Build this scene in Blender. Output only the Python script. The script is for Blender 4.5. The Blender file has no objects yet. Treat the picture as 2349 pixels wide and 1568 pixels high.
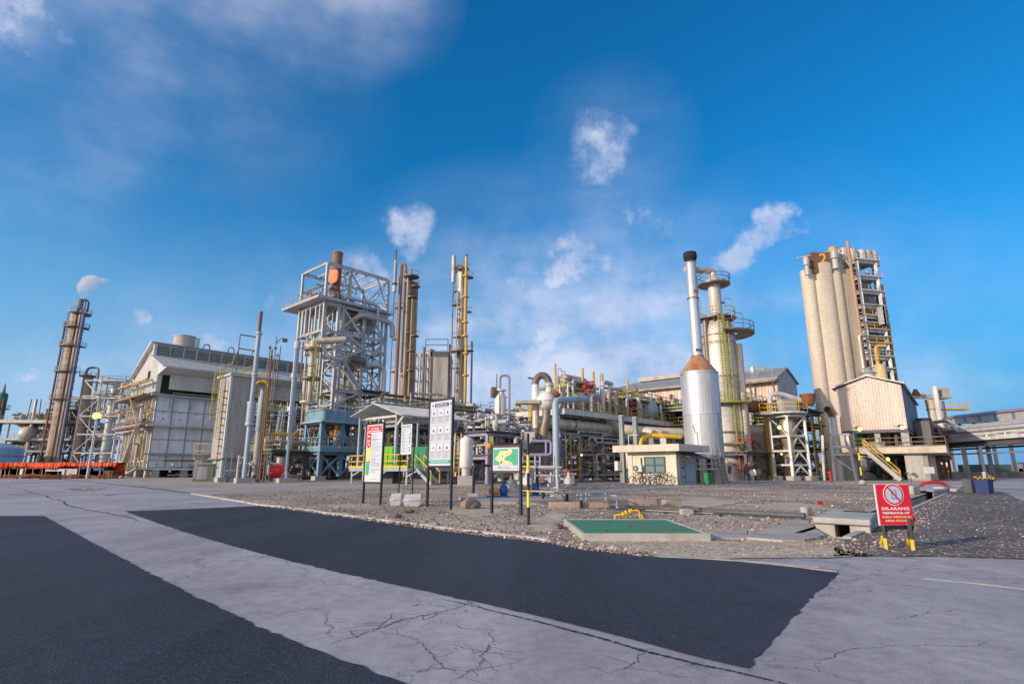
import bpy, bmesh, math, random
from mathutils import Vector, Matrix
from mathutils.geometry import tessellate_polygon
sc = bpy.context.scene
COL = sc.collection
rad = math.radians
# ------------------------------------------------------------ camera
H = 1.25
PITCH = rad(12.88)
cam_d = bpy.data.cameras.new('camera')
cam_d.lens = 19.715; cam_d.sensor_width = 36.0
cam_d.clip_start = 0.1; cam_d.clip_end = 6000
cam = bpy.data.objects.new('camera', cam_d)
cam.location = (0, 0, H); cam.rotation_euler = (math.pi/2 + PITCH, 0, 0)
COL.objects.link(cam); sc.camera = cam
# ------------------------------------------------------------ sun and sky
SUN_EL = 17.0
SUN_AZ = -122.0          # heading of the sun, degrees clockwise from +Y
sun_d = bpy.data.lights.new('sun', 'SUN')
sun_d.energy = 3.0; sun_d.angle = rad(0.8); sun_d.color = (1.0, 0.83, 0.66)
sun = bpy.data.objects.new('sun', sun_d)
sdir = Vector((math.sin(rad(SUN_AZ))*math.cos(rad(SUN_EL)), math.cos(rad(SUN_AZ))*math.cos(rad(SUN_EL)), math.sin(rad(SUN_EL))))
sun.rotation_euler = sdir.to_track_quat('Z', 'Y').to_euler()
sun.location = sdir*200
COL.objects.link(sun)
sc.view_settings.view_transform = 'Standard'
sc.view_settings.look = 'None'
sc.view_settings.gamma = 1.0
sc.view_settings.exposure = 0.32
# ------------------------------------------------------------ picture <-> world helpers
F = 1286.5; CX = 1174.5; CY = 784.0
CP, SP = math.cos(PITCH), math.sin(PITCH)
def ray(x, y):
    u = (x-CX)/F; v = (CY-y)/F
    return Vector((u, CP - v*SP, SP + v*CP))
def W(x, y, Y):
    d = ray(x, y); t = Y/d.y
    return Vector((d.x*t, Y, H + d.z*t))
def G(x, y, z=0.0):
    d = ray(x, y); t = (z-H)/d.z
    return Vector((d.x*t, d.y*t, z))
def zat(y, Y): return W(CX, y, Y).z
def mpp(Y, z=8.0):       # metres per picture unit at distance Y and height z
    return (Y*CP + (z-H)*SP)/F
def zm(x0, y0, s): return lambda x, y: (x0 + x*s, y0 + y*s)
Z1 = zm(0, 624, .3277); Z2 = zm(275.3, 734.1, .2575); Z3 = zm(624, 568.9, .2575); Z4 = zm(624, 871.7, .1814)
Z5 = zm(880.9, 568.9, .2574); Z6 = zm(807.5, 880.9, .2165); Z7 = zm(1101.1, 825.8, .2107); Z8 = zm(1504.9, 568.9, .3629)
B1 = zm(1688.4, 825.8, .199); B2 = zm(1798.5, 541.4, .24); B3 = zm(1890.3, 844.2, .1953); B4 = zm(1266.3, 1082.8, .2812)
B5 = zm(1816.9, 1055.3, .2266); B6 = zm(440.4, 1055.3, .3594); B8 = zm(1174.5, 1147, .5)
C5 = zm(642.3, 917.6, .1346); C7 = zm(2018.7, 917.6, .1463); C8 = zm(0, 862.5, .1639); C6 = zm(1413.1, 991, .09375)
C4 = zm(1266.3, 825.8, .12873)
HA = rad(42.4)
AX = Vector((math.sin(HA), math.cos(HA), 0)); BX = Vector((-math.cos(HA), math.sin(HA), 0)); ZX = Vector((0, 0, 1))
class Fr:
    def __init__(s, o, A=AX, B=BX): s.o = Vector((o[0], o[1], 0)); s.A = A; s.B = B
    def p(s, a, b, z=0): return s.o + s.A*a + s.B*b + Vector((0, 0, z))
    def hitA(s, a, x, y):          # the plane a = const (faces the low sun)
        d = ray(x, y); c = Vector((0, 0, H)); q = s.o + s.A*a
        t = (q-c).dot(s.A)/d.dot(s.A); w = c + d*t
        return ((w-s.o).dot(s.B), w.z)
    def hitB(s, b, x, y):
        d = ray(x, y); c = Vector((0, 0, H)); q = s.o + s.B*b
        t = (q-c).dot(s.B)/d.dot(s.B); w = c + d*t
        return ((w-s.o).dot(s.A), w.z)
# ------------------------------------------------------------ world
def make_world():
    w = bpy.data.worlds.new('World'); sc.world = w; w.use_nodes = True
    nt = w.node_tree; nt.nodes.clear(); N = nt.nodes.new; L = nt.links.new
    sky = N('ShaderNodeTexSky'); sky.sky_type = 'NISHITA'; sky.sun_disc = False
    sky.sun_elevation = rad(SUN_EL); sky.sun_rotation = rad(SUN_AZ)
    sky.air_density = 1.0; sky.dust_density = 0.6; sky.ozone_density = 2.2
    hs = N('ShaderNodeHueSaturation'); hs.inputs['Saturation'].default_value = 1.25; hs.inputs['Hue'].default_value = 0.5
    hs.inputs['Value'].default_value = 1.0
    L(sky.outputs[0], hs.inputs['Color'])
    gr_ = N('ShaderNodeMix'); gr_.data_type = 'RGBA'; gr_.blend_type = 'MULTIPLY'; gr_.inputs['Factor'].default_value = 1; L(hs.outputs[0], gr_.inputs['A']); gr_.inputs['B'].default_value = (.16, 1.18, 1.50, 1)
    tc = N('ShaderNodeTexCoord')
    nrm = N('ShaderNodeVectorMath'); nrm.operation = 'NORMALIZE'; L(tc.outputs['Generated'], nrm.inputs[0])
    # domain warp so that the cloud masses get ragged outlines
    nz = N('ShaderNodeTexNoise'); nz.inputs['Scale'].default_value = 9; nz.inputs['Detail'].default_value = 7; nz.inputs['Roughness'].default_value = .58
    L(nrm.outputs[0], nz.inputs['Vector'])
    sub = N('ShaderNodeVectorMath'); sub.operation = 'SUBTRACT'; L(nz.outputs['Color'], sub.inputs[0]); sub.inputs[1].default_value = (.5, .5, .5)
    scl = N('ShaderNodeVectorMath'); scl.operation = 'SCALE'; L(sub.outputs[0], scl.inputs[0]); scl.inputs['Scale'].default_value = 0.11
    wp = N('ShaderNodeVectorMath'); wp.operation = 'ADD'; L(nrm.outputs[0], wp.inputs[0]); L(scl.outputs[0], wp.inputs[1])
    # pale moist air towards the horizon
    sz = N('ShaderNodeSeparateXYZ'); L(nrm.outputs[0], sz.inputs[0])
    hzr = N('ShaderNodeMapRange'); L(sz.outputs[2], hzr.inputs[0]); hzr.interpolation_type = 'SMOOTHSTEP'; hzr.inputs[1].default_value = -.02; hzr.inputs[2].default_value = .46; hzr.inputs[3].default_value = .92; hzr.inputs[4].default_value = 0.0
    hz = N('ShaderNodeMix'); hz.data_type = 'RGBA'; L(hzr.outputs[0], hz.inputs['Factor']); L(gr_.outputs['Result'], hz.inputs['A'])
    # the air is paler on the sun's side (left) than away from it
    dt = N('ShaderNodeVectorMath'); dt.operation = 'DOT_PRODUCT'; L(nrm.outputs[0], dt.inputs[0]); dt.inputs[1].default_value = (-.9, .1, 0)
    lr = N('ShaderNodeMapRange'); L(dt.outputs['Value'], lr.inputs[0]); lr.inputs[1].default_value = -.65; lr.inputs[2].default_value = .65
    hc = N('ShaderNodeMix'); hc.data_type = 'RGBA'; L(lr.outputs[0], hc.inputs['Factor']); hc.inputs['A'].default_value = (.5, 2.3, 5.2, 1); hc.inputs['B'].default_value = (2.5, 4.0, 6.1, 1); L(hc.outputs['Result'], hz.inputs['B'])
    def blobs(lst, vec):
        acc = None
        for (x, y, r, wgt) in lst:
            d = ray(x, y).normalized()
            dist = N('ShaderNodeVectorMath'); dist.operation = 'DISTANCE'; L(vec, dist.inputs[0]); dist.inputs[1].default_value = d
            rr = r*1.3/F*math.cos(math.atan(math.hypot(x-CX, y-CY)/F))**1.6
            m = N('ShaderNodeMath'); m.operation = 'MULTIPLY_ADD'; m.use_clamp = True
            L(dist.outputs['Value'], m.inputs[0]); m.inputs[1].default_value = -1/rr; m.inputs[2].default_value = 1.0
            a = N('ShaderNodeMath'); a.operation = 'MULTIPLY_ADD'; L(m.outputs[0], a.inputs[0]); a.inputs[1].default_value = wgt
            if acc is None: a.inputs[2].default_value = 0
            else: L(acc, a.inputs[2])
            acc = a.outputs[0]
        return acc
    # soft veils: wide thin cloud; puffs: small bright cumulus
    veil = blobs([(10, 50, 130, .8), (250, -40, 230, .4), (520, -60, 230, .6), (760, -60, 230, .8), (880, -20, 170, .5), (230, 160, 300, .22), (60, 400, 240, .28),
                  (450, 180, 420, .25), (180, 980, 330, .5), (650, 900, 330, .5), (1150, 900, 420, .75), (1350, 800, 330, .35),
                  (1500, 700, 260, .3), (1780, 740, 330, .35), (2200, 900, 420, .35), (1230, 650, 160, .15), (1320, 880, 260, .5), (1520, 860, 240, .4), (1000, 900, 240, .4), (300, 760, 260, .2),
                  (2000, 980, 300, .3), (1050, 800, 220, .4), (1400, 350, 170, .3)], nrm.outputs[0])
    puff = blobs([(1375, 300, 75, .7), (1355, 370, 95, .8), (1410, 350, 70, .5), (1320, 405, 60, .4), (945, 525, 62, 1.2), (960, 555, 45, .8), (905, 520, 40, .6),
                  (820, 610, 58, 1.2), (870, 640, 45, .8), (1440, 500, 48, .5), (1490, 520, 70, .6), (1540, 540, 40, .3),
                  (1300, 590, 55, 1.0), (1240, 635, 75, .9), (1320, 620, 70, .9), (1400, 600, 58, .8), (1160, 650, 55, .7),
                  (1240, 800, 62, 1.5), (1285, 765, 42, 1.4), (1210, 835, 48, 1.3), (1390, 745, 44, 1.5), (1375, 760, 30, .9), (1220, 915, 60, 1.3), (1215, 960, 50, 1.1),
                  (1820, 500, 30, 1.1), (1780, 520, 42, 1.2), (1735, 545, 45, 1.2), (1700, 575, 48, 1.2), (1660, 600, 50, 1.1), (1850, 505, 24, .8),
                  (95, 862, 42, 1.3), (60, 858, 28, .9), (320, 730, 30, 1.1), (345, 735, 22, .8), (500, 795, 50, 1.1), (540, 790, 34, .8), (605, 690, 26, .7),
                  (1110, 870, 60, .8), (20, 40, 120, 1.2), (90, 20, 80, .7), (1090, 780, 60, .6), (20, 905, 40, .7), (1540, 690, 60, .5)], wp.outputs[0])
    n2 = N('ShaderNodeTexNoise'); n2.inputs['Scale'].default_value = 34; n2.inputs['Detail'].default_value = 8; n2.inputs['Roughness'].default_value = .6
    L(nrm.outputs[0], n2.inputs['Vector'])
    # streaky noise for the veil (flattened vertically)
    mp = N('ShaderNodeMapping'); mp.inputs['Scale'].default_value = (2.2, 2.2, 9); mp.inputs['Rotation'].default_value = (0, .35, 0); L(nrm.outputs[0], mp.inputs['Vector'])
    n3 = N('ShaderNodeTexNoise'); n3.inputs['Scale'].default_value = 1.5; n3.inputs['Detail'].default_value = 6; n3.inputs['Roughness'].default_value = .55; L(mp.outputs[0], n3.inputs['Vector'])
    def math_(op, a, b, c=None, clamp=False):
        m = N('ShaderNodeMath'); m.operation = op; m.use_clamp = clamp
        for i, q in enumerate((a, b, c)):
            if q is None: continue
            if isinstance(q, (int, float)): m.inputs[i].default_value = q
            else: L(q, m.inputs[i])
        return m.outputs[0]
    pd = math_('MULTIPLY', puff, math_('MULTIPLY_ADD', n2.outputs['Fac'], 2.6, -.45))
    mr = N('ShaderNodeMapRange'); mr.interpolation_type = 'SMOOTHSTEP'; L(pd, mr.inputs[0]); mr.inputs[1].default_value = .0; mr.inputs[2].default_value = 1.35; mr.inputs[4].default_value = .72
    vd = math_('MULTIPLY', veil, math_('MULTIPLY_ADD', n3.outputs['Fac'], 1.7, -.25, True), None, True)
    vd = math_('MULTIPLY', vd, .75)
    dens = math_('MAXIMUM', mr.outputs[0], vd)
    mix = N('ShaderNodeMix'); mix.data_type = 'RGBA'
    L(dens, mix.inputs['Factor']); L(hz.outputs['Result'], mix.inputs['A'])
    cc = N('ShaderNodeMix'); cc.data_type = 'RGBA'; cr_ = N('ShaderNodeMapRange'); L(nz.outputs['Fac'], cr_.inputs[0]); cr_.inputs[1].default_value = .38; cr_.inputs[2].default_value = .62; L(cr_.outputs[0], cc.inputs['Factor']); cc.inputs['A'].default_value = (3.0, 4.0, 6.0, 1); cc.inputs['B'].default_value = (6.4, 6.6, 7.9, 1); L(cc.outputs['Result'], mix.inputs['B'])
    # pale warm glow added to the unseen sky behind the camera to fill shadows
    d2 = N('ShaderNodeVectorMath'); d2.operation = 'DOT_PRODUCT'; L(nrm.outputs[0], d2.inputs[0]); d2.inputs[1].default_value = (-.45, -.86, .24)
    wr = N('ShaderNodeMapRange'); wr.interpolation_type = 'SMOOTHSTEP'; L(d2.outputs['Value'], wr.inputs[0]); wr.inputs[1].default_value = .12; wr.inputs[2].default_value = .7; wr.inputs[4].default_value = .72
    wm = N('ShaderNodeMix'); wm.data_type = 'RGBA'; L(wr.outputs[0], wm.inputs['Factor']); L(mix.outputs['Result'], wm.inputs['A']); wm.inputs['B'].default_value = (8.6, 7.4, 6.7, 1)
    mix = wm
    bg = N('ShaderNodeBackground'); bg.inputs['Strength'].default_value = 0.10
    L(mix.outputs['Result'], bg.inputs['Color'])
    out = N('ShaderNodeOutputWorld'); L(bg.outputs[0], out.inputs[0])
make_world()
# ------------------------------------------------------------ materials
MATS = {}
def mat(key, col, rough=.6, metal=0.0, dirt=.35, dcol=None, scale=1.2, rust=0.0, streak=.25, bump=0.0, fine=0.12):
    """painted / metal / concrete surface: broad stains, vertical run marks, optional rust spots"""
    if key in MATS: return MATS[key]
    m = bpy.data.materials.new(key); m.use_nodes = True; nt = m.node_tree; N = nt.nodes.new; L = nt.links.new
    bs = nt.nodes['Principled BSDF']; bs.inputs['Metallic'].default_value = metal
    tc = N('ShaderNodeTexCoord'); mp = N('ShaderNodeMapping'); mp.inputs['Scale'].default_value = (1, 1, streak); L(tc.outputs['Object'], mp.inputs['Vector'])
    n1 = N('ShaderNodeTexNoise'); n1.inputs['Scale'].default_value = scale; n1.inputs['Detail'].default_value = 7; n1.inputs['Roughness'].default_value = .65; L(mp.outputs[0], n1.inputs['Vector'])
    n2 = N('ShaderNodeTexNoise'); n2.inputs['Scale'].default_value = scale*7; n2.inputs['Detail'].default_value = 5; L(tc.outputs['Object'], n2.inputs['Vector'])
    if dcol is None: dcol = (col[0]*.45, col[1]*.42, col[2]*.38)
    r1 = N('ShaderNodeMapRange'); L(n1.outputs['Fac'], r1.inputs[0]); r1.inputs[1].default_value = .42; r1.inputs[2].default_value = .72; r1.inputs[4].default_value = dirt*1.6
    mx = N('ShaderNodeMix'); mx.data_type = 'RGBA'; L(r1.outputs[0], mx.inputs['Factor']); mx.inputs['A'].default_value = (*col, 1); mx.inputs['B'].default_value = (*dcol, 1)
    cur = mx.outputs['Result']
    r2 = N('ShaderNodeMapRange'); L(n2.outputs['Fac'], r2.inputs[0]); r2.inputs[1].default_value = .3; r2.inputs[2].default_value = .7; r2.inputs[3].default_value = 1-fine; r2.inputs[4].default_value = 1+fine
    mm = N('ShaderNodeMix'); mm.data_type = 'RGBA'; mm.blend_type = 'MULTIPLY'; mm.inputs['Factor'].default_value = 1; L(cur, mm.inputs['A']); L(r2.outputs[0], mm.inputs['B']); cur = mm.outputs['Result']
    if rust > 0:
        n3 = N('ShaderNodeTexNoise'); n3.inputs['Scale'].default_value = scale*2.3; n3.inputs['Detail'].default_value = 8; n3.inputs['Roughness'].default_value = .7
        mp2 = N('ShaderNodeMapping'); mp2.inputs['Location'].default_value = (7, 3, 5); mp2.inputs['Scale'].default_value = (1, 1, .45); L(tc.outputs['Object'], mp2.inputs['Vector']); L(mp2.outputs[0], n3.inputs['Vector'])
        r3 = N('ShaderNodeMapRange'); L(n3.outputs['Fac'], r3.inputs[0]); r3.inputs[1].default_value = .68-rust*.4; r3.inputs[2].default_value = .76-rust*.35
        m3 = N('ShaderNodeMix'); m3.data_type = 'RGBA'; L(r3.outputs[0], m3.inputs['Factor']); L(cur, m3.inputs['A']); m3.inputs['B'].default_value = (.22, .085, .035, 1); cur = m3.outputs['Result']
    L(cur, bs.inputs['Base Color'])
    rr = N('ShaderNodeMapRange'); L(n1.outputs['Fac'], rr.inputs[0]); rr.inputs[3].default_value = max(.1, rough-.12); rr.inputs[4].default_value = min(1, rough+.2); L(rr.outputs[0], bs.inputs['Roughness'])
    if bump > 0:
        b = N('ShaderNodeBump'); b.inputs['Strength'].default_value = bump; b.inputs['Distance'].default_value = .03; L(n2.outputs['Fac'], b.inputs['Height']); L(b.outputs[0], bs.inputs['Normal'])
    MATS[key] = m; return m
def emit(key, col, s):
    m = bpy.data.materials.new(key); m.use_nodes = True; b = m.node_tree.nodes['Principled BSDF']
    b.inputs['Base Color'].default_value = (*col, 1); b.inputs['Emission Color'].default_value = (*col, 1); b.inputs['Emission Strength'].default_value = s
    MATS[key] = m; return m
M_galv = mat('galvanised steel', (.52, .52, .53), .5, .2, .35, scale=.9)
M_grey = mat('grey paint', (.37, .37, .37), .5, .1, .4, rust=.14)
M_lgrey = mat('pale grey paint', (.60, .60, .60), .5, .05, .4, rust=.1)
M_dgrey = mat('dark grey steel', (.12, .125, .14), .6, .2, .3)
M_white = mat('white paint', (.76, .75, .73), .5, 0, .35, rust=.08)
M_blue = mat('pale blue paint', (.20, .36, .47), .5, 0, .4, rust=.1)
M_bluegrey = mat('blue grey paint', (.36, .45, .52), .5, 0, .3, rust=.06)
M_panel = mat('furnace panel', (.74, .79, .86), .5, .05, .3, scale=.5, rust=.05)
M_sheet = mat('corrugated sheet', (.68, .67, .65), .5, .1, .35, scale=.35)
M_sheetw = mat('weathered corrugated sheet', (.74, .60, .50), .65, .05, .5, (.46, .30, .21), scale=.5, streak=.08)
M_sheetp = mat('pink beige corrugated sheet', (.72, .61, .54), .65, .05, .45, (.44, .32, .26), scale=.6, streak=.08)
M_sheetg = mat('dark grey sheet', (.16, .17, .21), .6, .1, .3, scale=.4)
M_roof = mat('roof sheet', (.34, .34, .37), .5, .1, .4, scale=.4)
M_conc = mat('weathered concrete', (.46, .43, .385), .9, 0, .55, (.2, .18, .155), scale=.35, streak=.12, bump=.25)
M_concl = mat('pale concrete', (.47, .45, .42), .9, 0, .4, (.26, .24, .21), scale=.8, bump=.25)
M_silo = mat('silo concrete', (.64, .56, .45), .9, 0, .55, (.36, .30, .23), scale=.3, streak=.05, bump=.15)
M_ins = mat('insulation cladding', (.60, .53, .44), .5, .25, .5, (.24, .18, .13), scale=.7, streak=.3)
M_insd = mat('tarnished cladding', (.25, .20, .155), .5, .35, .5, (.1, .07, .05), scale=.9)
M_alu = mat('aluminium jacket', (.56, .59, .63), .42, .45, .5, (.30, .29, .29), scale=.5, streak=.18, fine=.07, rust=.03)
M_alub = mat('bare vessel jacket', (.68, .65, .59), .48, .25, .5, (.3, .24, .16), scale=.4, streak=.25)
M_rust = mat('rusted steel', (.30, .12, .05), .8, .1, .5, (.12, .05, .03), scale=1.4)
M_rusty = mat('orange rust cone', (.33, .125, .05), .85, 0, .7, (.46, .30, .19), scale=1.1)
M_orangep = mat('orange brown pipe', (.40, .16, .06), .6, .1, .5, (.16, .07, .04), scale=.6)
M_yel = mat('safety yellow', (.78, .50, .03), .5, 0, .25, rust=.08)
M_yelp = mat('weathered yellow pipe', (.70, .42, .04), .5, 0, .4, (.35, .2, .06), scale=.7)
M_yg = mat('yellow green paint', (.40, .39, .09), .55, 0, .4, rust=.12)
M_orange = mat('orange paint', (.85, .30, .02), .45, 0, .2)
M_tarp = mat('orange tarpaulin', (.85, .09, .02), .7, 0, .3, (.7, .16, .06), scale=1.0, bump=.6)
M_red = mat('red paint', (.55, .02, .02), .45, 0, .25)
M_green = mat('green paint', (.03, .23, .10), .5, 0, .3)
M_lime = mat('lime green paint', (.16, .50, .03), .4, 0, .2)
M_bluem = mat('blue machine paint', (.015, .12, .38), .4, 0, .25)
M_purple = mat('purple grey paint', (.33, .29, .43), .5, 0, .25)
M_black = mat('black paint', (.018, .018, .022), .45, 0, .2)
M_dark = mat('dark opening', (.02, .02, .022), .8, 0, .2)  # near-black; stands in for the shade inside openings, also used on black parts
M_cream = mat('cream plaster', (.74, .68, .56), .85, 0, .3, (.45, .38, .28), scale=.7, streak=.2, bump=.15)
M_glass = mat('window glass', (.16, .25, .25), .12, .0, .1)
M_signw = mat('sign white', (.62, .66, .74), .5, 0, .12, scale=.6, fine=.02)
M_signred = mat('sign red', (.72, .012, .035), .45, 0, .1, fine=.03)
M_signblk = mat('sign black', (.03, .03, .05), .5, 0, .1)
M_signgrn = mat('sign green', (.03, .40, .28), .5, 0, .1, fine=.03)
M_signlg = mat('sign leaf green', (.05, .45, .16), .5, 0, .1, fine=.03)
M_signyel = mat('sign yellow', (.80, .72, .12), .5, 0, .1, fine=.03)
M_signnavy = mat('sign navy', (.03, .03, .16), .5, 0, .1)
M_signgry = mat('sign print grey', (.25, .28, .36), .6, 0, .1)
M_pinkw = mat('sign pink white', (.86, .78, .80), .5, 0, .1, fine=.02)
M_tank = mat('pale blue tank', (.42, .58, .72), .5, 0, .3, scale=.3)
M_lamp = emit('lit lamp', (1.0, .85, .16), 1.7)
M_lampg = emit('lit floodlight', (.85, 1.0, .22), 1.5)
# ------------------------------------------------------------ mesh builder
class MB:
    def __init__(s): s.v = []; s.f = []
    def add(s, vs, fs):
        n = len(s.v); s.v += [Vector(p) for p in vs]; s.f += [tuple(i+n for i in f) for f in fs]; return s
    def hexa(s, p):      # 8 corners: bottom 4 then top 4 (ccw)
        return s.add(p, [(3, 2, 1, 0), (4, 5, 6, 7), (0, 1, 5, 4), (1, 2, 6, 5), (2, 3, 7, 6), (3, 0, 4, 7)])
    def fbox(s, fr, a0, a1, b0, b1, z0, z1):
        if a0 > a1: a0, a1 = a1, a0
        if b0 > b1: b0, b1 = b1, b0
        if z0 > z1: z0, z1 = z1, z0
        return s.hexa([fr.p(a0, b0, z0), fr.p(a1, b0, z0), fr.p(a1, b1, z0), fr.p(a0, b1, z0), fr.p(a0, b0, z1), fr.p(a1, b0, z1), fr.p(a1, b1, z1), fr.p(a0, b1, z1)])
    def box(s, c, sx, sy, sz, rz=0):     # c = centre of the base
        ca, sa = math.cos(rz), math.sin(rz); A = Vector((ca, sa, 0)); B = Vector((-sa, ca, 0)); c = Vector(c)
        P = lambda i, j, k: c + A*(i*sx/2) + B*(j*sy/2) + ZX*(k*sz)
        return s.hexa([P(-1, -1, 0), P(1, -1, 0), P(1, 1, 0), P(-1, 1, 0), P(-1, -1, 1), P(1, -1, 1), P(1, 1, 1), P(-1, 1, 1)])
    def beam(s, p, q, w, h=None):
        p = Vector(p); q = Vector(q); d = (q-p)
        if d.length < 1e-5: return s
        d.normalize(); h = h or w
        up = ZX if abs(d.z) < .95 else AX
        x = d.cross(up).normalized()*(w/2); y = x.cross(d).normalized()*(h/2)
        return s.hexa([p-x-y, p+x-y, q+x-y, q-x-y, p-x+y, p+x+y, q+x+y, q-x+y])
    def ibeam(s, p, q, w, h, t=.03):
        p = Vector(p); q = Vector(q); d = (q-p).normalized(); up = ZX if abs(d.z) < .95 else AX
        x = d.cross(up).normalized(); y = x.cross(d).normalized()
        s.beam(p+y*(h/2-t/2), q+y*(h/2-t/2), w, t); s.beam(p-y*(h/2-t/2), q-y*(h/2-t/2), w, t)
        return s.hexa([p-x*t/2-y*(h/2-t), p+x*t/2-y*(h/2-t), q+x*t/2-y*(h/2-t), q-x*t/2-y*(h/2-t), p-x*t/2+y*(h/2-t), p+x*t/2+y*(h/2-t), q+x*t/2+y*(h/2-t), q-x*t/2+y*(h/2-t)])
    def tube(s, p, q, r, n=8, r2=None, caps=True):
        return s.sweep([Vector(p), Vector(q)], [r, r if r2 is None else r2], n, caps)
    def sweep(s, pts, rs, n=8, caps=True):
        k0 = len(s.v); m = len(pts); x = None
        for i, p in enumerate(pts):
            d = ((pts[min(i+1, m-1)]-p).normalized() + (p-pts[max(i-1, 0)]).normalized()).normalized()
            if x is None: x = d.cross(ZX if abs(d.z) < .9 else Vector((1, 0, 0))).normalized()
            x = (x - d*x.dot(d)).normalized(); y = d.cross(x)
            for j in range(n):
                t = 2*math.pi*(j+.5)/n; s.v.append(p + (x*math.cos(t)+y*math.sin(t))*rs[i])
        for i in range(m-1):
            for j in range(n):
                a = k0+i*n+j; b = k0+i*n+(j+1) % n; s.f.append((a, b, b+n, a+n))
        if caps:
            s.f.append(tuple(k0+j for j in range(n))[::-1]); s.f.append(tuple(k0+(m-1)*n+j for j in range(n)))
        return s
    def pipe(s, pts, r, n=8, bend=None, caps=True):
        pts = [Vector(p) for p in pts]; bend = bend or r*3; out = [pts[0]]
        for i in range(1, len(pts)-1):
            a, p, c = pts[i-1], pts[i], pts[i+1]; u = (a-p); w = (c-p)
            k = min(bend, u.length*.48, w.length*.48)
            if k < 1e-4 or u.length < 1e-4 or w.length < 1e-4: continue
            pa = p+u.normalized()*k; pc = p+w.normalized()*k
            for t in (0, .2, .4, .6, .8, 1):
                out.append(pa*(1-t)**2 + p*2*t*(1-t) + pc*t*t)
        out.append(pts[-1])
        return s.sweep(out, [r]*len(out), n, caps)
    def lathe(s, c, prof, n=20, axis=ZX, caps=True):
        c = Vector(c); axis = axis.normalized(); x = axis.cross(ZX if abs(axis.z) < .9 else Vector((1, 0, 0))).normalized(); y = axis.cross(x); k0 = len(s.v)
        for (r, z) in prof:
            for j in range(n):
                t = 2*math.pi*j/n; s.v.append(c + axis*z + (x*math.cos(t)+y*math.sin(t))*max(r, .0005))
        for i in range(len(prof)-1):
            for j in range(n):
                a = k0+i*n+j; b = k0+i*n+(j+1) % n; s.f.append((a, b, b+n, a+n))
        if caps:
            s.f.append(tuple(k0+j for j in range(n))[::-1]); s.f.append(tuple(k0+(len(prof)-1)*n+j for j in range(n)))
        return s
    def sphere(s, c, r, n=16, sz=1.0):
        return s.lathe(c, [(r*math.sin(math.pi*i/10), -r*sz*math.cos(math.pi*i/10)) for i in range(11)], n, caps=False)
    def vessel(s, p, q, r, n=18, head=.5):   # cylinder with dished heads between p and q
        p = Vector(p); q = Vector(q); L = (q-p).length; h = r*head
        prof = [(r*math.sin(t), h-h*math.cos(t)) for t in (0, .4, .8, 1.2, 1.5708)] + [(r*math.sin(t), L-h+h*math.cos(t)) for t in (1.5708, 1.2, .8, .4, 0)]
        return s.lathe(p, prof, n, q-p, False)
    def prism(s, pts, vec):
        pts = [Vector(p) for p in pts]; vec = Vector(vec); n = len(pts)
        tr = tessellate_polygon([pts]); k = len(s.v); s.v += pts + [p+vec for p in pts]
        for t in tr: s.f.append((k+t[0], k+t[1], k+t[2])); s.f.append((k+n+t[2], k+n+t[1], k+n+t[0]))
        for i in range(n): j = (i+1) % n; s.f.append((k+i, k+j, k+n+j, k+n+i))
        return s
    def torus(s, c, R, r, axis=ZX, n=24, m=6, a0=0, a1=2*math.pi):
        axis = axis.normalized(); x = axis.cross(ZX if abs(axis.z) < .9 else Vector((1, 0, 0))).normalized(); y = axis.cross(x); c = Vector(c)
        pts = [c + (x*math.cos(a0+(a1-a0)*i/n) + y*math.sin(a0+(a1-a0)*i/n))*R for i in range(n+1)]
        return s.sweep(pts, [r]*len(pts), m)
    def rail(s, pts, h=1.1, step=2.0, r=.035, n=5, toe=True):
        pts = [Vector(p) for p in pts]
        for p, q in zip(pts[:-1], pts[1:]):
            L = (q-p).length; k = max(1, round(L/step))
            for zz in (h, h*.52): s.tube(p+ZX*zz, q+ZX*zz, r, n, caps=False)
            if toe: s.beam(p+ZX*.08, q+ZX*.08, .02, .14)
            for i in range(k+1):
                b = p.lerp(q, i/k); s.tube(b, b+ZX*h, r, n, caps=False)
        return s
    def ladder(s, p, q, side, w=.5, r=.03, cage=None):
        p = Vector(p); q = Vector(q); side = Vector(side).normalized()*(w/2); L = (q-p).length
        s.tube(p-side, q-side, r, 5); s.tube(p+side, q+side, r, 5)
        for i in range(1, int(L/.4)):
            c = p.lerp(q, i*.4/L); s.tube(c-side, c+side, r*.7, 4, caps=False)
        if cage is not None:
            out = Vector(cage).normalized(); u = side.normalized(); hs = []
            for i in range(int((L-2.2)/1.1)+1):
                c = p.lerp(q, (2.2+i*1.1)/L)
                ring = [c + u*(.38*math.cos(t)) + out*(.05+.7*math.sin(t)) for t in [math.pi*k/8 for k in range(9)]]
                s.sweep(ring, [r*.8]*9, 4); hs.append(ring)
            if len(hs) > 1:
                for k in (1, 3, 4, 5, 7): s.tube(hs[0][k], hs[-1][k], r*.7, 4, caps=False)
        return s
    def build(s, name, m, parent=None, label=None, loc=None):
        if not s.v: return None
        me = bpy.data.meshes.new(name)
        off = Vector((0, 0, 0))
        if parent is not None:
            q = parent
            while q is not None: off += q.location; q = q.parent
        else:
            if loc is None:
                xs = [p.x for p in s.v]; ys = [p.y for p in s.v]; zs = [p.z for p in s.v]
                loc = Vector(((min(xs)+max(xs))/2, (min(ys)+max(ys))/2, min(zs)))
            off = Vector(loc)
        me.from_pydata([p-off for p in s.v], [], s.f)
        me.polygons.foreach_set('use_smooth', [True]*len(me.polygons))
        me.update(); me.set_sharp_from_angle(angle=.6)
        if isinstance(m, (list, tuple)):
            for k in m: me.materials.append(k)
        else: me.materials.append(m)
        o = bpy.data.objects.new(name, me); COL.objects.link(o)
        if parent is not None: o.parent = parent
        else: o.location = off
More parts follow.
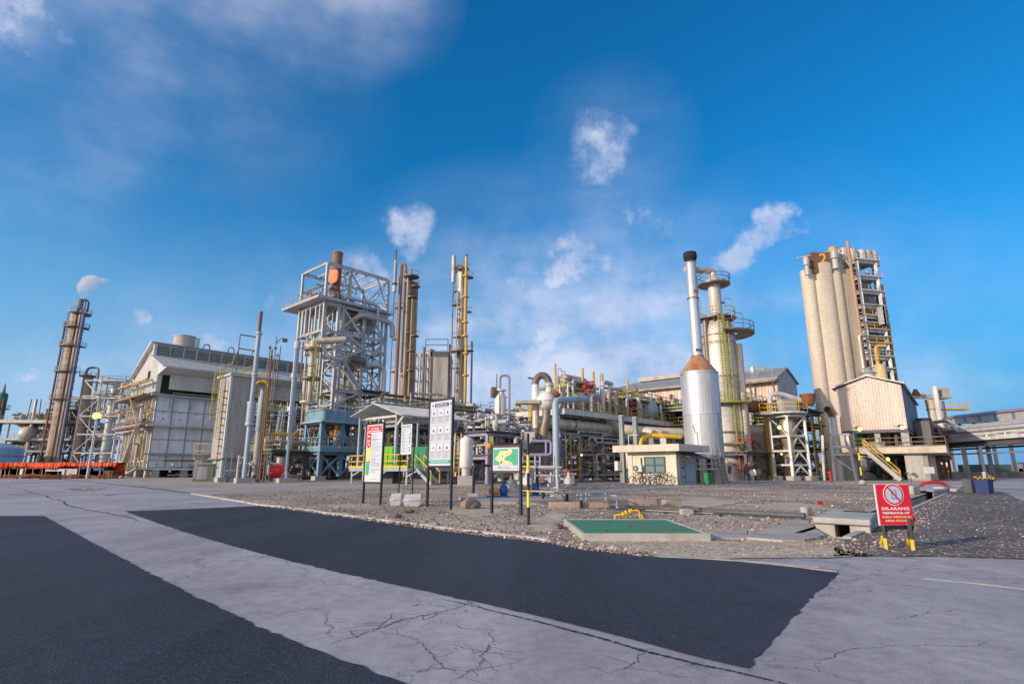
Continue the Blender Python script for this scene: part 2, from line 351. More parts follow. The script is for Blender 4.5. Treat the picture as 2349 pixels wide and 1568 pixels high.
        if label: o['label'] = label
        return o
def T(name, label, cat, loc, group=None):
    o = bpy.data.objects.new(name, None); o.empty_display_size = .3; COL.objects.link(o); o.location = Vector(loc)
    o['label'] = label; o['category'] = cat
    if group: o['group'] = group
    return o
def tag(o, label, cat, group=None):
    o['label'] = label; o['category'] = cat
    if group: o['group'] = group
    return o
def kind(o, k='structure'): o['kind'] = k; return o
def P_(name, mat_, parent, fn, *a, label=None, **k):      # one primitive = one part
    mb = MB(); getattr(mb, fn)(*a, **k); return mb.build(name, mat_, parent, label)
def thing1(name, label, cat, mat_, fn, *a, group=None, **k):   # a thing that is one mesh from one primitive
    mb = MB(); getattr(mb, fn)(*a, **k); return tag(mb.build(name, mat_), label, cat, group)
def copy_tree(o, dx, label=None):
    c = o.copy(); COL.objects.link(c); c.location = o.location + Vector(dx)
    if label: c['label'] = label
    def rec(src, dst):
        for ch in list(src.children):
            d = ch.copy(); COL.objects.link(d); d.parent = dst; rec(ch, d)
    rec(o, c); return c
def text_obj(body, size, org, right, up, m, parent, off=.012, align='CENTER', width=None, bold=.0, name='lettering'):
    cu = bpy.data.curves.new('t', 'FONT'); cu.body = body; cu.size = size; cu.align_x = align; cu.align_y = 'CENTER'; cu.offset = bold; cu.resolution_u = 3
    to = bpy.data.objects.new('t', cu); COL.objects.link(to); bpy.context.view_layer.update()
    dg = bpy.context.evaluated_depsgraph_get(); me = bpy.data.meshes.new_from_object(to.evaluated_get(dg))
    COL.objects.unlink(to); bpy.data.objects.remove(to)
    right = Vector(right).normalized(); up = Vector(up).normalized(); nrm = right.cross(up)
    sx = 1.0
    if width:
        xs = [v.co.x for v in me.vertices]; sx = width/max(.001, max(xs)-min(xs))
    offp = Vector((0, 0, 0)); q = parent
    while q is not None: offp += q.location; q = q.parent
    for v in me.vertices:
        c = v.co.copy(); v.co = Vector(org) + right*(c.x*sx) + up*c.y + nrm*off - offp
    me.materials.clear(); me.materials.append(m)
    o = bpy.data.objects.new(name, me); COL.objects.link(o); o.parent = parent; return o
# ============================================================ GROUND
RG = random.Random(5)
def ground_mat(name, c1, c2, sc1=.25, fine=60, finev=.25, rough=.9, cracks=False, speck=0.0, specc=(.6, .55, .5), bump=.3, stretch=(1, 1, 1), lo=.35, hi=.7, vs=16):
    m = bpy.data.materials.new(name); m.use_nodes = True; nt = m.node_tree; N = nt.nodes.new; L = nt.links.new
    bs = nt.nodes['Principled BSDF']; bs.inputs['Roughness'].default_value = rough; bs.inputs['Specular IOR Level'].default_value = .35
    tc = N('ShaderNodeTexCoord'); mp = N('ShaderNodeMapping'); mp.inputs['Rotation'].default_value = (0, 0, rad(47.6)); mp.inputs['Scale'].default_value = stretch; L(tc.outputs['Object'], mp.inputs['Vector'])
    def noise(s, d=6, r=.6, v=None):
        n = N('ShaderNodeTexNoise'); n.inputs['Scale'].default_value = s; n.inputs['Detail'].default_value = d; n.inputs['Roughness'].default_value = r; L(v or tc.outputs['Object'], n.inputs['Vector']); return n
    def mrange(s, a, b, c=0., d=1.):
        r = N('ShaderNodeMapRange'); L(s, r.inputs[0]); r.inputs[1].default_value = a; r.inputs[2].default_value = b; r.inputs[3].default_value = c; r.inputs[4].default_value = d; return r.outputs[0]
    def mixc(f, a, b, bt='MIX'):
        x = N('ShaderNodeMix'); x.data_type = 'RGBA'; x.blend_type = bt
        for k, q in (('Factor', f), ('A', a), ('B', b)):
            if hasattr(q, 'links'): L(q, x.inputs[k])
            elif k == 'Factor': x.inputs[k].default_value = q
            else: x.inputs[k].default_value = (*q, 1)
        return x.outputs['Result']
    n1 = noise(sc1, 8, .62, mp.outputs[0]); cur = mixc(mrange(n1.outputs['Fac'], lo, hi), c1, c2)
    n1b = noise(sc1*6, 6, .6, mp.outputs[0]); cur = mixc(1.0, cur, mrange(n1b.outputs['Fac'], .3, .7, .84, 1.13), 'MULTIPLY')
    n1c = noise(7, 7, .72); cur = mixc(1.0, cur, mrange(n1c.outputs['Fac'], .3, .7, .80, 1.17), 'MULTIPLY')
    st = noise(.55, 7, .7); cur = mixc(mrange(st.outputs['Fac'], .54, .66, 0, .42), cur, (c1[0]*.55, c1[1]*.53, c1[2]*.5))
    n2 = noise(fine, 4, .7); cur = mixc(1.0, cur, mrange(n2.outputs['Fac'], .3, .7, 1-finev, 1+finev), 'MULTIPLY')
    h = n2.outputs['Fac']
    if speck > 0:
        vo = N('ShaderNodeTexVoronoi'); vo.inputs['Scale'].default_value = vs; L(tc.outputs['Object'], vo.inputs['Vector'])
        sp = N('ShaderNodeSeparateColor'); L(vo.outputs['Color'], sp.inputs[0])
        cur = mixc(1.0, cur, mrange(sp.outputs[0], 0, 1, 1-speck, 1+speck), 'MULTIPLY')
        big = mrange(sp.outputs[1], .80, .86); cur = mixc(big, cur, specc); h = vo.outputs['Distance']
    if cracks:
        wn = noise(.9, 6, .7); sb = N('ShaderNodeVectorMath'); sb.operation = 'SUBTRACT'; L(wn.outputs['Color'], sb.inputs[0]); sb.inputs[1].default_value = (.5, .5, .5)
        scv = N('ShaderNodeVectorMath'); scv.operation = 'SCALE'; L(sb.outputs[0], scv.inputs[0]); scv.inputs['Scale'].default_value = 1.3
        ad = N('ShaderNodeVectorMath'); ad.operation = 'ADD'; L(tc.outputs['Object'], ad.inputs[0]); L(scv.outputs[0], ad.inputs[1])
        masks = noise(.14, 3, .5)
        for scl_, th, lo2, hi2 in ((.42, .0075, .46, .56), (1.5, .009, .56, .62)):
            vo = N('ShaderNodeTexVoronoi'); vo.feature = 'DISTANCE_TO_EDGE'; vo.inputs['Scale'].default_value = scl_; L(ad.outputs[0], vo.inputs['Vector'])
            line = mrange(vo.outputs['Distance'], 0, th, 1, 0)
            msk = mrange(masks.outputs['Fac'], lo2, hi2)
            mu = N('ShaderNodeMath'); mu.operation = 'MULTIPLY'; L(line, mu.inputs[0]); L(msk, mu.inputs[1])
            mu2 = N('ShaderNodeMath'); mu2.operation = 'MULTIPLY'; mu2.inputs[1].default_value = .8; L(mu.outputs[0], mu2.inputs[0])
            cur = mixc(mu2.outputs[0], cur, (.05, .045, .05))
        pit = noise(5.5, 3, .5); cur = mixc(mrange(pit.outputs['Fac'], .71, .74, 0, .6), cur, (.08, .075, .08))
    L(cur, bs.inputs['Base Color'])
    b = N('ShaderNodeBump'); b.inputs['Strength'].default_value = bump; b.inputs['Distance'].default_value = .02; L(h, b.inputs['Height']); L(b.outputs[0], bs.inputs['Normal'])
    return m
M_gconc = ground_mat('road concrete', (.30, .285, .315), (.46, .44, .475), .2, 70, .24, .9, True, bump=.25, stretch=(1, .5, 1), lo=.34, hi=.62)
M_gapron = ground_mat('apron concrete', (.33, .30, .275), (.50, .46, .42), .2, 40, .12, .9, False, bump=.2)
M_gasph = ground_mat('asphalt', (.015, .021, .040), (.060, .068, .096), .2, 120, .15, .82, False, .10, (.085, .087, .10), .3, stretch=(1.9, .3, 1), lo=.32, hi=.72, vs=110)
M_ggrav = ground_mat('gravel bed', (.21, .15, .115), (.54, .43, .335), .22, 30, .3, .95, False, .45, (.50, .45, .41), .9, lo=.38, hi=.62)
M_gdark = ground_mat('dark worn gravel', (.105, .09, .088), (.20, .17, .16), .45, 45, .3, .92, False, .3, (.3, .27, .25), .6, stretch=(1, .5, 1))
M_ggrey = ground_mat('grey gravel', (.15, .14, .145), (.24, .22, .215), .3, 30, .25, .95, False, .35, (.42, .4, .38), .8)
M_gsand = ground_mat('sandy verge', (.46, .365, .265), (.66, .55, .43), .5, 40, .25, .95, False, .25, (.55, .5, .42), .6)
M_gfar = ground_mat('distant ground', (.20, .19, .19), (.28, .26, .25), .03, 3, .2, .95)
def ragged(pts, step=.35, amp=.03, seed=1, closed=True):
    R = random.Random(seed); out = []; n = len(pts)
    for i in range(n if closed else n-1):
        p = pts[i]; q = pts[(i+1) % n]; L = (q-p).length; k = max(1, min(160, int(L/step)))
        nr = Vector((-(q-p).y, (q-p).x, 0)).normalized() if L > 0 else Vector()
        for j in range(k):
            w = 0 if j == 0 else amp
            out.append(p.lerp(q, j/k) + nr*R.gauss(0, w))
    if not closed: out.append(pts[-1])
    return out
def flat(name, pts, z, m, holes=(), knd='structure', rag=None, skirt=0):
    pts = [Vector((p[0], p[1], z)) for p in pts]
    if rag: pts = ragged(pts, *rag)
    loops = [pts] + [[Vector((p[0], p[1], z)) for p in h] for h in holes]
    allp = [p for l in loops for p in l]; tr = tessellate_polygon(loops)
    mb = MB(); fs = []
    for t in tr:
        a, b, c = (allp[i] for i in t)
        fs.append(tuple(t) if (b-a).cross(c-a).z > 0 else (t[2], t[1], t[0]))
    mb.add(allp, fs)
    if skirt:
        for l in loops:
            k = len(mb.v); n = len(l); mb.v += l + [p-ZX*skirt for p in l]
            for i in range(n): j = (i+1) % n; mb.f.append((k+i, k+j, k+n+j, k+n+i)); 
    o = mb.build(name, m, loc=(0, 0, 0))
    for q in o.data.polygons: q.use_smooth = False
    if knd: o['kind'] = knd
    return o
g = lambda f, *ps: [G(*f(x, y)) for x, y in ps]
D = lambda x, y: (x, y)
# open drain running away to the right
chan_r = g(B5, (455, 822), (660, 735), (870, 648), (1250, 460), (1450, 352), (1720, 262))
cd = (chan_r[-1]-chan_r[0]).normalized(); cn = Vector((-cd.y, cd.x, 0))
chan = [chan_r[0]+cd*.55, chan_r[-1], chan_r[-1]+cn*.72, chan_r[0]+cd*.55+cn*.72]
hole = [tuple(p) for p in chan]
BIG = [(-900, -60), (900, -60), (900, 2500), (-900, 2500)]
o = flat('ground', BIG, 0.0, M_gconc, [hole])
mb = MB()
c0, c1, c2, c3 = [Vector((p.x, p.y, 0)) for p in chan]
for p, q in ((c0, c1), (c1, c2), (c2, c3), (c3, c0)):
    mb.add([p-ZX*.9, q-ZX*.9, q+ZX*.03, p+ZX*.03], [(0, 1, 2, 3)])
mb.add([c0-ZX*.9, c1-ZX*.9, c2-ZX*.9, c3-ZX*.9], [(0, 1, 2, 3)])
kind(mb.build('drain_channel', M_conc, loc=c0))
mb = MB(); mb.hexa([c0-cn*.14, c1-cn*.14, c1, c0, c0-cn*.14+ZX*.05, c1-cn*.14+ZX*.05, c1+ZX*.05, c0+ZX*.05])
mb.hexa([c3, c2, c2+cn*.14, c3+cn*.14, c3+ZX*.05, c2+ZX*.05, c2+cn*.14+ZX*.05, c3+cn*.14+ZX*.05]); kind(mb.build('drain_kerb', M_concl))
flat('far_ground', [(-900, 175), (900, 175), (900, 2400), (-900, 2400)], .004, M_gfar)
# asphalt
def catmull(P, n=6):
    P = [Vector((x, y)) for x, y in P]; out = []
    for i in range(len(P)-1):
        a, b, c, d = P[max(i-1, 0)], P[i], P[i+1], P[min(i+2, len(P)-1)]
        for k in range(n):
            t = k/n; q = .5*((2*b)+(c-a)*t+(2*a-5*b+4*c-d)*t*t+(3*b-a-3*c+d)*t**3); out.append((q.x, q.y))
    return out+[(P[-1].x, P[-1].y)]
pa = g(D, (0, 1183), *catmull([(100, 1183), (290, 1286), (510, 1398), (720, 1489), (950, 1575)]))
pa = [pa[0]+Vector((-25, 1.0, 0))] + pa + [pa[-1]-BX*14, pa[-1]-BX*14-AX*40, pa[0]-AX*40+Vector((-25, 0, 0))]
flat('asphalt_road', pa, .006, M_gasph, rag=(.08, .014, 3))
pb = g(D, *catmull([(285, 1172), (430, 1222), (600, 1270), (800, 1318), (1000, 1361), (1200, 1405), (1400, 1454), (1600, 1507), (1715, 1534)]), (1745, 1502), (1770, 1470), (1800, 1440), (1850, 1382), (1925, 1314),
       (1700, 1285), (1520, 1275), (1400, 1262), (1300, 1251), (1180, 1236), (1050, 1222), (950, 1205), (800, 1187), (700, 1173), (592, 1160), (450, 1166))
flat('asphalt_patch', pb, .006, M_gasph, rag=(.09, .013, 4))
# apron in front of the plant
ap = g(D, (-60, 1095), (250, 1101), (462, 1136), (700, 1124), (860, 1117), (1000, 1112), (1240, 1108), (1300, 1106), (1560, 1106), (1800, 1104.5), (2130, 1104), (2200, 1100))
flat('concrete_apron', [tuple(p) for p in ap] + [(110, 170), (-150, 170)], .010, M_gapron, rag=(.6, .03, 6))
# gravel yard, with the sandy verge and the darker ground right of the drain
gr = g(D, (462, 1136), (600, 1158.5), (800, 1184), (960, 1205), (1100, 1225), (1250, 1240), (1330, 1258), (1500, 1272), (1640, 1279), (1905, 1277), (2030, 1270), (2150, 1190), (2200, 1140))
gr += g(D, (2080, 1107), (1800, 1107.5), (1560, 1108.5), (1300, 1108), (1240, 1110.5), (1000, 1114), (860, 1119), (700, 1126))
flat('gravel_yard', gr, .008, M_ggrav, [hole], rag=(.3, .03, 7))
dk = [chan_r[0]-cn*.16, chan_r[2]-cn*.16, chan_r[-1]-cn*.16] + g(D, (2300, 1128), (2349, 1150), (2600, 1250), (2600, 1290), (2349, 1283), (2100, 1276), (1905, 1277))
flat('dark_gravel', dk, .012, M_gdark, rag=(.25, .05, 8))
flat('grey_gravel', g(D, (1300, 1108.3), (1560, 1108.3), (1800, 1107.6), (1900, 1112), (2010, 1122), (1880, 1123), (1700, 1113), (1560, 1115), (1420, 1123), (1350, 1128), (1280, 1122), (1265, 1111)), .012, M_ggrey, rag=(.5, .08, 9))
flat('sandy_verge', g(D, (1290, 1246), (1335, 1241), (1480, 1246), (1640, 1243), (1780, 1240), (1850, 1236), (1925, 1258), (2010, 1276), (1905, 1280), (1640, 1281), (1500, 1275), (1330, 1260)), .012, M_gsand, rag=(.15, .03, 10))
def strip(name, f, pts, w, h, m, seed=2, amp=.01, z=.0, mono=True):
    P = [G(*f(*p)) for p in pts]; P = ragged(P, .4, amp, seed, False); mb = MB(); L = []; Rr = random.Random(seed)
    for i, p in enumerate(P):
        d = (P[min(i+1, len(P)-1)]-P[max(i-1, 0)]).normalized(); n = Vector((-d.y, d.x, 0)); ww = w*Rr.uniform(.75, 1.15)
        L.append((p+n*ww/2, p-n*ww/2))
    k = 0
    for (a, b), (c, d) in zip(L[:-1], L[1:]):
        mb.hexa([b+ZX*z, d+ZX*z, c+ZX*z, a+ZX*z, b+ZX*(z+h), d+ZX*(z+h), c+ZX*(z+h), a+ZX*(z+h)])
    return kind(mb.build(name, m))
M_kerbw = mat('whitewashed kerb', (.54, .50, .49), .9, 0, .7, (.24, .20, .18), scale=2.2, bump=.3)
M_crack = mat('open crack', (.035, .033, .04), .95, 0, .3)
M_ptr = mat('worn road line', (.62, .58, .50), .8, 0, .7, (.38, .35, .36), scale=3)
strip('kerb', D, [(440, 1132), (590, 1157), (700, 1170), (800, 1184.5), (900, 1197), (960, 1204.5), (1050, 1217), (1130, 1226), (1200, 1233), (1262, 1242)], .13, .05, M_kerbw, 11, .035)
strip('kerb', D, [(1255, 1238), (1310, 1251), (1400, 1264), (1520, 1277), (1700, 1287), (1800, 1297), (1922, 1310)], .10, .012, M_kerbw, 12, .03)
strip('road_crack', D, [(60, 1090), (160, 1101), (300, 1114), (440, 1131)], .22, .012, M_crack, 16, .05, z=.001)
def crack(pts, w, seed, amp=.17):
    R = random.Random(seed); P = [G(x, y) for x, y in pts]
    for lvl in range(5):
        Q = [P[0]]
        for p, q in zip(P[:-1], P[1:]):
            d = q-p; n = Vector((-d.y, d.x, 0)); Q += [p.lerp(q, .5)+n*R.uniform(-amp, amp), q]
        P = Q
        if len(P) > 260: break
    mb = MB(); k = len(P)
    for i_ in range(k-1):
        d = (P[i_+1]-P[i_]).normalized(); n = Vector((-d.y, d.x, 0)); t0 = math.sin(math.pi*min(1, (i_+.6)/k)) ** .5; ww = w*t0*R.uniform(.35, 1.3)
        if R.random() < .06: continue
        mb.add([P[i_]-n*ww/2+ZX*.003, P[i_+1]-n*ww*.45+ZX*.003, P[i_+1]+n*ww*.45+ZX*.003, P[i_]+n*ww/2+ZX*.003], [(0, 1, 2, 3)])
        if amp > .1 and R.random() < .05:
            a = P[i_]; dd = (n*R.choice((-1, 1))+d*R.uniform(-.6, .6)).normalized()
            for s_ in range(R.randint(3, 9)):
                b = a+dd*.035+Vector((R.gauss(0, .012), R.gauss(0, .012), 0)); e = (b-a).normalized(); m_ = Vector((-e.y, e.x, 0))*w*.22; mb.add([a-m_+ZX*.003, b-m_+ZX*.003, b+m_+ZX*.003, a+m_+ZX*.003], [(0, 1, 2, 3)]); a = b
    kind(mb.build('road_crack', M_crack))
for k_, (w_, cr) in enumerate([(.016, [(762, 1478), (820, 1460), (870, 1440), (945, 1418), (985, 1408), (1050, 1392), (1085, 1380)]), (.009, [(870, 1444), (940, 1460), (975, 1490), (1010, 1520), (1060, 1550)]), (.008, [(720, 1395), (750, 1420), (765, 1440), (762, 1466)]),
           (.007, [(945, 1420), (1010, 1428), (1070, 1442), (1130, 1445), (1140, 1470)]), (.007, [(480, 1250), (560, 1275), (690, 1300), (755, 1340), (830, 1348), (950, 1362)]), (.007, [(1080, 1500), (1120, 1490), (1174, 1468)]), (.009, [(1400, 1545), (1440, 1530), (1470, 1500), (1480, 1490)]),
           (.008, [(1130, 1450), (1120, 1480), (1100, 1505), (1060, 1550), (1030, 1568)]), (.009, [(1925, 1300), (2010, 1325), (2100, 1345), (2220, 1370)]), (.009, [(2090, 1290), (2080, 1308), (2060, 1314)]), (.012, [(905, 1405), (885, 1425), (870, 1440)]), (.012, [(1000, 1404), (970, 1420), (995, 1412), (1020, 1400)]),
           (.006, [(880, 1560), (990, 1530), (1100, 1535), (1250, 1500)]), (.006, [(1530, 1540), (1700, 1500), (1900, 1510), (2100, 1480), (2349, 1470)]), (.006, [(1900, 1400), (2050, 1420), (2200, 1400), (2349, 1420)]), (.007, [(600, 1420), (640, 1410), (720, 1395), (800, 1390)]), (.008, [(940, 1364), (960, 1375), (945, 1390), (985, 1385), (1030, 1398)])]):
    crack(cr, w_*.8, 20+k_)
crack([(1010, 1373), (1100, 1393), (1180, 1412), (1260, 1432), (1340, 1453), (1420, 1476), (1500, 1498), (1600, 1523), (1660, 1535), (1800, 1568), (1900, 1596)], .045, 70, .03)
crack([(0, 1112), (70, 1128), (150, 1150), (250, 1177), (320, 1196)], .10, 71, .03)
crack([(155, 1206), (240, 1201), (320, 1196)], .06, 72, .03)
strip('road_line', D, [(2119, 1327), (2230, 1337), (2349, 1351), (2500, 1370)], .07, .003, M_ptr, 17, .004, z=.003)
strip('road_line', D, [(1640, 1283), (1760, 1292), (1880, 1303)], .10, .003, M_ptr, 18, .01, z=.014)
# concrete aprons and strips inside the yard
flat('concrete_path', g(B4, (270, 158), (900, 115), (1180, 108), (1210, 118), (880, 130), (300, 172)), .018, M_gapron, rag=(.5, .03, 30))
flat('concrete_path', g(B1, (520, 1398), (700, 1395), (1190, 1408), (1490, 1425), (1490, 1440), (1150, 1425), (520, 1412)), .018, M_gapron, rag=(.5, .03, 31))
flat('drain_apron', g(B4, (1590, 525), (1700, 500), (2010, 388), (2120, 440), (2240, 535), (2060, 572), (1880, 575), (1590, 550)), .05, M_gapron, rag=(.2, .02, 32), skirt=.05)
flat('drain_apron', g(B4, (1290, 548), (1300, 494), (1600, 492), (1590, 550)), .04, M_gapron, rag=(.2, .015, 33), skirt=.04)
# loose stones over the gravel
def inpoly(x, y, P):
    c = False; j = len(P)-1
    for i in range(len(P)):
        if (P[i][1] > y) != (P[j][1] > y) and x < (P[j][0]-P[i][0])*(y-P[i][1])/(P[j][1]-P[i][1]+1e-9)+P[i][0]: c = not c
        j = i
    return c
def stones(name, poly, n, mats, smin, smax, seed, bias=1.0, avoid=()):
    R = random.Random(seed); vs = []; fs = []; mi = []
    xs = [p[0] for p in poly]; ys = [p[1] for p in poly]; k = 0; tries = 0
    y0 = min(ys); y1 = max(ys)
    while k < n and tries < n*40:
        tries += 1
        x = R.uniform(min(xs), max(xs)); y = 1/(R.uniform(1/y1, 1/y0)) if bias else R.uniform(y0, y1)
        if not inpoly(x, y, poly) or any(inpoly(x, y, q) for q in avoid): continue
        s = smin*(smax/smin)**(R.random()**2.2) * (1 + y/90); q = Matrix.Rotation(R.uniform(0, 6.28), 3, 'Z') @ Matrix.Rotation(R.uniform(-.5, .5), 3, 'X')
        a, b, c = s*R.uniform(.7, 1.4), s*R.uniform(.6, 1.1), s*R.uniform(.35, .8)
        b0 = len(vs); ctr = Vector((x, y, .008+c*.35))
        for v in ((1, 0, 0), (0, 1, 0), (-1, 0, 0), (0, -1, 0)):
            vs.append(ctr + q @ Vector((v[0]*a*R.uniform(.7, 1.1), v[1]*b*R.uniform(.7, 1.1), R.uniform(-.3, .3)*c)))
        vs.append(ctr + q @ Vector((R.uniform(-.3, .3)*a, R.uniform(-.3, .3)*b, c))); vs.append(ctr + q @ Vector((0, 0, -c)))
        for i in range(4): fs.append((b0+i, b0+(i+1) % 4, b0+4)); fs.append((b0+(i+1) % 4, b0+i, b0+5))
        mi += [R.randrange(len(mats))]*8; k += 1
    me = bpy.data.meshes.new(name); me.from_pydata(vs, [], fs)
    for m in mats: me.materials.append(m)
    me.polygons.foreach_set('material_index', mi); me.update()
    o = bpy.data.objects.new(name, me); COL.objects.link(o); kind(o, 'stuff'); return o
MS = [mat('stone %d' % i, c, .95, 0, .3, scale=6) for i, c in enumerate([(.36, .29, .24), (.50, .43, .37), (.22, .17, .145), (.30, .225, .18), (.60, .54, .48), (.13, .105, .095)])]
GP = [(p.x, p.y) for p in gr]; HP = [(p.x, p.y) for p in chan]
hatch_area = [tuple(G(*B4(x, y))[:2]) for x, y in ((100, 395), (900, 385), (1320, 550), (230, 545))]
SANDP = [[tuple(G(x, y)[:2]) for x, y in ((1320, 1249), (1480, 1250), (1640, 1247), (1780, 1243), (1850, 1240), (1925, 1262), (1980, 1274), (1905, 1279), (1640, 1280), (1500, 1274), (1360, 1260))]]
for i_, pp in enumerate(([(880, 225), (1300, 205), (1500, 250), (1250, 290), (1000, 270)], [(20, 300), (110, 372), (60, 470), (-80, 500), (-200, 430)], [(1500, 260), (2050, 250), (2300, 300), (1900, 320)], [(-900, 300), (-500, 270), (-350, 330), (-700, 380)], [(250, 545), (900, 552), (1300, 556), (1500, 575), (900, 600), (350, 590)])):
    SANDP.append([tuple(G(*B4(x, y))[:2]) for x, y in pp]); flat('sandy_patch', [G(*B4(x, y)) for x, y in pp], .0125, M_gsand, rag=(.25, .14, 60+i_))
tag(stones('gravel', GP, 17000, MS, .012, .046, 21, avoid=(HP, hatch_area)+tuple(SANDP)), 'loose grey and brown crushed stone covering the yard behind the kerb', 'gravel')
tag(stones('dark_grit', [(p.x, p.y) for p in dk], 3500, MS[2:], .009, .028, 22), 'dark grit scattered on the worn ground right of the drain', 'grit')
tag(stones('verge_grit', [tuple(G(x, y)[:2]) for x, y in ((1290, 1250), (1480, 1248), (1850, 1240), (2010, 1276), (1640, 1279), (1330, 1259))], 1800, MS, .008, .022, 23), 'fine pale grit on the sandy verge beside the asphalt', 'grit')
tag(stones('kerb_rubble', [tuple(G(x, y)[:2]) for x, y in ((600, 1161), (800, 1189), (960, 1211), (1100, 1229), (1240, 1243), (1340, 1262), (1500, 1279), (1480, 1268), (1270, 1236), (1200, 1224), (1050, 1206), (960, 1197), (800, 1180), (620, 1157))], 2600, MS, .012, .055, 24), 'broken stones piled along the crumbling white kerb', 'rubble')
# ============================================================ PLANT, LEFT HALF
RS = random.Random(11)
def frame(root, fr, As, Bs, zs, m, w=.35, bw=.3, zb=0, brace=(), skip=(), beams=True, nm='post'):
    """steel frame: every post, beam and brace is its own part"""
    for a in As:
        for b in Bs:
            if (a, b) in skip: continue
            P_(nm, m, root, 'ibeam', fr.p(a, b, zb), fr.p(a, b, zs[-1]), w, w, .04)
    if beams:
        for z in zs:
            for b in Bs:
                for a0, a1 in zip(As[:-1], As[1:]): P_('beam', m, root, 'ibeam', fr.p(a0+w/2, b, z), fr.p(a1-w/2, b, z), bw*.7, bw)
            for a in As:
                for b0, b1 in zip(Bs[:-1], Bs[1:]): P_('beam', m, root, 'ibeam', fr.p(a, b0+w/2, z), fr.p(a, b1-w/2, z), bw*.7, bw)
    zz = [zb]+list(zs)
    for (ax, i, j, k, typ) in brace:    # ax 'a': in the plane b = Bs[j], bay i along a; level k
        z0, z1 = zz[k], zz[k+1]-.1
        if ax == 'a': p = lambda t, z: fr.p(As[i]+(As[i+1]-As[i])*t, Bs[j], z)
        else: p = lambda t, z: fr.p(As[j], Bs[i]+(Bs[i+1]-Bs[i])*t, z)
        br = bw*.45
        if typ == 'x': P_('brace', m, root, 'beam', p(0, z0), p(1, z1), br); P_('brace', m, root, 'beam', p(1, z0+.05), p(0, z1+.05), br*.98)
        elif typ == 'k': P_('brace', m, root, 'beam', p(0, z0), p(.5, z1), br); P_('brace', m, root, 'beam', p(1, z0), p(.5, z1), br)
        elif typ == 'v': P_('brace', m, root, 'beam', p(.5, z0), p(0, z1), br); P_('brace', m, root, 'beam', p(.5, z0), p(1, z1), br)
        elif typ == '/': P_('brace', m, root, 'beam', p(0, z0), p(1, z1), br)
        else: P_('brace', m, root, 'beam', p(1, z0), p(0, z1), br)
PIPEM = [M_ins, M_galv, M_lgrey, M_insd, M_ins, M_lgrey, M_rust, M_grey, M_yg, M_galv, M_yelp]
def valve(root, p, r=.25, m=None, wheel=None):
    b = P_('valve', m or M_grey, root, 'lathe', Vector(p)-ZX*r, [(r*.5, 0), (r, r*.4), (r, r*1.4), (r*.4, r*2), (r*.25, r*3.2)], 8)
    mb = MB(); mb.torus(Vector(p)+ZX*r*2.3, r*.9, r*.12, n=10, m=4); mb.tube(Vector(p)+ZX*r*2.3-AX*r*.9, Vector(p)+ZX*r*2.3+AX*r*.9, r*.09, 4)
    mb.build('handwheel', wheel or M_red, b)
def clutter(root, fr, a0, a1, b0, b1, z0, z1, n, seed, mats=None, rmax=.28, ves=2, vm=None, val=3, vert=.4):
    """pipework, vessels and valves filling one bay of a process unit"""
    R = random.Random(seed); mats = mats or PIPEM
    for i in range(n):
        r = R.uniform(.05, rmax)*R.choice((.5, .7, 1, 1)); m = R.choice(mats); t = R.random()
        a = R.uniform(a0, a1); b = R.uniform(b0, b1); z = R.uniform(z0+.2, z1-.2)
        if t < vert:
            zt = R.uniform(z, z1+.4)
            pts = [fr.p(a, b, R.uniform(z0, z0+(z-z0)*.4)), fr.p(a, b, zt)]
            if R.random() < .6: pts.append(fr.p(min(a1+.4, max(a0-.4, a+R.choice((-1, 1))*R.uniform(1, min(9, (a1-a0)*.35+1)))), b, zt))
        elif t < vert+(1-vert)*.65:
            e0 = R.uniform(a0, a0+(a1-a0)*.4); e1 = R.uniform(a0+(a1-a0)*.6, a1)
            pts = [fr.p(e0, b, z), fr.p(e1, b, z)]
            if R.random() < .55: pts.append(fr.p(e1, b, R.uniform(z0, z1)))
            if R.random() < .4: pts.insert(0, fr.p(e0, b, R.uniform(z0, z1)))
        else:
            pts = [fr.p(a, b0, z), fr.p(a, b1, z)]
            if R.random() < .5: pts.append(fr.p(a, b1, R.uniform(z0, z1)))
        P_('pipe', m, root, 'pipe', pts, r, 7)
    for i in range(ves):
        r = R.uniform(.5, 1.0)*min(1.3, (z1-z0)*.28); m = (vm or [M_ins, M_lgrey, M_alub])[i % len(vm or (1, 2, 3))]
        a = R.uniform(a0+1, a1-1); b = R.uniform(b0+.3, b1-.3); L = R.uniform(2.5, 4.5)
        if R.random() < .6 and a1-a0 > 5:
            a = min(a, a1-L); z = z0+r+R.uniform(.3, .8)
            v = P_('vessel', m, root, 'vessel', fr.p(a, b, z), fr.p(a+L, b, z), r, 16)
            for s in (.22, .78): P_('saddle', M_grey, v, 'box', fr.p(a+L*s, b, z0), .25, r*1.5, z-z0-r*.6, -HA)
        else:
            hh = min(L, z1-z0-.4); v = P_('vessel', m, root, 'vessel', fr.p(a, b, z0+.3), fr.p(a, b, z0+.3+hh), r*.8, 14)
            P_('skirt', M_grey, v, 'lathe', fr.p(a, b, z0), [(r*.6, 0), (r*.6, .7)], 12)
    for i in range(val): valve(root, fr.p(R.uniform(a0, a1), b0-.05+R.uniform(0, .3), R.uniform(z0+.5, z1-.6)), R.uniform(.16, .28), R.choice(mats))
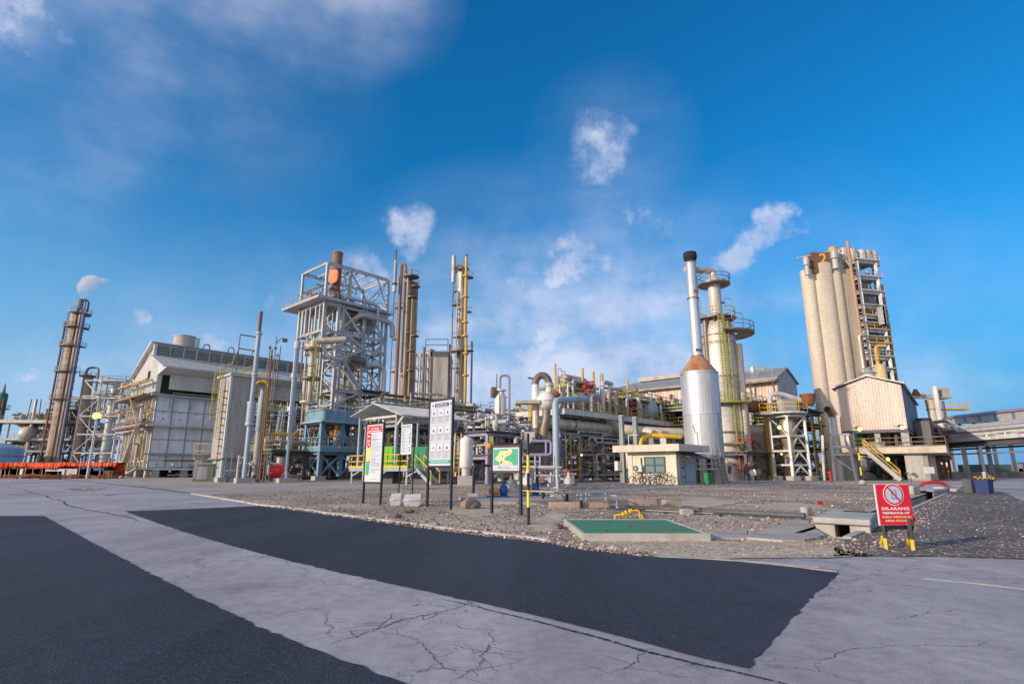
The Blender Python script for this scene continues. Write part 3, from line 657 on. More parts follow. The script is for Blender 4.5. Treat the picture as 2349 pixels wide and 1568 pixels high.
def deck(root, fr, a0, a1, b0, b1, z, m=None, t=.22, rails=None, rm=None, rs=2.2, rr=.035):
    P_('deck', m or M_grey, root, 'fbox', fr, a0, a1, b0, b1, z-t, z)
    if rails:
        for rl in rails:
            e = {'A': (fr.p(a0, b0, z), fr.p(a0, b1, z)), 'B': (fr.p(a0, b0, z), fr.p(a1, b0, z)), 'C': (fr.p(a1, b0, z), fr.p(a1, b1, z)), 'D': (fr.p(a0, b1, z), fr.p(a1, b1, z))}[rl]
            P_('railing', rm or M_yg, root, 'rail', e, 1.1, rs, rr)
def ribs(mb, fr, plane, at, e0, e1, zlo, zhi, step, w=.10, d=.06):
    """corrugations: real raised ribs; zlo / zhi are functions of the position along the wall"""
    k = int((e1-e0)/step)
    for i in range(k+1):
        e = e0+(i+.5)*(e1-e0)/(k+1)
        lo = zlo(e) if callable(zlo) else zlo; hi = zhi(e) if callable(zhi) else zhi
        if plane == 'A': mb.fbox(fr, at-d, at, e-w/2, e+w/2, lo, hi)
        else: mb.fbox(fr, e-w/2, e+w/2, at-d, at, lo, hi)
# ---------------------------------------------------------------- reformer building
fr = Fr(W(337, 1075, 100)); RF = fr
root = T('furnace_building', 'long pale panelled furnace building with a louvred ridge, left of the grey concrete tower', 'industrial building', fr.p(0, 0))
zb = fr.hitB(0, *Z2(240, 1325))[1]; zA = fr.hitB(0, *Z2(310, 935))[1]; zB_ = fr.hitB(0, *Z2(262, 1185))[1]; zC = fr.hitB(0, *Z2(375, 650))[1]
aend = fr.hitB(0, 745.5, 900)[0]; bend_ = fr.hitA(0, *Z2(45, 1000))[0]
P_('furnace_wall', M_panel, root, 'fbox', fr, 0, aend, 0, bend_, zb, zC-.6)
# panel seams on the shaded long side
n = 12
for i in range(n+1):
    a = aend*i/n
    P_('wall_rib', M_grey, root, 'fbox', fr, a-.09, a+.09, -.10, -.003, zb+.1, zC-.8)
for z in (zb+.25, (zb+zB_)/2+.2, zB_, (zB_+zA)/2, zA, (zA+zC)/2-.3):
    P_('wall_seam', M_grey, root, 'fbox', fr, -.05, aend, -.13, -.104, z-.06, z+.06)
for z, wd, m in ((zA, 1.1, M_concl), (zB_, .5, M_grey), (zC-.3, 1.5, M_bluegrey)):
    w_ = P_('walkway', m, root, 'fbox', fr, -1.2, aend, -wd, -.14, z-.28, z)
P_('walkway', M_insd, root, 'fbox', fr, -2.2, -.01, -.2, bend_+1, zA-.3, zA); P_('walkway', M_insd, root, 'fbox', fr, -2.4, -.01, -.5, bend_+1, zC-.6, zC-.3)
mb = MB(); mb.fbox(fr, 2, aend, -1.53, -1.501, zC-.05, zC+.1); mb.build('walkway_edge', M_yg, root)
for i in range(9):
    a = 2+i*aend/9; P_('bracket', M_bluegrey, root, 'beam', fr.p(a, -1.35, zC-.45), fr.p(a, -.2, zC-2.6), .12, .2)
R = random.Random(3)
for i in range(n):                                          # burner peepholes
    for z in ((zb+zB_)/2-.6, zA+1.1, zA+2.3):
        if R.random() < .75: P_('peephole', M_dgrey, root, 'fbox', fr, aend*(i+.5)/n-.1, aend*(i+.5)/n+.1, -.09, -.002, z, z+.2)
# lit left end: buckstays
for i in range(9):
    b = bend_*(i+.5)/9; P_('buckstay', M_ins, root, 'fbox', fr, -.45, -.003, b-.17, b+.17, zb, zA-.4); P_('buckstay', M_ins, root, 'fbox', fr, -.45, -.003, b-.17, b+.17, zA+.05, zC-.7)
for z in ((zb+zB_)/2, (zA+zC)/2): P_('buckstay_beam', M_ins, root, 'fbox', fr, -.62, -.455, 0, bend_, z-.15, z+.15)
for i in range(7): P_('pier', M_concl, root, 'box', fr.p(1.5+i*aend/7, .8, 0), 1.1, 1.1, zb-.1, -HA)
for i in range(3): P_('pier', M_concl, root, 'box', fr.p(.8, 2+i*bend_/3, 0), 1.1, 1.1, zb-.05, -HA)
P_('underside_shade', M_dark, root, 'fbox', fr, 3, aend, 3, bend_, .0, zb-.1)  # near-black block stands in for the shade beneath the raised building
clutter(root, fr, 2, aend-3, -1.4, -.3, .2, zb+2.3, 16, 77, ves=0, val=6)
# upper house: gable profile traced on the lit end
gp = [fr.hitA(-.2, *Z2(x, y)) for x, y in ((355, 640), (418, 412), (303, 317), (303, 226), (289, 213), (118, 520), (112, 640))]
zr = [q[1] for q in gp]; bq = [q[0] for q in gp]
b_lou = bq[2]; base_z = zC+.35
prof = [(.9, base_z), (.9, gp[1][1]-.9), (bq[1], gp[1][1]), (b_lou, gp[2][1]), (b_lou, gp[3][1]), (b_lou+.7, gp[4][1]), (bq[5], gp[5][1]), (bq[5], base_z)]
P_('upper_wall', M_sheet, root, 'prism', [fr.p(-.2, b, z) for b, z in prof], AX*(aend+.2))
P_('roof', M_lgrey, root, 'prism', [fr.p(-1.0, b, z) for b, z in ((bq[1]-.5, gp[1][1]-.12), (b_lou-.02, gp[2][1]+.06), (b_lou-.02, gp[2][1]+.26), (bq[1]-.5, gp[1][1]+.08))], AX*(aend+1.4))
P_('roof', M_lgrey, root, 'prism', [fr.p(-1.0, b, z) for b, z in ((b_lou-.5, gp[4][1]+.05), (b_lou+.7, gp[4][1]+.12), (bq[5]-.6, gp[5][1]-.1), (bq[5]-.6, gp[5][1]-.3), (b_lou+.7, gp[4][1]+.02))][:4], AX*(aend+1.4))
P_('wall_gap_shade', M_dark, root, 'fbox', fr, .6, aend-.2, .70, .895, base_z-.3, gp[1][1]-.35)  # near-black box puts the shade of the gaps round the cladding into colour
mb = MB(); zlo = fr.hitB(-.1, *Z2(400, 612))[1]; zhi = fr.hitB(-.1, *Z2(425, 432))[1]
zhi = gp[1][1]-.75; zlo = base_z+.45; mb.fbox(fr, 1.6, aend, -.25, -.18, zlo, zhi); ribs(mb, fr, 'B', -.25, 1.6, aend, zlo, zhi, .6, .14, .05); mb.build('cladding', M_sheet, root)
mb = MB(); ribs(mb, fr, 'A', -.2, .9, bq[5], base_z, lambda b: (prof[1][1] if b < .9 else (gp[2][1]+(b_lou-b)*-.0 if b < b_lou else gp[4][1]+(gp[5][1]-gp[4][1])*(b-b_lou-.7)/(bq[5]-b_lou-.7)))-.8, .7, .12, .05)
mb.build('cladding_rib', M_sheet, root)
M_louv = mat('grey green louvre', (.42, .47, .43), .6, 0, .35); l0, l1 = gp[2][1]+.35, gp[3][1]-.1
for i in range(6):
    z = l0+(l1-l0)*i/5; P_('louvre', M_louv, root, 'fbox', fr, 0, aend, b_lou-.32, b_lou-.05, z-.09, z+.04)
for i in range(15): P_('louvre_post', M_lgrey, root, 'fbox', fr, aend*i/14-.08, aend*i/14+.08, b_lou-.40, b_lou-.325, l0-.2, l1+.2)
P_('louvre_back', M_dgrey, root, 'fbox', fr, 0, aend, b_lou-.04, b_lou-.003, l0-.2, l1+.1)
P_('louvre_end', M_sheet, root, 'fbox', fr, -.5, -.02, b_lou-.6, b_lou-.01, l0-.3, l1+.2)
c = fr.p(5.5, b_lou+3, gp[4][1]-1.2); rr = 92*.2575*mpp(105, 24)
v = P_('roof_fan', M_concl, root, 'lathe', c, [(rr, 0), (rr, 3.5), (rr*1.05, 3.55), (rr*1.05, 3.8), (rr*.9, 3.8), (rr*.85, 2.6)], 22); P_('duct', M_white, v, 'lathe', c+AX*rr*.9-BX*.8, [(.7, 0), (.7, 3.4), (.75, 3.6)], 14)
for (x, y0, y1) in ((742, 272, 212), (962, 300, 240), (1172, 330, 276), (1372, 358, 306)):
    a, z = fr.hitB(b_lou+.5, *Z2(x, y0)); z1 = fr.hitB(b_lou+.5, *Z2(x, y1))[1]
    P_('vent_pipe', M_insd, root, 'pipe', [fr.p(a, b_lou+.5, z-.6), fr.p(a, b_lou+.5, z1), fr.p(a+1.1, b_lou+.5, z1), fr.p(a+1.1, b_lou+.5, z1-1)], .11, 6, bend=.5)
P_('window', M_dark, root, 'fbox', fr, -.3, -.203, 5.2, 6.4, zC+3, zC+4.6)
P_('railing', M_yg, root, 'rail', [fr.p(-2.3, -.4, zC-.3), fr.p(-2.3, bend_+.8, zC-.3)], 1.2, 2); P_('railing', M_ins, root, 'rail', [fr.p(-2.1, -.1, zA), fr.p(-2.1, bend_+.8, zA)], 1.2, 2)
P_('stair', M_ins, root, 'beam', fr.p(-1.9, 1, zA), fr.p(-1.9, 8, zC-.4), .8, .18); P_('stair', M_ins, root, 'beam', fr.p(-1.9, 8, zb-1), fr.p(-1.9, 1.5, zA), .8, .18)
for q, w_ in (((145, 1310), 1.2),): P_('stair', M_lgrey, root, 'beam', fr.p(-3, 3, 0), fr.p(-1, .5, zb+.4), 1, .15)
clutter(root, fr, -2.0, -.5, 0, bend_+1, zC, zC+2.6, 14, 5, ves=0, val=2); clutter(root, fr, -2.0, -.7, 0, bend_+1, zA, zA+4, 14, 6, ves=0, val=3); clutter(root, fr, -2.0, -.7, 0, bend_+1, zb, zA-.4, 14, 8, ves=0, val=3)
# ---------------------------------------------------------------- concrete tower
fr = Fr(W(*Z2(915, 1230), 62))
root = T('concrete_tower', 'tall grey concrete slab tower with a yellow caged ladder on its sunlit side', 'tower', fr.p(0, 0))
aw = fr.hitB(0, *Z2(1150, 900))[0]; bw_ = fr.hitA(0, *Z2(845, 900))[0]; zt = fr.hitB(0, *Z2(1005, 492))[1]; z0 = fr.hitB(0, *Z2(915, 1228))[1]
P_('shaft', M_conc, root, 'fbox', fr, 0, aw, 0, bw_, z0, zt)
P_('corner_post', M_lgrey, root, 'fbox', fr, -.12, .12, -.12, .12, .35, zt)
P_('base_block', M_bluegrey, root, 'fbox', fr, .2, aw-.1, .15, bw_-.1, .5, z0-.05)
P_('base_ledge', M_insd, root, 'fbox', fr, -.25, aw+.25, -.25, bw_+.2, z0-.16, z0-.003) 
for a in (0, aw*.5, aw): P_('footing', M_concl, root, 'box', fr.p(a, 0, 0), .9, .9, .5, -HA)
P_('coping', M_lgrey, root, 'fbox', fr, -.25, aw+.25, -.25, bw_+.2, zt+.003, zt+.2)
P_('railing', M_yg, root, 'rail', [fr.p(0, bw_, zt+.2), fr.p(0, 0, zt+.2), fr.p(aw, 0, zt+.2), fr.p(aw, bw_, zt+.2)], 1.25, 1.0, .035)
lb = fr.hitA(-.2, *Z2(800, 1060))[1]
P_('ladder', M_yg, root, 'ladder', fr.p(-.35, bw_*.62, lb), fr.p(-.35, bw_*.62, zt+1.6), BX, .55, .035, cage=-AX)
P_('riser_pipe', M_insd, root, 'tube', fr.p(-.3, bw_*.22, .6), fr.p(-.3, bw_*.22, zt-.4), .07, 6)
for i in range(12): P_('pipe_clip', M_insd, root, 'fbox', fr, -.45, -.003, bw_*.22-.12, bw_*.22+.12, 1.5+i*(zt-2.5)/12, 1.6+i*(zt-2.5)/12)
# gallows frame on the tower top
pg = [fr.hitB(.8, *Z2(x, y)) for x, y in ((1030, 470), (1072, 128), (1225, 152), (1062, 250), (1210, 275), (985, 420))]
mb = MB(); q = lambda i: fr.p(pg[i][0], .8, pg[i][1])
for i, j in ((0, 1), (1, 2), (3, 4), (3, 5)): P_('pipe_gantry', M_insd, root, 'tube', q(i), q(j), .07, 6)
# junction cabinets at the foot
for (x, y, wx, hz, lbl) in ((700, 1435, 1.3, 3.0, 'tall weathered green grey cabinet at the left foot of the concrete tower'), (745, 1440, 1.7, 1.9, 'squat ribbed grey green transformer cabinet at the foot of the concrete tower')):
    p = G(*Z2(x, y)); p = Vector((p.x, p.y, 0))*1.0; r_ = T('control_cabinet', lbl, 'cabinet', p, 'cabinets at the foot of the concrete tower')
    P_('cabinet_body', mat('grey green enamel', (.30, .32, .26), .6, 0, .4, rust=.1), r_, 'box', p, wx, 1.1, hz, .5); P_('lid', M_lgrey, r_, 'box', p+ZX*(hz+.003), wx+.15, 1.25, .12, .5)
    P_('cabinet_door', M_lgrey, r_, 'box', p+Vector((.27*wx*0, -.60, .3)), wx*.55, .05, hz*.7, .5)
p = G(*Z2(770, 1430)); r_ = T('yellow_gate_rail', 'yellow guard rail standing on the cabinets left of the concrete tower', 'guard rail', (p.x, p.y, 2.6))
P_('railing', M_yel, r_, 'rail', [Vector((p.x-2.2, p.y+.5, 2.6)), Vector((p.x-.9, p.y+.5, 2.6)), Vector((p.x+.6, p.y+.9, 2.6))], 1.9, 1.1, .045)
clut = T('process_pipework', 'grey pumps and small pipes at the foot of the concrete tower', 'pipework', fr.p(0, -1)); clutter(clut, fr, 0, aw+1, -1.8, -.4, 0, 3.2, 12, 31, mats=[M_lgrey, M_bluegrey, M_insd], rmax=.14, ves=0, val=4)
# blue grey stack in front of the tower
def stack(name, label, pts, Y, m_list, cat='stack', group=None, n=18):
    """pts: (picture x, picture y, half width in picture units, material)"""
    xb = W(pts[0][0], pts[0][1], Y).x; xt = W(pts[-1][0], pts[-1][1], Y).x; X = (xb+xt)/2
    base = Vector((X, Y, 0)); r_ = T(name, label, cat, base, group)
    for (x, y0, y1, rp, m, nm) in m_list:
        za = max(0, zat(y0, Y)); zb2 = zat(y1, Y); r = rp*mpp(Y, (za+zb2)/2)
        P_(nm, m, r_, 'lathe', base+ZX*za, [(r, 0), (r, zb2-za-.1), (r*.93, zb2-za-.002)], n)
    return r_, base
st, base = stack('vent_stack', 'tall blue grey vent stack with a rusty tip in front of the concrete tower', [(558, 1092), (601, 716)], 58,
    [(0, 1110, 976, 5.2, M_bluegrey, 'shaft'), (0, 976, 921, 9.0, M_bluegrey, 'wide_section'), (0, 921, 760, 5.0, M_bluegrey, 'shaft'), (0, 760, 714, 3.8, M_rust, 'rusty_tip')])
for y in (972, 924, 858, 765): P_('flange', M_lgrey, st, 'lathe', base+ZX*zat(y, 58), [(.2, -.09), (10*mpp(58, 8) if y > 900 else .34, -.08), (10*mpp(58, 8) if y > 900 else .34, .08), (.2, .09)], 16)
P_('plinth', M_concl, st, 'box', base, 1.6, 1.6, .5, .6)
xa = T('process_pipework', 'bundle of thin brown and grey riser pipes right of the blue grey vent stack', 'pipework', (base.x+1.2, 59, 0))
for k_, (dx, y1, r, m) in enumerate(((.75, 790, .06, M_insd), (1.0, 800, .10, M_rust), (1.35, 770, .05, M_insd), (1.6, 810, .06, M_grey), (1.9, 792, .05, M_insd))):
    b_ = Vector((base.x+dx, 59.3, 0)); P_('pipe', m, xa, 'pipe', [b_, b_+ZX*zat(y1, 59)], r, 6)
    P_('valve', M_dgrey, xa, 'sphere', b_+ZX*(zat(y1, 59)-.3-.5*k_), .16, 8)
P_('lamp_arm', M_dgrey, xa, 'pipe', [Vector((base.x+1.3, 59.3, 14.6)), Vector((base.x+2.2, 58.8, 15.2)), Vector((base.x+2.5, 58.8, 14.9))], .05, 5)
P_('floodlight', M_dgrey, xa, 'box', Vector((base.x+2.5, 58.8, 14.7)), .5, .35, .35, .5)
# grey drum with yellow gooseneck
Y = 68; pt = W(*Z2(1290, 600), Y); pb_ = W(*Z2(1245, 1000), Y); c = Vector(((pt.x+pb_.x)/2, Y, 0))
r_ = T('storage_vessel', 'slim blue grey vessel with a domed top beside a yellow gooseneck pipe', 'vessel', c)
rv = 42*.2575*mpp(Y, 10); P_('vessel_shell', M_bluegrey, r_, 'vessel', c+ZX*(pb_.z), c+ZX*(pt.z), rv, 20); P_('skirt', M_grey, r_, 'lathe', c, [(rv*.9, 0), (rv*.9, pb_.z+.5)], 16)
P_('ladder', M_insd, r_, 'ladder', c+Vector((-rv-.3, -.2, 3)), c+Vector((-rv-.3, -.2, pt.z+1)), (0, 1, 0), .5, .04)
c2 = Vector((W(*Z2(1340, 600), Y).x, Y-.6, 0)); zt = W(*Z2(1340, 552), Y).z; zl = W(*Z2(1300, 1020), Y).z
r_ = T('gooseneck_pipe', 'bright yellow gooseneck pipe beside the blue grey vessel', 'pipe', c2)
P_('pipe', M_yelp, r_, 'pipe', [c2+Vector((-1.5, 0, zt-1.6)), c2+Vector((-1.5, 0, zt)), c2+Vector((0, 0, zt)), c2+Vector((0, 0, zl)), c2+Vector((3.8, 0, zl))], .2, 10, bend=.7)
P_('pipe', M_yelp, r_, 'pipe', [c2+Vector((-3.6, 0, zl+7.3)), c2+Vector((0, .1, zl+7.3))], .1, 8); P_('support', M_grey, r_, 'tube', c2, c2+ZX*zl, .1, 8)
# tall galvanised stack pair in front of the big steel tower
st, base = stack('vent_stack', 'tall silvery stack with a cap left of the steel tower', [(668, 1025), (677, 783)], 76,
    [(0, 1105, 925, 6.2, M_galv, 'shaft'), (0, 925, 800, 5.6, M_galv, 'shaft'), (0, 800, 783, 7.0, M_lgrey, 'cap')])
for y in (938, 862): P_('flange', M_lgrey, st, 'lathe', base+ZX*zat(y, 76), [(.3, -.3), (.5, -.28), (.5, .28), (.3, .3)], 16)
st, base = stack('lighting_mast', 'pale blue grey pole on a concrete footing beside the silvery stack', [(655, 1106), (680, 800)], 60,
    [(0, 1110, 980, 3.7, M_bluegrey, 'pole'), (0, 980, 800, 3.2, M_bluegrey, 'pole')])
P_('footing', M_concl, st, 'box', base, 1.9, 1.9, .45, .7); P_('arm', M_lgrey, st, 'tube', base+Vector((-2.0, 0, zat(952, 60))), base+ZX*zat(952, 60), .06, 6); P_('lamp', M_white, st, 'sphere', base+Vector((-2.0, 0, zat(952, 60))), .2, 8)
for i in range(4):
    t = i*math.pi/2+.7; P_('stiffener', M_bluegrey, st, 'beam', base+Vector((math.cos(t)*.5, math.sin(t)*.5, .45)), base+ZX*1.4, .06, .1)
# ---------------------------------------------------------------- big steel tower
Y = 90; fr = Fr(W(*Z3(470, 500), Y)); TW = fr
root = T('steel_tower', 'huge pale grey steel lattice tower with open platforms and a rusty stack on top', 'steel tower', fr.p(0, 0))
hb = lambda x, y: fr.hitB(0, *Z3(x, y)); ha = lambda x, y: fr.hitA(0, *Z3(x, y))
zt = hb(500, 130)[1]; zd = hb(480, 425)[1]; zs_ = hb(470, 485)[1]; zm1 = hb(450, 725)[1]; zm2 = hb(600, 985)[1]; zl2 = hb(600, 1270)[1]; zl3 = hb(600, 1400)[1]
a1 = hb(600, 480)[0]; a2 = hb(820, 690)[0]; a3 = hb(1022, 600)[0]; b2 = ha(280, 235)[0]
b2l = b2*1.0; bm = b2*.45
T4 = [0, a1, a2, a3]
col = lambda a, b, z0, z1, w=.42: P_('post', M_lgrey, root, 'ibeam', fr.p(a, b, z0), fr.p(a, b, z1), w, w, .06)
def bm_(p, q, w=.3, h=.42, m=None): P_('beam', m or M_lgrey, root, 'ibeam', p, q, w, h, .05)
def br_(p, q, w=.2, m=None): P_('brace', m or M_lgrey, root, 'beam', p, q, w)
for a in (0, a3): 
    for b in (0, b2): col(a, b, zl3 if a == 0 else 0, zt)
col(a1, 0, 0, zd-.4, .5); col(a1+.9, 0, 0, zd-.4, .3); col(a2, 0, 0, zd-.4, .45); col(a3-.9, 0, 0, zd-.4, .35); col(a3*.36, 0, zd, zt, .4)
for a in (a1, a2, a3): col(a, b2, 0, zd-.4, .45); col(a, bm, 0, zd-.4, .35)
for b in (bm*.35, bm*.7, bm*1.2, bm*1.6, bm*1.9): col(0, b, zm1, zs_, .3)
for b in (bm*.5, bm, bm*1.6): col(.6, b, zl2, zm1, .26)
for z, AA in ((zt, (0, a3)), (zd-.25, (0, a3)), (zs_, (0, a3)), (zm1, (0, a3)), (zm2, (a1, a3)), (zl2, (a1, a3)), (zl3, (a1, a3)), ((zm1+zm2)/2, (a1, a3))):
    for b in (0, bm, b2):
        if z == zt and b == bm: continue
        bm_(fr.p(AA[0]+.2, b, z), fr.p(AA[1]-.2, b, z), .3, .55 if z == zt else .42)
    for a in (AA[0], a2, a3):
        if z == zt and a == a2: continue
        bm_(fr.p(a, .2, z+.01), fr.p(a, b2-.2, z+.01), .28, .4)
bm_(fr.p(0, 0, zm1-1.8), fr.p(0, b2, zm1-1.8), .3, .5); bm_(fr.p(0, b2*.98, zt-3.5), fr.p(a3*.3, b2*.98, zt-3.5)); bm_(fr.p(a3*.36, 0, zt-.5), fr.p(a3*.36, b2, zt-.5))
for a in (a3*.2, a3*.5, a3*.65, a3*.82): bm_(fr.p(a, .2, zt-.1), fr.p(a, b2-.2, zt-.1), .2, .25)
# braces, face towards the right (b = 0) and the inner planes
for b in (0, bm, b2):
    for (p, q) in (((a1, zl3), (a2, zl2)), ((a2, zl2), (a1, zm2)), ((a1, zm2), (a2, (zm1+zm2)/2)), ((a2, (zm1+zm2)/2), (a1, zm1)), ((a1, zm1), (a2, zd-.5)), ((a2, zl3), (a3, zl2)), ((a3, zl2), (a2, zm2)), ((a2, zm2), (a3, zm1)), ((a3, zm1), (a2, zd-.5)), ((a1, zd-.5), (a2, zm1)), ((a1, 0), (a2, zl3)), ((a2, 0), (a3, zl3))):
        br_(fr.p(p[0], b, p[1]), fr.p(q[0], b, q[1]), .26 if b == 0 else .2)
for (p, q) in (((a3*.62, zd), (a3, zt)), ((a3, zd), (a3*.8, zt)), ((a3*.36, zt-.4), (a3*.7, zd)), ((0, zm1), (a1, zm2+1)), ((0, zm1-2), (a1, zm2-2)), ((a1, zm2), (a1+2, zm1)), ((a3*.36, zd), (a3*.24, zt))): br_(fr.p(p[0], 0, p[1]), fr.p(q[0], 0, q[1]), .22)
for (a, bb, z0_, z1_) in ((a3, 0, zd, zt), (a3, 0, zm1, zd), (a3, 0, zm2, zm1), (a3, 0, zl2, zm2), (a1, 0, zm2, zm1), (a1, 0, zl2, zm2), (a1, 0, zm1, zd-.5), (a2, 0, zm1, zd-.5), (a2, 0, zl2, zm2)):
    br_(fr.p(a, 0, z0_), fr.p(a, b2, z1_), .2); br_(fr.p(a, b2, z0_), fr.p(a, 0, z1_), .196)
bl = fr.hitA(-1.2, *Z3(110, 578))[0]
P_('platform', M_galv, root, 'fbox', fr, -1.6, a3*.62, -1.0, bl, zd-.75, zd-.45); P_('platform', M_galv, root, 'fbox', fr, a3*.62, a3+1, -.6, b2, zd-.7, zd-.5)
P_('platform_edge', M_concl, root, 'fbox', fr, -1.75, -1.603, -1.0, bl, zd-.75, zd-.3)
P_('railing', M_galv, root, 'rail', [fr.p(-1.6, -1.0, zd-.45), fr.p(-1.6, bl, zd-.45)], 1.2, 1.6, .04); P_('railing', M_galv, root, 'rail', [fr.p(-1.6, -1.0, zd-.45), fr.p(a3+1, -1.0, zd-.45)], 1.2, 1.6, .04)
for z in (zm1, zm2, zl2): P_('platform', M_galv, root, 'fbox', fr, a1, a2+1, .3, bm, z+.25, z+.35); P_('railing', M_galv, root, 'rail', [fr.p(a1, -.3, z+.35), fr.p(a3, -.3, z+.35)], 1.1, 1.8, .035)
P_('platform', M_dgrey, root, 'fbox', fr, a2-.5, a3+.5, -1.4, bm, zl2+.36, zl2+.56)
P_('duct', M_lgrey, root, 'pipe', [fr.p(-2.4, 1, zm2+.2), fr.p(a1+1.4, -1.0, zm2+.2), fr.p(a1+1.4, -1.0, zm2+.2), fr.p(a3*.95, -1, zm2-.4), fr.p(a3*.95, -1, zl2)], .42, 12); P_('duct', M_insd, root, 'tube', fr.p(a1+2.2, -1.0, zm2+.15), fr.p(a1+5, -1.0, zm2-.05), .62, 12)
P_('duct', M_galv, root, 'pipe', [fr.p(a3*.5, bm, zm1+1), fr.p(a3*.5, -.9, zd-2), fr.p(a3+.8, -.9, zd-2.4), fr.p(a3+.8, -.9, zd-5)], .45, 12, bend=1.6)
P_('duct', M_galv, root, 'pipe', [fr.p(a3*.25, -.9, zd+.3), fr.p(a3*.8, -.9, zd+.3), fr.p(a3*.8, -.9, zd-3.5)], .3, 10, bend=1.2)
P_('drum', M_galv, root, 'vessel', fr.p(a2-3, bm*.8, zd-3), fr.p(a2+4, bm*.8, zd-3), 1.3, 18); P_('drum', M_ins, root, 'vessel', fr.p(a2, bm, zl3), fr.p(a2, bm, zm1-2), 1.1, 16)
xt = W(*Z3(570, 60), Y+3); rr = 44*.2575*mpp(Y+3, 36); c = Vector((xt.x+.3, xt.y, zd-.4)); zz = xt.z
P_('stack', mat('brown rust stack', (.30, .17, .12), .8, .1, .5, scale=.8), root, 'lathe', c, [(rr*1.15, 0), (rr*1.15, (zz-zd)*.28), (rr*.9, (zz-zd)*.34), (rr, (zz-zd)*.45), (rr, zz-zd+.4), (rr*1.08, zz-zd+.45), (rr*1.08, zz-zd+.8), (rr*.8, zz-zd+.8)], 22)
P_('burner_shield', mat('orange shield', (.95, .16, .03), .5, 0, .2), root, 'lathe', c+Vector((-.15, -rr-.5, (zz-zd)*.52)), [(0, -.08), (1.35, -.08), (1.35, .08), (0, .08)], 16, Vector((-.4, -1, 0)))
def sub_unit(label, fr_, z, cat='pipework'):
    return T('process_pipework', label, cat, fr_.p(0, 0, z), 'pipework fitted into the steel frames')
R1_ = sub_unit('pipes, drums and valves crowded on the top deck of the steel tower', fr, zd-.4); R2_ = sub_unit('grey pipework hanging inside the middle of the steel tower', fr, zl3)
clutter(R1_, fr, -1, a3*.5, 0, bl*.85, zd-.4, zd+2.6, 30, 41, mats=[M_ins, M_galv, M_insd, M_rust, M_lgrey], rmax=.24, ves=3, val=7)
clutter(R1_, fr, 0, 4, .5, b2, zm1, zs_, 14, 42, mats=[M_lgrey, M_galv, M_ins], rmax=.28, ves=0, val=2, vert=.9)
clutter(R2_, fr, a1, a3, .3, b2, zm1, zd-1, 20, 43, mats=[M_galv, M_lgrey, M_grey], rmax=.22, ves=1, val=3); clutter(R2_, fr, a1, a3, .3, b2, zm2, zm1, 18, 44, mats=[M_galv, M_lgrey, M_insd], rmax=.2, ves=1, val=3)
clutter(root, fr, a1, a3, .3, b2, zl3, zm2, 22, 45, mats=[M_galv, M_lgrey, M_insd, M_yelp], rmax=.2, ves=2, val=4)
for i, (z0_, z1_) in enumerate(((zl2, zm2), (zm2, (zm1+zm2)/2), ((zm1+zm2)/2, zm1))):
    for s in (.3, -.3): P_('stair', M_galv, root, 'beam', fr.p(a1+1 if i % 2 else a2, -.5+s, z0_), fr.p(a2 if i % 2 else a1+1, -.5+s, z1_), .08, .28)
clutter(root, fr, 1, a3, -.5, b2, 1.5, zl3+2, 34, 46, ves=3, val=6)
# ---------------------------------------------------------------- banded burner column left of the steel tower
Y = 82; ct = W(*Z3(372, 900), Y); cb = W(*Z3(325, 1380), Y); c = Vector(((ct.x+cb.x)/2, Y, 0)); k = .2575*mpp(Y, 16)
root = T('burner_column', 'banded beige column with round platforms and a conical top, in front of the steel tower', 'column', c)
zz = lambda y: W(*Z3(340, y), Y).z
P_('column_shell', M_ins, root, 'lathe', c, [(30*k, 0), (30*k, zz(1170)), (24*k, zz(1150)), (24*k, zz(1060)), (34*k, zz(1050)), (34*k, zz(1030)), (22*k, zz(1020)), (22*k, zz(975)), (50*k, zz(905)), (66*k, zz(890)), (66*k, zz(880)), (30*k, zz(878)), (28*k, zz(840))], 22)
for y in (1160, 1370, 900):
    pl = P_('platform', M_insd if y != 1370 else M_ins, root, 'lathe', c+ZX*zz(y), [(20*k, -.25), (76*k, -.25), (80*k, -.05), (80*k, .12), (20*k, .12)], 24)
    mb = MB(); mb.torus(c+ZX*(zz(y)+1.1), 78*k, .04, n=20, m=4); mb.torus(c+ZX*(zz(y)+.6), 78*k, .03, n=20, m=4)
    for i in range(10): t = i*.628; q = c+Vector((math.cos(t), math.sin(t), 0))*78*k+ZX*zz(y); mb.tube(q, q+ZX*1.1, .03, 4)
    mb.build('railing', M_yg, pl)
P_('ladder', M_yg, root, 'ladder', c+Vector((60*k, -.8, zz(1370))), c+Vector((60*k, -.8, zz(900)+1)), (1, 0, 0), .5, .05, cage=(0, -1, 0)); P_('pipe', M_rust, root, 'tube', c+Vector((-95*k, 0, zz(1200))), c+Vector((-95*k, 0, zz(840))), .12, 6); P_('pipe', M_ins, root, 'tube', c+Vector((-38*k, -.6, 0)), c+Vector((-38*k, -.6, zz(1180))), .14, 8)
P_('pipe', M_ins, root, 'pipe', [c+ZX*(zz(845)), c+ZX*zz(830), c+Vector((4.5, 1, zz(800)))], .5, 10)
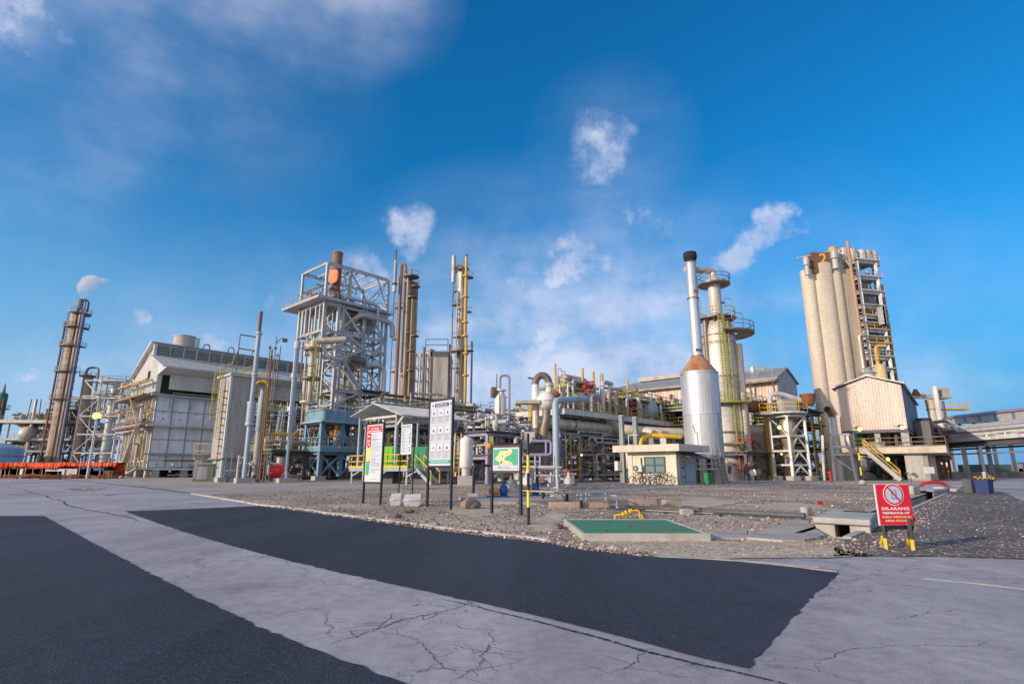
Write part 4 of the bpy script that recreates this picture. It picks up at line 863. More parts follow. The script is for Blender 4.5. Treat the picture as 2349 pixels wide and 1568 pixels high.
# ---------------------------------------------------------------- blue service platform
Y = 74; fr = Fr(W(*C5(655, 1300), Y)); root = T('service_platform', 'pale blue steel service platform with a deep upper box girder and caged ladder', 'platform', fr.p(0, 0))
hb = lambda x, y: fr.hitB(0, *C5(x, y)); zt = hb(722, 165)[1]; zu = hb(722, 345)[1]; zl = hb(700, 900)[1]; ar = hb(1390, 300)[0]; bl = fr.hitA(0, *C5(470, 340))[0]
frame(root, fr, [0, ar/2, ar], [0, bl], [zl, zu-.2], M_blue, .5, .4, .5, brace=[('a', 0, 0, 0, 'x'), ('a', 1, 0, 0, 'x'), ('b', 0, 0, 0, 'x'), ('a', 0, 0, 1, 'v'), ('a', 1, 0, 1, 'v'), ('b', 0, 0, 1, 'v')])
P_('box_girder', M_blue, root, 'fbox', fr, -.2, ar+.2, -.5, bl+.2, zu, zt); P_('girder_lip', M_bluegrey, root, 'fbox', fr, -.6, ar+.4, -.8, bl+.4, zu-.22, zu-.003)
for i in range(5): P_('stiffener', M_bluegrey, root, 'fbox', fr, ar*i/4-.08, ar*i/4+.08, -.60, -.503, zu+.1, zt)
P_('deck', M_blue, root, 'fbox', fr, -.4, ar+.4, -.6, bl+.2, zl+.2, zl+.75); P_('railing', M_bluegrey, root, 'rail', [fr.p(-.4, bl, zl+.75), fr.p(-.4, -.6, zl+.75), fr.p(ar+.4, -.6, zl+.75)], 1.3, 1.2, .04)
P_('railing', M_bluegrey, root, 'rail', [fr.p(-.4, bl, zt), fr.p(-.4, -.5, zt), fr.p(ar+.4, -.5, zt)], 1.1, 1.5, .04)
P_('footing', M_concl, root, 'box', fr.p(0, 0, 0), 1.4, 1.4, .55, .7)
for s in (2.6, 3.5): P_('post', M_blue, root, 'beam', fr.p(-.6, bl+s, 0), fr.p(-.6, bl+s, zt+1), .22, .3)
P_('ladder', M_bluegrey, root, 'ladder', fr.p(-1.0, bl+1.8, zl+.4), fr.p(-1.0, bl+1.8, zt+1.2), BX, .8, .06, cage=-AX); P_('ladder', M_bluegrey, root, 'ladder', fr.p(-1.6, bl+4.4, zl+.4), fr.p(-1.2, bl+4.4, zt+1.2), BX, .8, .06, cage=-AX)
P_('landing', M_lgrey, root, 'fbox', fr, -1.8, -.4, bl+.8, bl+5.2, zl+.1, zl+.3); P_('brace', M_bluegrey, root, 'beam', fr.p(-1, bl+7.5, .6), fr.p(-.7, bl+1, zl), .25); P_('brace', M_bluegrey, root, 'beam', fr.p(-1, bl+2.5, .3), fr.p(-.7, bl+.1, zl), .2)
clutter(root, fr, .5, ar, .5, bl+6, zl+.8, zu-.3, 34, 51, mats=[M_ins, M_galv, M_yelp, M_lgrey, M_rust], rmax=.22, ves=3, vm=[M_insd, M_dgrey, M_ins], val=8); clutter(root, fr, 0, ar, 1, bl+6, 0, zl, 26, 52, mats=[M_dgrey, M_insd, M_grey], rmax=.3, ves=3, vm=[M_dgrey, M_grey, M_insd], val=5)
P_('machine', M_dgrey, root, 'vessel', fr.p(ar*.45, 3, zl+3.2), fr.p(ar*.95, 3, zl+3.2), 1.6, 18)
P_('pipe', M_orange, root, 'tube', fr.p(ar*.42, .6, zl+2.2), fr.p(ar*.42, .6, zu-.3), .3, 10)
for i, (x, y) in enumerate(((1360, 880),)): pass
# red bullet tank at the foot
p = G(*Z2(1375, 1440)); c = Vector((p.x, p.y+1, 0)); r_ = T('red_tank', 'small red drum lying on legs left of the pale blue platform', 'tank', c)
P_('tank_shell', M_red, r_, 'vessel', c+Vector((-1.1, .0, 1.1)), c+Vector((1.1, .3, 1.1)), .78, 18)
for s in (-.6, .6): P_('leg', M_dgrey, r_, 'box', c+Vector((s, .1, 0)), .15, .8, .6)
# low wall under the pipework and grey inclined belt / canopy
mbw = fr; r_ = tag(MB().fbox(Fr(W(*C5(100, 1370), 82)), -9, 30, 0, .6, 0, 1.6).build('low_wall', M_insd), 'long low brown concrete wall under the pipework left of the blue platform', 'wall')
a_, b_ = W(*Z2(1300, 1255), 66), W(*Z2(1490, 1310), 66); r_ = T('sheet_canopy', 'thin curved grey sheet canopy left of the pale blue platform', 'canopy', (a_.x, a_.y, 0))
P_('canopy_sheet', M_lgrey, r_, 'pipe', [a_+Vector((-2.8, 1, -1.5)), a_, b_], .16, 6, bend=2.5); P_('leg', M_dgrey, r_, 'tube', Vector((a_.x, a_.y, 0)), a_, .08, 6); P_('leg', M_dgrey, r_, 'tube', Vector((b_.x, b_.y, 0)), b_, .08, 6)
# ---------------------------------------------------------------- background process units (one bay each)
def unit(label, x, y, Y, La, Lb, zs, seed, m=None, dense=18, rails='AB', mats=None, ves=2, group='steel process bays behind the yard', rm=None, name='process_unit'):
    fr = Fr(W(x, y, Y)); root = T(name, label, 'process unit', fr.p(0, 0), group); m = m or M_grey
    na = max(1, round(La/6)); As = [La*i/na for i in range(na+1)]; br = []
    for i in range(na): br.append(('a', i, 0, 0, RS.choice('kxv/')))
    frame(root, fr, As, [0, Lb], zs, m, .32, .3, 0, brace=br)
    zz = [0]+list(zs)
    for k in range(len(zz)-1):
        clutter(root, fr, 0, La, .2, Lb, zz[k]+.2, zz[k+1]-.2, dense, seed*10+k, mats=mats, ves=ves if k else max(1, ves-1), val=4)
    for z in zs: deck(root, fr, -.3, La+.3, -.5, Lb+.3, z+.35, M_dgrey, .12, rails, rm or M_yg)
    clutter(root, fr, 0, La, .2, Lb, zs[-1]+.4, zs[-1]+2.4, dense//2, seed*10+9, mats=mats, ves=ves, val=5)
    return root, fr
unit('brown and grey piping bay between the concrete tower and the silvery stack', 588, 1085, 84, 13, 8, [4.5, 9.5], 3, dense=22, mats=[M_ins, M_yelp, M_galv, M_lgrey, M_rust, M_insd])
unit('low dark piping bay behind the red drum', 620, 1090, 72, 9, 6, [3.4], 4, m=M_dgrey, dense=20, mats=[M_dgrey, M_insd, M_grey, M_galv])
unit('piping bay behind the white sign boards', 880, 1085, 88, 16, 8, [4, 8, 11], 5, dense=20)
unit('piping bay below the yellow pipe column', 1010, 1087, 84, 14, 8, [4, 7.5, 10], 6, dense=20)
unit('piping bay left of the slim white column', 1075, 1088, 76, 9, 6, [3.5, 7], 7, dense=22, mats=[M_lgrey, M_galv, M_purple, M_ins, M_bluegrey])
# ---------------------------------------------------------------- far left process unit
Y = 150; fr = Fr(W(*C8(60, 1300), Y), A=Vector((1, .12, 0)).normalized(), B=Vector((-.12, 1, 0)).normalized())
root = T('process_unit', 'far left multi level grey green process unit below the leaning smoking column', 'process unit', fr.p(0, 0), 'process units at the far left')
hb = lambda x, y: fr.hitB(0, *C8(x, y))
za, zb2, zc, zd2 = hb(600, 1060)[1], hb(600, 905)[1], hb(600, 655)[1], hb(1000, 465)[1]; aR = hb(1640, 900)[0]; a62 = hb(600, 700)[0]
cols = [hb(x, 900)[0] for x in (90, 380, 580, 760, 915, 1240, 1400, 1600)]
frame(root, fr, cols, [0, 7], [za, zb2], M_bluegrey, .45, .45, 0, brace=[('a', 2, 0, 1, 'k'), ('a', 4, 0, 1, 'v')])
frame(root, fr, cols[:6], [0, 7], [zc], M_galv, .4, .4, zb2, brace=[('a', 3, 0, 0, 'v'), ('a', 2, 0, 0, 'x')]); frame(root, fr, cols[2:6], [0, 7], [zd2], M_galv, .4, .4, zc, brace=[('a', 1, 0, 0, '/'), ('a', 2, 0, 0, 'v')])
deck(root, fr, cols[0]-1, aR, -1, 8, zb2+.5, M_ins, .4, 'B', M_galv); deck(root, fr, cols[0]-2, cols[5], -1.5, 8, zc+.6, M_ins, .7, 'B', M_galv); deck(root, fr, cols[2], cols[5]+2, -1, 8, zd2+.5, M_galv, .5, 'B', M_galv); deck(root, fr, cols[1], aR, -1, 7, za+.4, M_bluegrey, .5)
k = 0; RL_ = [sub_unit('dense pipework %s of the far left process unit' % q_, fr, 0) for q_ in ('on the middle floors', 'on the upper floors', 'on the ground floor and roof')]
for (e0, e1, z0_, z1_) in ((0, 2, za, zb2), (0, 2, zb2, zc), (2, 4, zb2, zc), (4, 7, zb2, zc), (2, 4, zc, zd2), (4, 5, zc, zd2), (1, 4, za, zb2), (4, 7, za, zb2), (1, 4, .2, za), (4, 7, .2, za), (2, 5, zd2, zd2+4), (0, 2, zc, zc+3)):
    k += 1; clutter(RL_[(k-1)//4], fr, cols[e0], cols[e1], .3, 6, z0_+.6, z1_-.2, 24, 60+k, mats=[M_ins, M_galv, M_insd, M_lgrey, M_rust, M_yg, M_green], rmax=.4, ves=2, val=5)
P_('vessel', M_ins, root, 'vessel', fr.p(hb(300, 810)[0], -.2, hb(300, 810)[1]), fr.p(hb(500, 810)[0], -.2, hb(300, 810)[1]), 2.1, 18); P_('vessel', M_ins, root, 'vessel', fr.p(hb(1365, 840)[0], -.2, hb(1400, 835)[1]), fr.p(hb(1505, 840)[0], -.2, hb(1400, 835)[1]), 1.5, 18)
P_('pipe', M_lgrey, root, 'pipe', [fr.p(hb(1310, 1200)[0], -1.4, 0), fr.p(hb(1310, 1060)[0], -1.4, hb(1310, 1060)[1]), fr.p(hb(1440, 1015)[0], -1.4, hb(1440, 1015)[1]), fr.p(hb(1600, 1015)[0], -1.4, hb(1600, 1010)[1])], .5, 10)
# leaning-looking tall column group with smoking stack
def tall(name, label, xt, yt, xb, yb, Y, rp, m, group=None, cat='column', head=True, bands=0, n=20):
    X = (W(xt, yt, Y).x + W(xb, yb, Y).x)/2; c = Vector((X, Y, 0)); zt = zat(yt, Y); r = rp*mpp(Y, zt*.6)
    root = T(name, label, cat, c, group)
    if head: P_('column_shell', m, root, 'vessel', c+ZX*1, c+ZX*zt, r, n)
    else: P_('column_shell', m, root, 'lathe', c, [(r, 0), (r, zt), (r*.85, zt), (r*.85, zt-1)], n)
    P_('skirt', M_insd, root, 'lathe', c, [(r*1.04, 0), (r*1.04, 3)], n)
    for i in range(bands): z = zt*(.25+.72*i/bands); P_('band', M_insd, root, 'lathe', c+ZX*z, [(r*.98, -.12), (r*1.06, -.1), (r*1.06, .1), (r*.98, .12)], n)
    return root, c, zt, r
def ring_platform(root, c, z, r, m, rm=None, frac=1.0, a0=0, w=1.0):
    n = 18; pts_o = []; pts_i = []
    for i in range(n+1):
        t = a0+2*math.pi*frac*i/n; d = Vector((math.cos(t), math.sin(t), 0)); pts_o.append(c+d*(r+w)+ZX*z); pts_i.append(c+d*r*.98+ZX*z)
    mb = MB()
    for i in range(n): mb.hexa([pts_i[i]-ZX*.2, pts_o[i]-ZX*.2, pts_o[i+1]-ZX*.2, pts_i[i+1]-ZX*.2, pts_i[i], pts_o[i], pts_o[i+1], pts_i[i+1]])
    pl = mb.build('platform', m, root); mb = MB()
    for h in (.6, 1.15): mb.sweep([p+ZX*h for p in pts_o], [.05]*(n+1), 4)
    for i in range(0, n+1, 2): mb.tube(pts_o[i], pts_o[i]+ZX*1.15, .045, 4)
    mb.build('railing', rm or m, pl); return pl
root, c, zt, r = tall('distillation_column', 'tall rust banded column at the far left with white smoke drifting from its top', 178, 716, 145, 930, 148, 14.2, mat('rust banded cladding', (.48, .38, .29), .7, 0, .7, (.22, .11, .07), scale=.6, rust=.25), bands=16)
for i, z in enumerate((.45, .62, .78, .9, .99)): ring_platform(root, c, zt*z, r, M_insd, M_insd, .55, 2.4+i*.5, 1.3)
for dx, rr_, m, top in ((1.15, .5, M_insd, 1.0), (1.5, .28, M_purple, 1.06), (-1.15, .22, M_rust, .93), (.45, .25, M_insd, 1.02), (1.3, .3, M_rust, .8)):
    P_('riser_pipe', m, root, 'tube', c+Vector((dx*r, -.9*r, 2)), c+Vector((dx*r, -.9*r, zt*top)), rr_, 8)
cs = c+Vector((.6, -.5, 0)); P_('chimney', mat('teal grey stack', (.16, .22, .25), .6, .1, .4), root, 'lathe', cs+ZX*(zt*.99), [(r*.62, 0), (r*.62, zat(688, 148)-zt*.99), (r*.5, zat(688, 148)-zt*.99)], 16)
P_('derrick', M_insd, root, 'pipe', [c+Vector((r*1.4, 0, zt)), c+Vector((r*1.4, 0, zt*1.07)), c+Vector((r*.4, 0, zt*1.09))], .25, 6, bend=.6); P_('ladder', M_insd, root, 'ladder', c+Vector((-r*1.1, -1, 6)), c+Vector((-r*1.1, -1, zt)), (0, 1, 0), .6, .07)
smoke_c = cs+ZX*zat(688, 148)
root, c, zt, r = tall('distillation_column', 'shorter brown column right of the smoking column', 205, 858, 193, 920, 150, 10, mat('ochre streaked column', (.40, .30, .22), .6, .15, .6, (.32, .16, .05), scale=.4), bands=3)
P_('overhead_pipe', M_insd, root, 'pipe', [c+Vector((0, -1, zt-1)), c+Vector((0, -1, zt+1.6)), c+Vector((3.2, -1, zt+1.6)), c+Vector((3.2, -1, 6))], .3, 8, bend=1.2); ring_platform(root, c, zt-.5, r, M_insd, M_insd)
root, c, zt, r = tall('distillation_column', 'grey column with open steel platforms left of the furnace building', 266, 872, 258, 940, 128, 9, M_galv, bands=2)
f2 = Fr(c+Vector((-5, -3, 0)), Vector((1, 0, 0)), Vector((0, 1, 0))); frame(root, f2, [0, 4, 9], [0, 6], [5, 9, 13, 17, 21, zt-4], M_galv, .25, .25, 0, brace=[('a', 0, 0, k, '/' if k % 2 else '\\') for k in range(6)])
ring_platform(root, c, zt-3.5, r+2, M_insd, M_insd); ring_platform(root, c, zt-.5, r+1, M_galv, M_insd); clutter(root, f2, 0, 9, 0, 6, zt-9, zt+1.5, 20, 71, ves=1, val=4, vert=.7)
root, c, zt, r = tall('distillation_column', 'dark green and red column cut by the left edge of the frame', 10, 900, -12, 990, 175, 9.5, mat('dark green column', (.06, .17, .14), .6, 0, .3), bands=5)
P_('riser_pipe', M_rust, root, 'tube', c+Vector((r*1.1, -1, 0)), c+Vector((r*1.1, -1, zt-2)), .3, 8); ring_platform(root, c, zt*.8, r, M_insd, M_insd); ring_platform(root, c, zt*.62, r, M_insd, M_insd); P_('spire', M_insd, root, 'lathe', c+ZX*zt, [(.5, 0), (.08, 3)], 8)
root, c, zt, r = tall('cooling_vent', 'pair of slim grey lattice vents on the far left unit', 80, 915, 78, 965, 150, 3, M_galv); 
for dx in (-1.6, 0, 1.6): P_('lattice_leg', M_insd, root, 'tube', c+Vector((dx, 0, zc)), c+Vector((dx*.8, 0, zt)), .12, 5)
# pale blue storage tank
p = W(*C8(372, 1100), 134); c = Vector((p.x-15, 134, 0)); r_ = T('storage_tank', 'squat pale blue storage tank at the left edge behind the orange sheeting', 'tank', c); zt = zat(862.5+.1639*1000, 132)
P_('tank_shell', M_tank, r_, 'lathe', c, [(11, 0), (11, zt), (8, zt+1.2), (0, zt+2.0)], 48, caps=False); P_('pipe_rail', M_purple, r_, 'torus', c+ZX*(zt*.72), 11.25, .12, n=48, m=5)
# orange sheeting and debris along the road
YY = 92
for i, (x0, x1, y0, y1, lbl) in enumerate(((28, 130, 1215, 1300, 'faded orange tarpaulin bundle at the left end of the row'), (130, 420, 1212, 1272, 'orange tarpaulin sheet second from the left edge'), (415, 840, 1214, 1292, 'long sagging orange tarpaulin over blue drums'), (845, 1150, 1208, 1262, 'orange tarpaulin left of the lamp pole foot'), (1150, 1640, 1212, 1262, 'long low orange tarpaulin right of the lamp pole foot'))):
    p0 = W(*C8(x0, y0), YY); p1 = W(*C8(x1, y1), YY); n = 14; mb = MB(); R = random.Random(90+i); h = p0.z-max(.3, p1.z); top = []
    for k in range(n+1):
        x = p0.x+(p1.x-p0.x)*k/n; zt_ = p0.z+R.uniform(-.12, .08); d = R.uniform(-.25, .25)
        top.append([Vector((x, YY+d-.5, max(.3, p1.z)+R.uniform(-.1, .1))), Vector((x, YY+d*.5-.35, zt_)), Vector((x, YY+1.6+d, zt_+.05)), Vector((x, YY+2+d, .4))])
    for k in range(n):
        a, b = top[k], top[k+1]
        for j in range(3): mb.add([a[j], b[j], b[j+1], a[j+1]], [(0, 1, 2, 3)])
    o = mb.build('tarpaulin', M_tarp); sm = o.modifiers.new('t', 'SOLIDIFY'); sm.thickness = .06; tag(o, lbl, 'tarpaulin', 'orange tarpaulins along the left road edge')
DC = [M_dgrey, M_white, M_bluem, M_rust, M_insd, M_lgrey, M_dgrey]
for i, (x, w_, h_, m, lbl) in enumerate(((235, 3.2, 1.9, M_dgrey, 'dark grey crate under the second orange tarpaulin'), (420, 7, 1.5, M_white, 'white boarded skip under the orange tarpaulins'), (560, 3.0, 1.9, M_insd, 'brown crate between the white skips'), (740, 5, 1.1, M_bluem, 'low blue crate below the sagging tarpaulin'),
      (1000, 9, 1.5, M_lgrey, 'long pale grey container under the tarpaulins'), (1345, 4.2, 2.2, M_bluem, 'dark blue crate right of the lamp pole foot'), (1480, 4, 1.2, M_rust, 'rusty low crate near the furnace building'))):
    p = W(*C8(x, 1290), YY+1); c = Vector((p.x, YY+.6, 0)); r_ = T('crate', lbl, 'crate', c, 'crates under the orange tarpaulins'); P_('crate_body', m, r_, 'box', c, w_, 1.6, h_)
    for s in (-.4, 0, .4): P_('batten', M_insd, r_, 'box', c+Vector((s*w_, -.86, .05)), .12, .1, h_-.1)
mb = MB(); R = random.Random(8)
for i in range(150):
    x = R.uniform(10, 1650); p = W(*C8(x, 1300), YY-1.5); q = Vector((p.x+R.uniform(-.5, .5), YY-R.uniform(0, 3), R.uniform(.05, .5))); mb.beam(q, q+Vector((R.uniform(-2, 2), R.uniform(-.6, .6), R.uniform(-.15, .3))), R.uniform(.05, .2), R.uniform(.05, .15))
tag(kind(mb.build('scrap', M_rust), 'stuff'), 'low heap of scrap timber and steel in front of the orange tarpaulins', 'scrap')
# lit lamp pole
b_ = W(*C8(1212, 1310), 88); t_ = W(*C8(1372, 580), 88); c = Vector(((b_.x+t_.x)/2, 88, 0)); r_ = T('street_lamp', 'slim lamp pole with a glowing yellow lamp at the left', 'lamp'  , c)
P_('pole', M_lgrey, r_, 'tube', c, c+ZX*(t_.z-.3), .16, 8, .09); P_('lamp_head', M_dgrey, r_, 'box', c+ZX*(t_.z-.35), .9, .5, .25); P_('bulb', M_lamp, r_, 'sphere', c+ZX*(t_.z+.25), .55, 12)
# ============================================================ PLANT, MIDDLE AND RIGHT
# ---- canopy shelter on its raised yellow railed platform
Y = 54; frS = Fr(W(*Z4(1545, 1290), Y)); fr = frS
root = T('shelter', 'open shelter with a low corrugated gable roof standing above the yellow railed platform', 'shelter', fr.p(0, 0))
ha = lambda x, y: fr.hitA(0, *Z4(x, y)); bl = ha(1095, 900)[0]; zd = ha(1545, 1110)[1]; ze = ha(1560, 452)[1]; ap = fr.hitA(-1.2, *Z4(1275, 298)); le = fr.hitA(-1.2, *Z4(988, 466)); re = fr.hitA(-1.2, *Z4(1632, 446))
La = fr.hitB(re[0], *Z6(1240, 372))[0]
la_end = min(La, 24)
for a in (0, 7.5, 15, la_end-2):
    for b in (0, bl): P_('post', M_bluegrey, root, 'beam', fr.p(a, b, zd if a < 8 else 0), fr.p(a, b, ze+.25), .22)
    for p, q in (((0, ze), (bl, ze)), ((re[0], re[1]-.1), (ap[0], ap[1]-.12)), ((ap[0], ap[1]-.12), (le[0], le[1]-.1)), ((0, ze-.9), (-1.2, ze+.05))): P_('truss', M_lgrey, root, 'beam', fr.p(a, p[0], p[1]), fr.p(a, q[0], q[1]), .13, .22)
for s, (e, z) in (('r', re), ('l', le)):
    mb = MB(); mb.prism([fr.p(-1.2, e, z), fr.p(-1.2, ap[0], ap[1]), fr.p(-1.2, ap[0], ap[1]+.07), fr.p(-1.2, e, z+.07)], AX*(la_end+1.5))
    for i in range(36):
        a = -1.0+(la_end+1.1)*i/35; mb.beam(fr.p(a, e, z+.09), fr.p(a, ap[0], ap[1]+.09), .14, .06)
    mb.build('roof_sheet', M_lgrey, root)
P_('ridge_cap', M_lgrey, root, 'beam', fr.p(-1.2, ap[0], ap[1]+.16), fr.p(la_end+.3, ap[0], ap[1]+.16), .5, .06)
for z_ in (.35, .7): P_('purlin', M_lgrey, root, 'beam', fr.p(-1.1, re[0]+(ap[0]-re[0])*z_, re[1]+(ap[1]-re[1])*z_-.08), fr.p(la_end, re[0]+(ap[0]-re[0])*z_, re[1]+(ap[1]-re[1])*z_-.08), .08, .1)
root = T('railed_platform', 'raised steel platform with bright yellow railing and stairs under the shelter', 'platform', fr.p(0, 0, 0))
b0, b1_ = fr.hitA(-1, *Z4(1712, 1110))[0], fr.hitA(-1, *Z4(972, 1120))[0]
P_('deck', M_bluegrey, root, 'fbox', fr, -1.0, 7, b0, b1_, zd-.28, zd); P_('toe_board', M_yel, root, 'fbox', fr, -1.06, -1.003, b0, b1_, zd+.01, zd+.22)
P_('railing', M_yel, root, 'rail', [fr.p(-1, b0, zd), fr.p(-1, b1_, zd), fr.p(4, b1_, zd)], 1.2, 1.5, .05)
for b in (b0+.3, (b0+b1_)/2, b1_-.3):
    for a in (-.8, 4, 6.8): P_('leg', M_lgrey, root, 'beam', fr.p(a, b, 0), fr.p(a, b, zd-.28), .14)
    P_('brace', M_lgrey, root, 'beam', fr.p(-.8, b, .7), fr.p(-.8, b-1.3, zd-.3), .09)
# stair down towards the right
s0 = fr.p(-.2, b0-.05, zd); s1 = fr.p(-.2, b0-2.3, .05)
for s in (0, 1.0):
    P_('stringer', M_bluegrey, root, 'beam', s0+AX*s, s1+AX*s, .06, .28)
    P_('handrail', M_yel, root, 'pipe', [s0+AX*s+ZX*.1, s0+AX*s+ZX*1.15, s1+AX*s+ZX*1.1, s1+AX*s], .05, 6, bend=.1)
mb = MB()
for i in range(8): q = s0.lerp(s1, (i+.5)/8); mb.hexa([q+v for v in (Vector((0, 0, 0)), -BX*.28, -BX*.28+AX, AX, ZX*.04, -BX*.28+ZX*.04, -BX*.28+AX+ZX*.04, AX+ZX*.04)])
mb.build('tread', M_lgrey, root)
for (x, wx, m, lbl) in ((1470, 1.5, M_lime, 'lime green electrical cabinet behind the yellow railing'), (1860, 2.4, M_green, 'dark green cabinet beside the yellow railed stairs')):
    b = fr.hitA(1.2, *Z4(x, 1000))[0]; zb_ = zd+.004 if x < 1600 else 1.6; h_ = fr.hitA(1.2, *Z4(x, 840))[1]-zb_; c = fr.p(1.8, b, zb_)
    r_ = T('electrical_cabinet', lbl, 'cabinet', c); P_('cabinet_body', m, r_, 'fbox', fr, 1.2, 2.4, b-wx/2, b+wx/2, zb_, zb_+h_); P_('door', m, r_, 'fbox', fr, 1.15, 1.197, b-wx/2+.1, b-.05, zb_+.15, zb_+h_-.15); P_('door', m, r_, 'fbox', fr, 1.15, 1.197, b+.05, b+wx/2-.1, zb_+.15, zb_+h_-.15)
    P_('handle', M_dgrey, r_, 'fbox', fr, 1.08, 1.146, b+.08, b+.14, zb_+h_*.45, zb_+h_*.6)
    if zb_ < 1.7: P_('frame', M_dgrey, r_, 'fbox', fr, 1.25, 2.3, b-wx/2, b+wx/2, 0, zb_-.003)
P_u = unit
unit('dark piping bay under and behind the open shelter', 905, 1096, 64, 16, 6, [3.6, 6.2], 8, m=M_grey, dense=26, mats=[M_ins, M_galv, M_insd, M_lgrey, M_yg], rails='B')
# inclined galvanised trough at the right of the shelter
a_, b_ = W(*Z6(1290, 405), 58), W(*Z6(1475, 345), 58); r_ = T('cable_trough', 'pale inclined cable trough rising right of the shelter roof', 'cable trough', (a_.x, a_.y, 0)); P_('trough', M_lgrey, r_, 'beam', a_, b_, 1.2, .25); P_('leg', M_lgrey, r_, 'beam', Vector((a_.x+.1, a_.y, 0)), a_-ZX*.13, .2); q = a_.lerp(b_, .8); P_('leg', M_lgrey, r_, 'beam', Vector((q.x, q.y, 0)), q-ZX*.14, .16)
# ---- rusty columns behind the shelter
G1 = 'tall pipe columns behind the shelter'
def zz5(Y): return lambda x, y: W(*Z5(x, y), Y)
Y = 125; q = zz5(Y)
def vpipe(root, pts, Y, rp, m, nm='pipe', n=8, dy=0, bend=None):
    P = [W(*Z5(x, y), Y)+Vector((0, dy, 0)) for x, y in pts]; r = rp*.2574*mpp(Y, P[-1].z*.6); return P_(nm, m, root, 'pipe', P, r, n, bend=bend or r*3)
def straight(x0, y0, x1, y1, Y): 
    p, r = W(*Z5(x0, y0), Y), W(*Z5(x1, y1), Y); X = (p.x+r.x)/2; return Vector((X, Y, 0)), p.z, r.z
def vcol(root, x0, y0, x1, y1, Y, rp, m, nm='pipe', n=10, dy=0):
    c, z0, z1 = straight(x0, y0, x1, y1, Y); r = rp*.2574*mpp(Y, (z0+z1)/2); z0, z1 = min(z0, z1), max(z0, z1)
    if y0 > 1300 or y1 > 1300: z0 = 0
    P_(nm, m, root, 'tube', c+Vector((0, dy, z0)), c+Vector((0, dy, z1)), r, n); return c, z1, r
c, _, _ = straight(185, 1390, 200, 290, Y); root = T('pipe_column', 'brown rust streaked column with an orange riser pipe behind the shelter', 'column', c, G1); base1 = c
M_brc = mat('brown streaked column', (.33, .25, .18), .6, .15, .6, (.16, .1, .065), scale=.5, streak=.1, rust=.1)
vcol(root, 185, 1390, 210, 290, Y, 44, M_brc, 'column_shell', 20); vcol(root, 222, 1390, 265, 300, Y, 38, M_brc, 'column_shell', 18, .8)
c, z1, r = vcol(root, 120, 1400, 180, 300, Y, 16, M_orangep, 'riser_pipe', 12, -3.3)
vpipe(root, [(180, 300), (186, 190), (215, 192), (222, 300)], Y, 13, M_orangep, 'gooseneck', 10, -3.3, bend=2)
c, z1, r = vcol(root, 235, 1390, 275, 480, Y, 8, mat('dull ochre pipe', (.5, .36, .16), .6, 0, .5, scale=.5), 'riser_pipe', 8, -3); c, z1, r = vcol(root, 200, 1260, 232, 300, Y, 6, M_ins, 'riser_pipe', 8, -3.2); vcol(root, 245, 300, 248, 190, Y, 5, M_dgrey, 'vent', 6)
vcol(root, 128, 1100, 155, 300, Y, 9, M_ins, 'riser_pipe', 8, -1.6)
for (x, y, w) in ((262, 290, 2.4), (300, 375, 1.4), (268, 470, 1.6), (290, 808, 1.3), (255, 940, 1.2), (150, 560, 1.2), (120, 835, 1), (235, 780, 1), (250, 1110, 1.2), (105, 1120, 1)):
    w *= .75; p = q(x, y); P_('platform', M_insd, root, 'lathe', p+Vector((0, -2.6, 0)), [(.2, -.12), (w, -.12), (w, .12), (.2, .12)], 14)
    P_('railing', M_insd, root, 'torus', p+Vector((0, -2.6, 1.1)), w, .05, n=14, m=4)
P_('ladder', M_insd, root, 'ladder', q(285, 1180)+Vector((0, -3, 0)), q(300, 480)+Vector((0, -3, 0)), (1, 0, 0), .7, .06)
c, z0, z1 = straight(75, 1400, 143, 70, Y); root = T('silencer_stack', 'slim dark vent stack with a swollen silencer beside the orange riser', 'stack', c, G1)
for y0, y1, r, m, nm in ((1400, 450, 5, M_insd, 'pipe'), (450, 370, 17, M_galv, 'silencer'), (370, 160, 14, M_grey, 'silencer'), (160, 70, 6, M_rust, 'tip')):
    za, zb_ = (0 if y0 == 1400 else W(*Z5(110, y0), Y).z), W(*Z5(110, y1), Y).z; P_(nm, m, root, 'lathe', c+Vector((0, -4, za)), [(.1, 0), (r*.2574*mpp(Y, za), .3), (r*.2574*mpp(Y, zb_), zb_-za-.3), (.1, zb_-za-.002)], 12)
P_('flange', M_dgrey, root, 'lathe', c+Vector((0, -4, W(*Z5(110, 368), Y).z)), [(.3, -.12), (26*.2574*mpp(Y, 35), -.1), (26*.2574*mpp(Y, 35), .1), (.3, .12)], 12)
Y = 130; c, _, _ = straight(680, 1450, 690, 230, Y); root = T('pipe_column', 'pale grey brown column with a bright yellow riser pipe rising behind the tall sign board', 'column', c, G1)
vcol(root, 685, 1450, 692, 225, Y, 48, M_ins, 'column_shell', 20); P_('lower_shell', M_ins, root, 'lathe', c, [(56*.2574*mpp(Y, 8), 0), (52*.2574*mpp(Y, 15), W(*Z5(680, 900), Y).z), (30*.2574*mpp(Y, 20), W(*Z5(680, 850), Y).z)], 22)
yy = [(735, 1440), (742, 900), (745, 850), (728, 812), (745, 240), (752, 112)]
P = [W(*Z5(x, y), Y) for x, y in yy]; xa = (P[0].x+P[1].x)/2; xb = (P[4].x+P[5].x+P[3].x)/3
P_('riser_pipe', M_yelp, root, 'pipe', [Vector((xa, Y-4.2, 0)), Vector((xa, Y-4.2, P[2].z)), Vector((xb, Y-4.2, P[3].z+.8)), Vector((xb, Y-4.2, P[4].z+3))], 13*.2574*mpp(Y, 22), 12, bend=.8)
P_('rusty_tip', M_rust, root, 'tube', Vector((xb, Y-4.2, P[4].z+3)), Vector((xb, Y-4.2, P[5].z)), 11*.2574*mpp(Y, 40), 10)
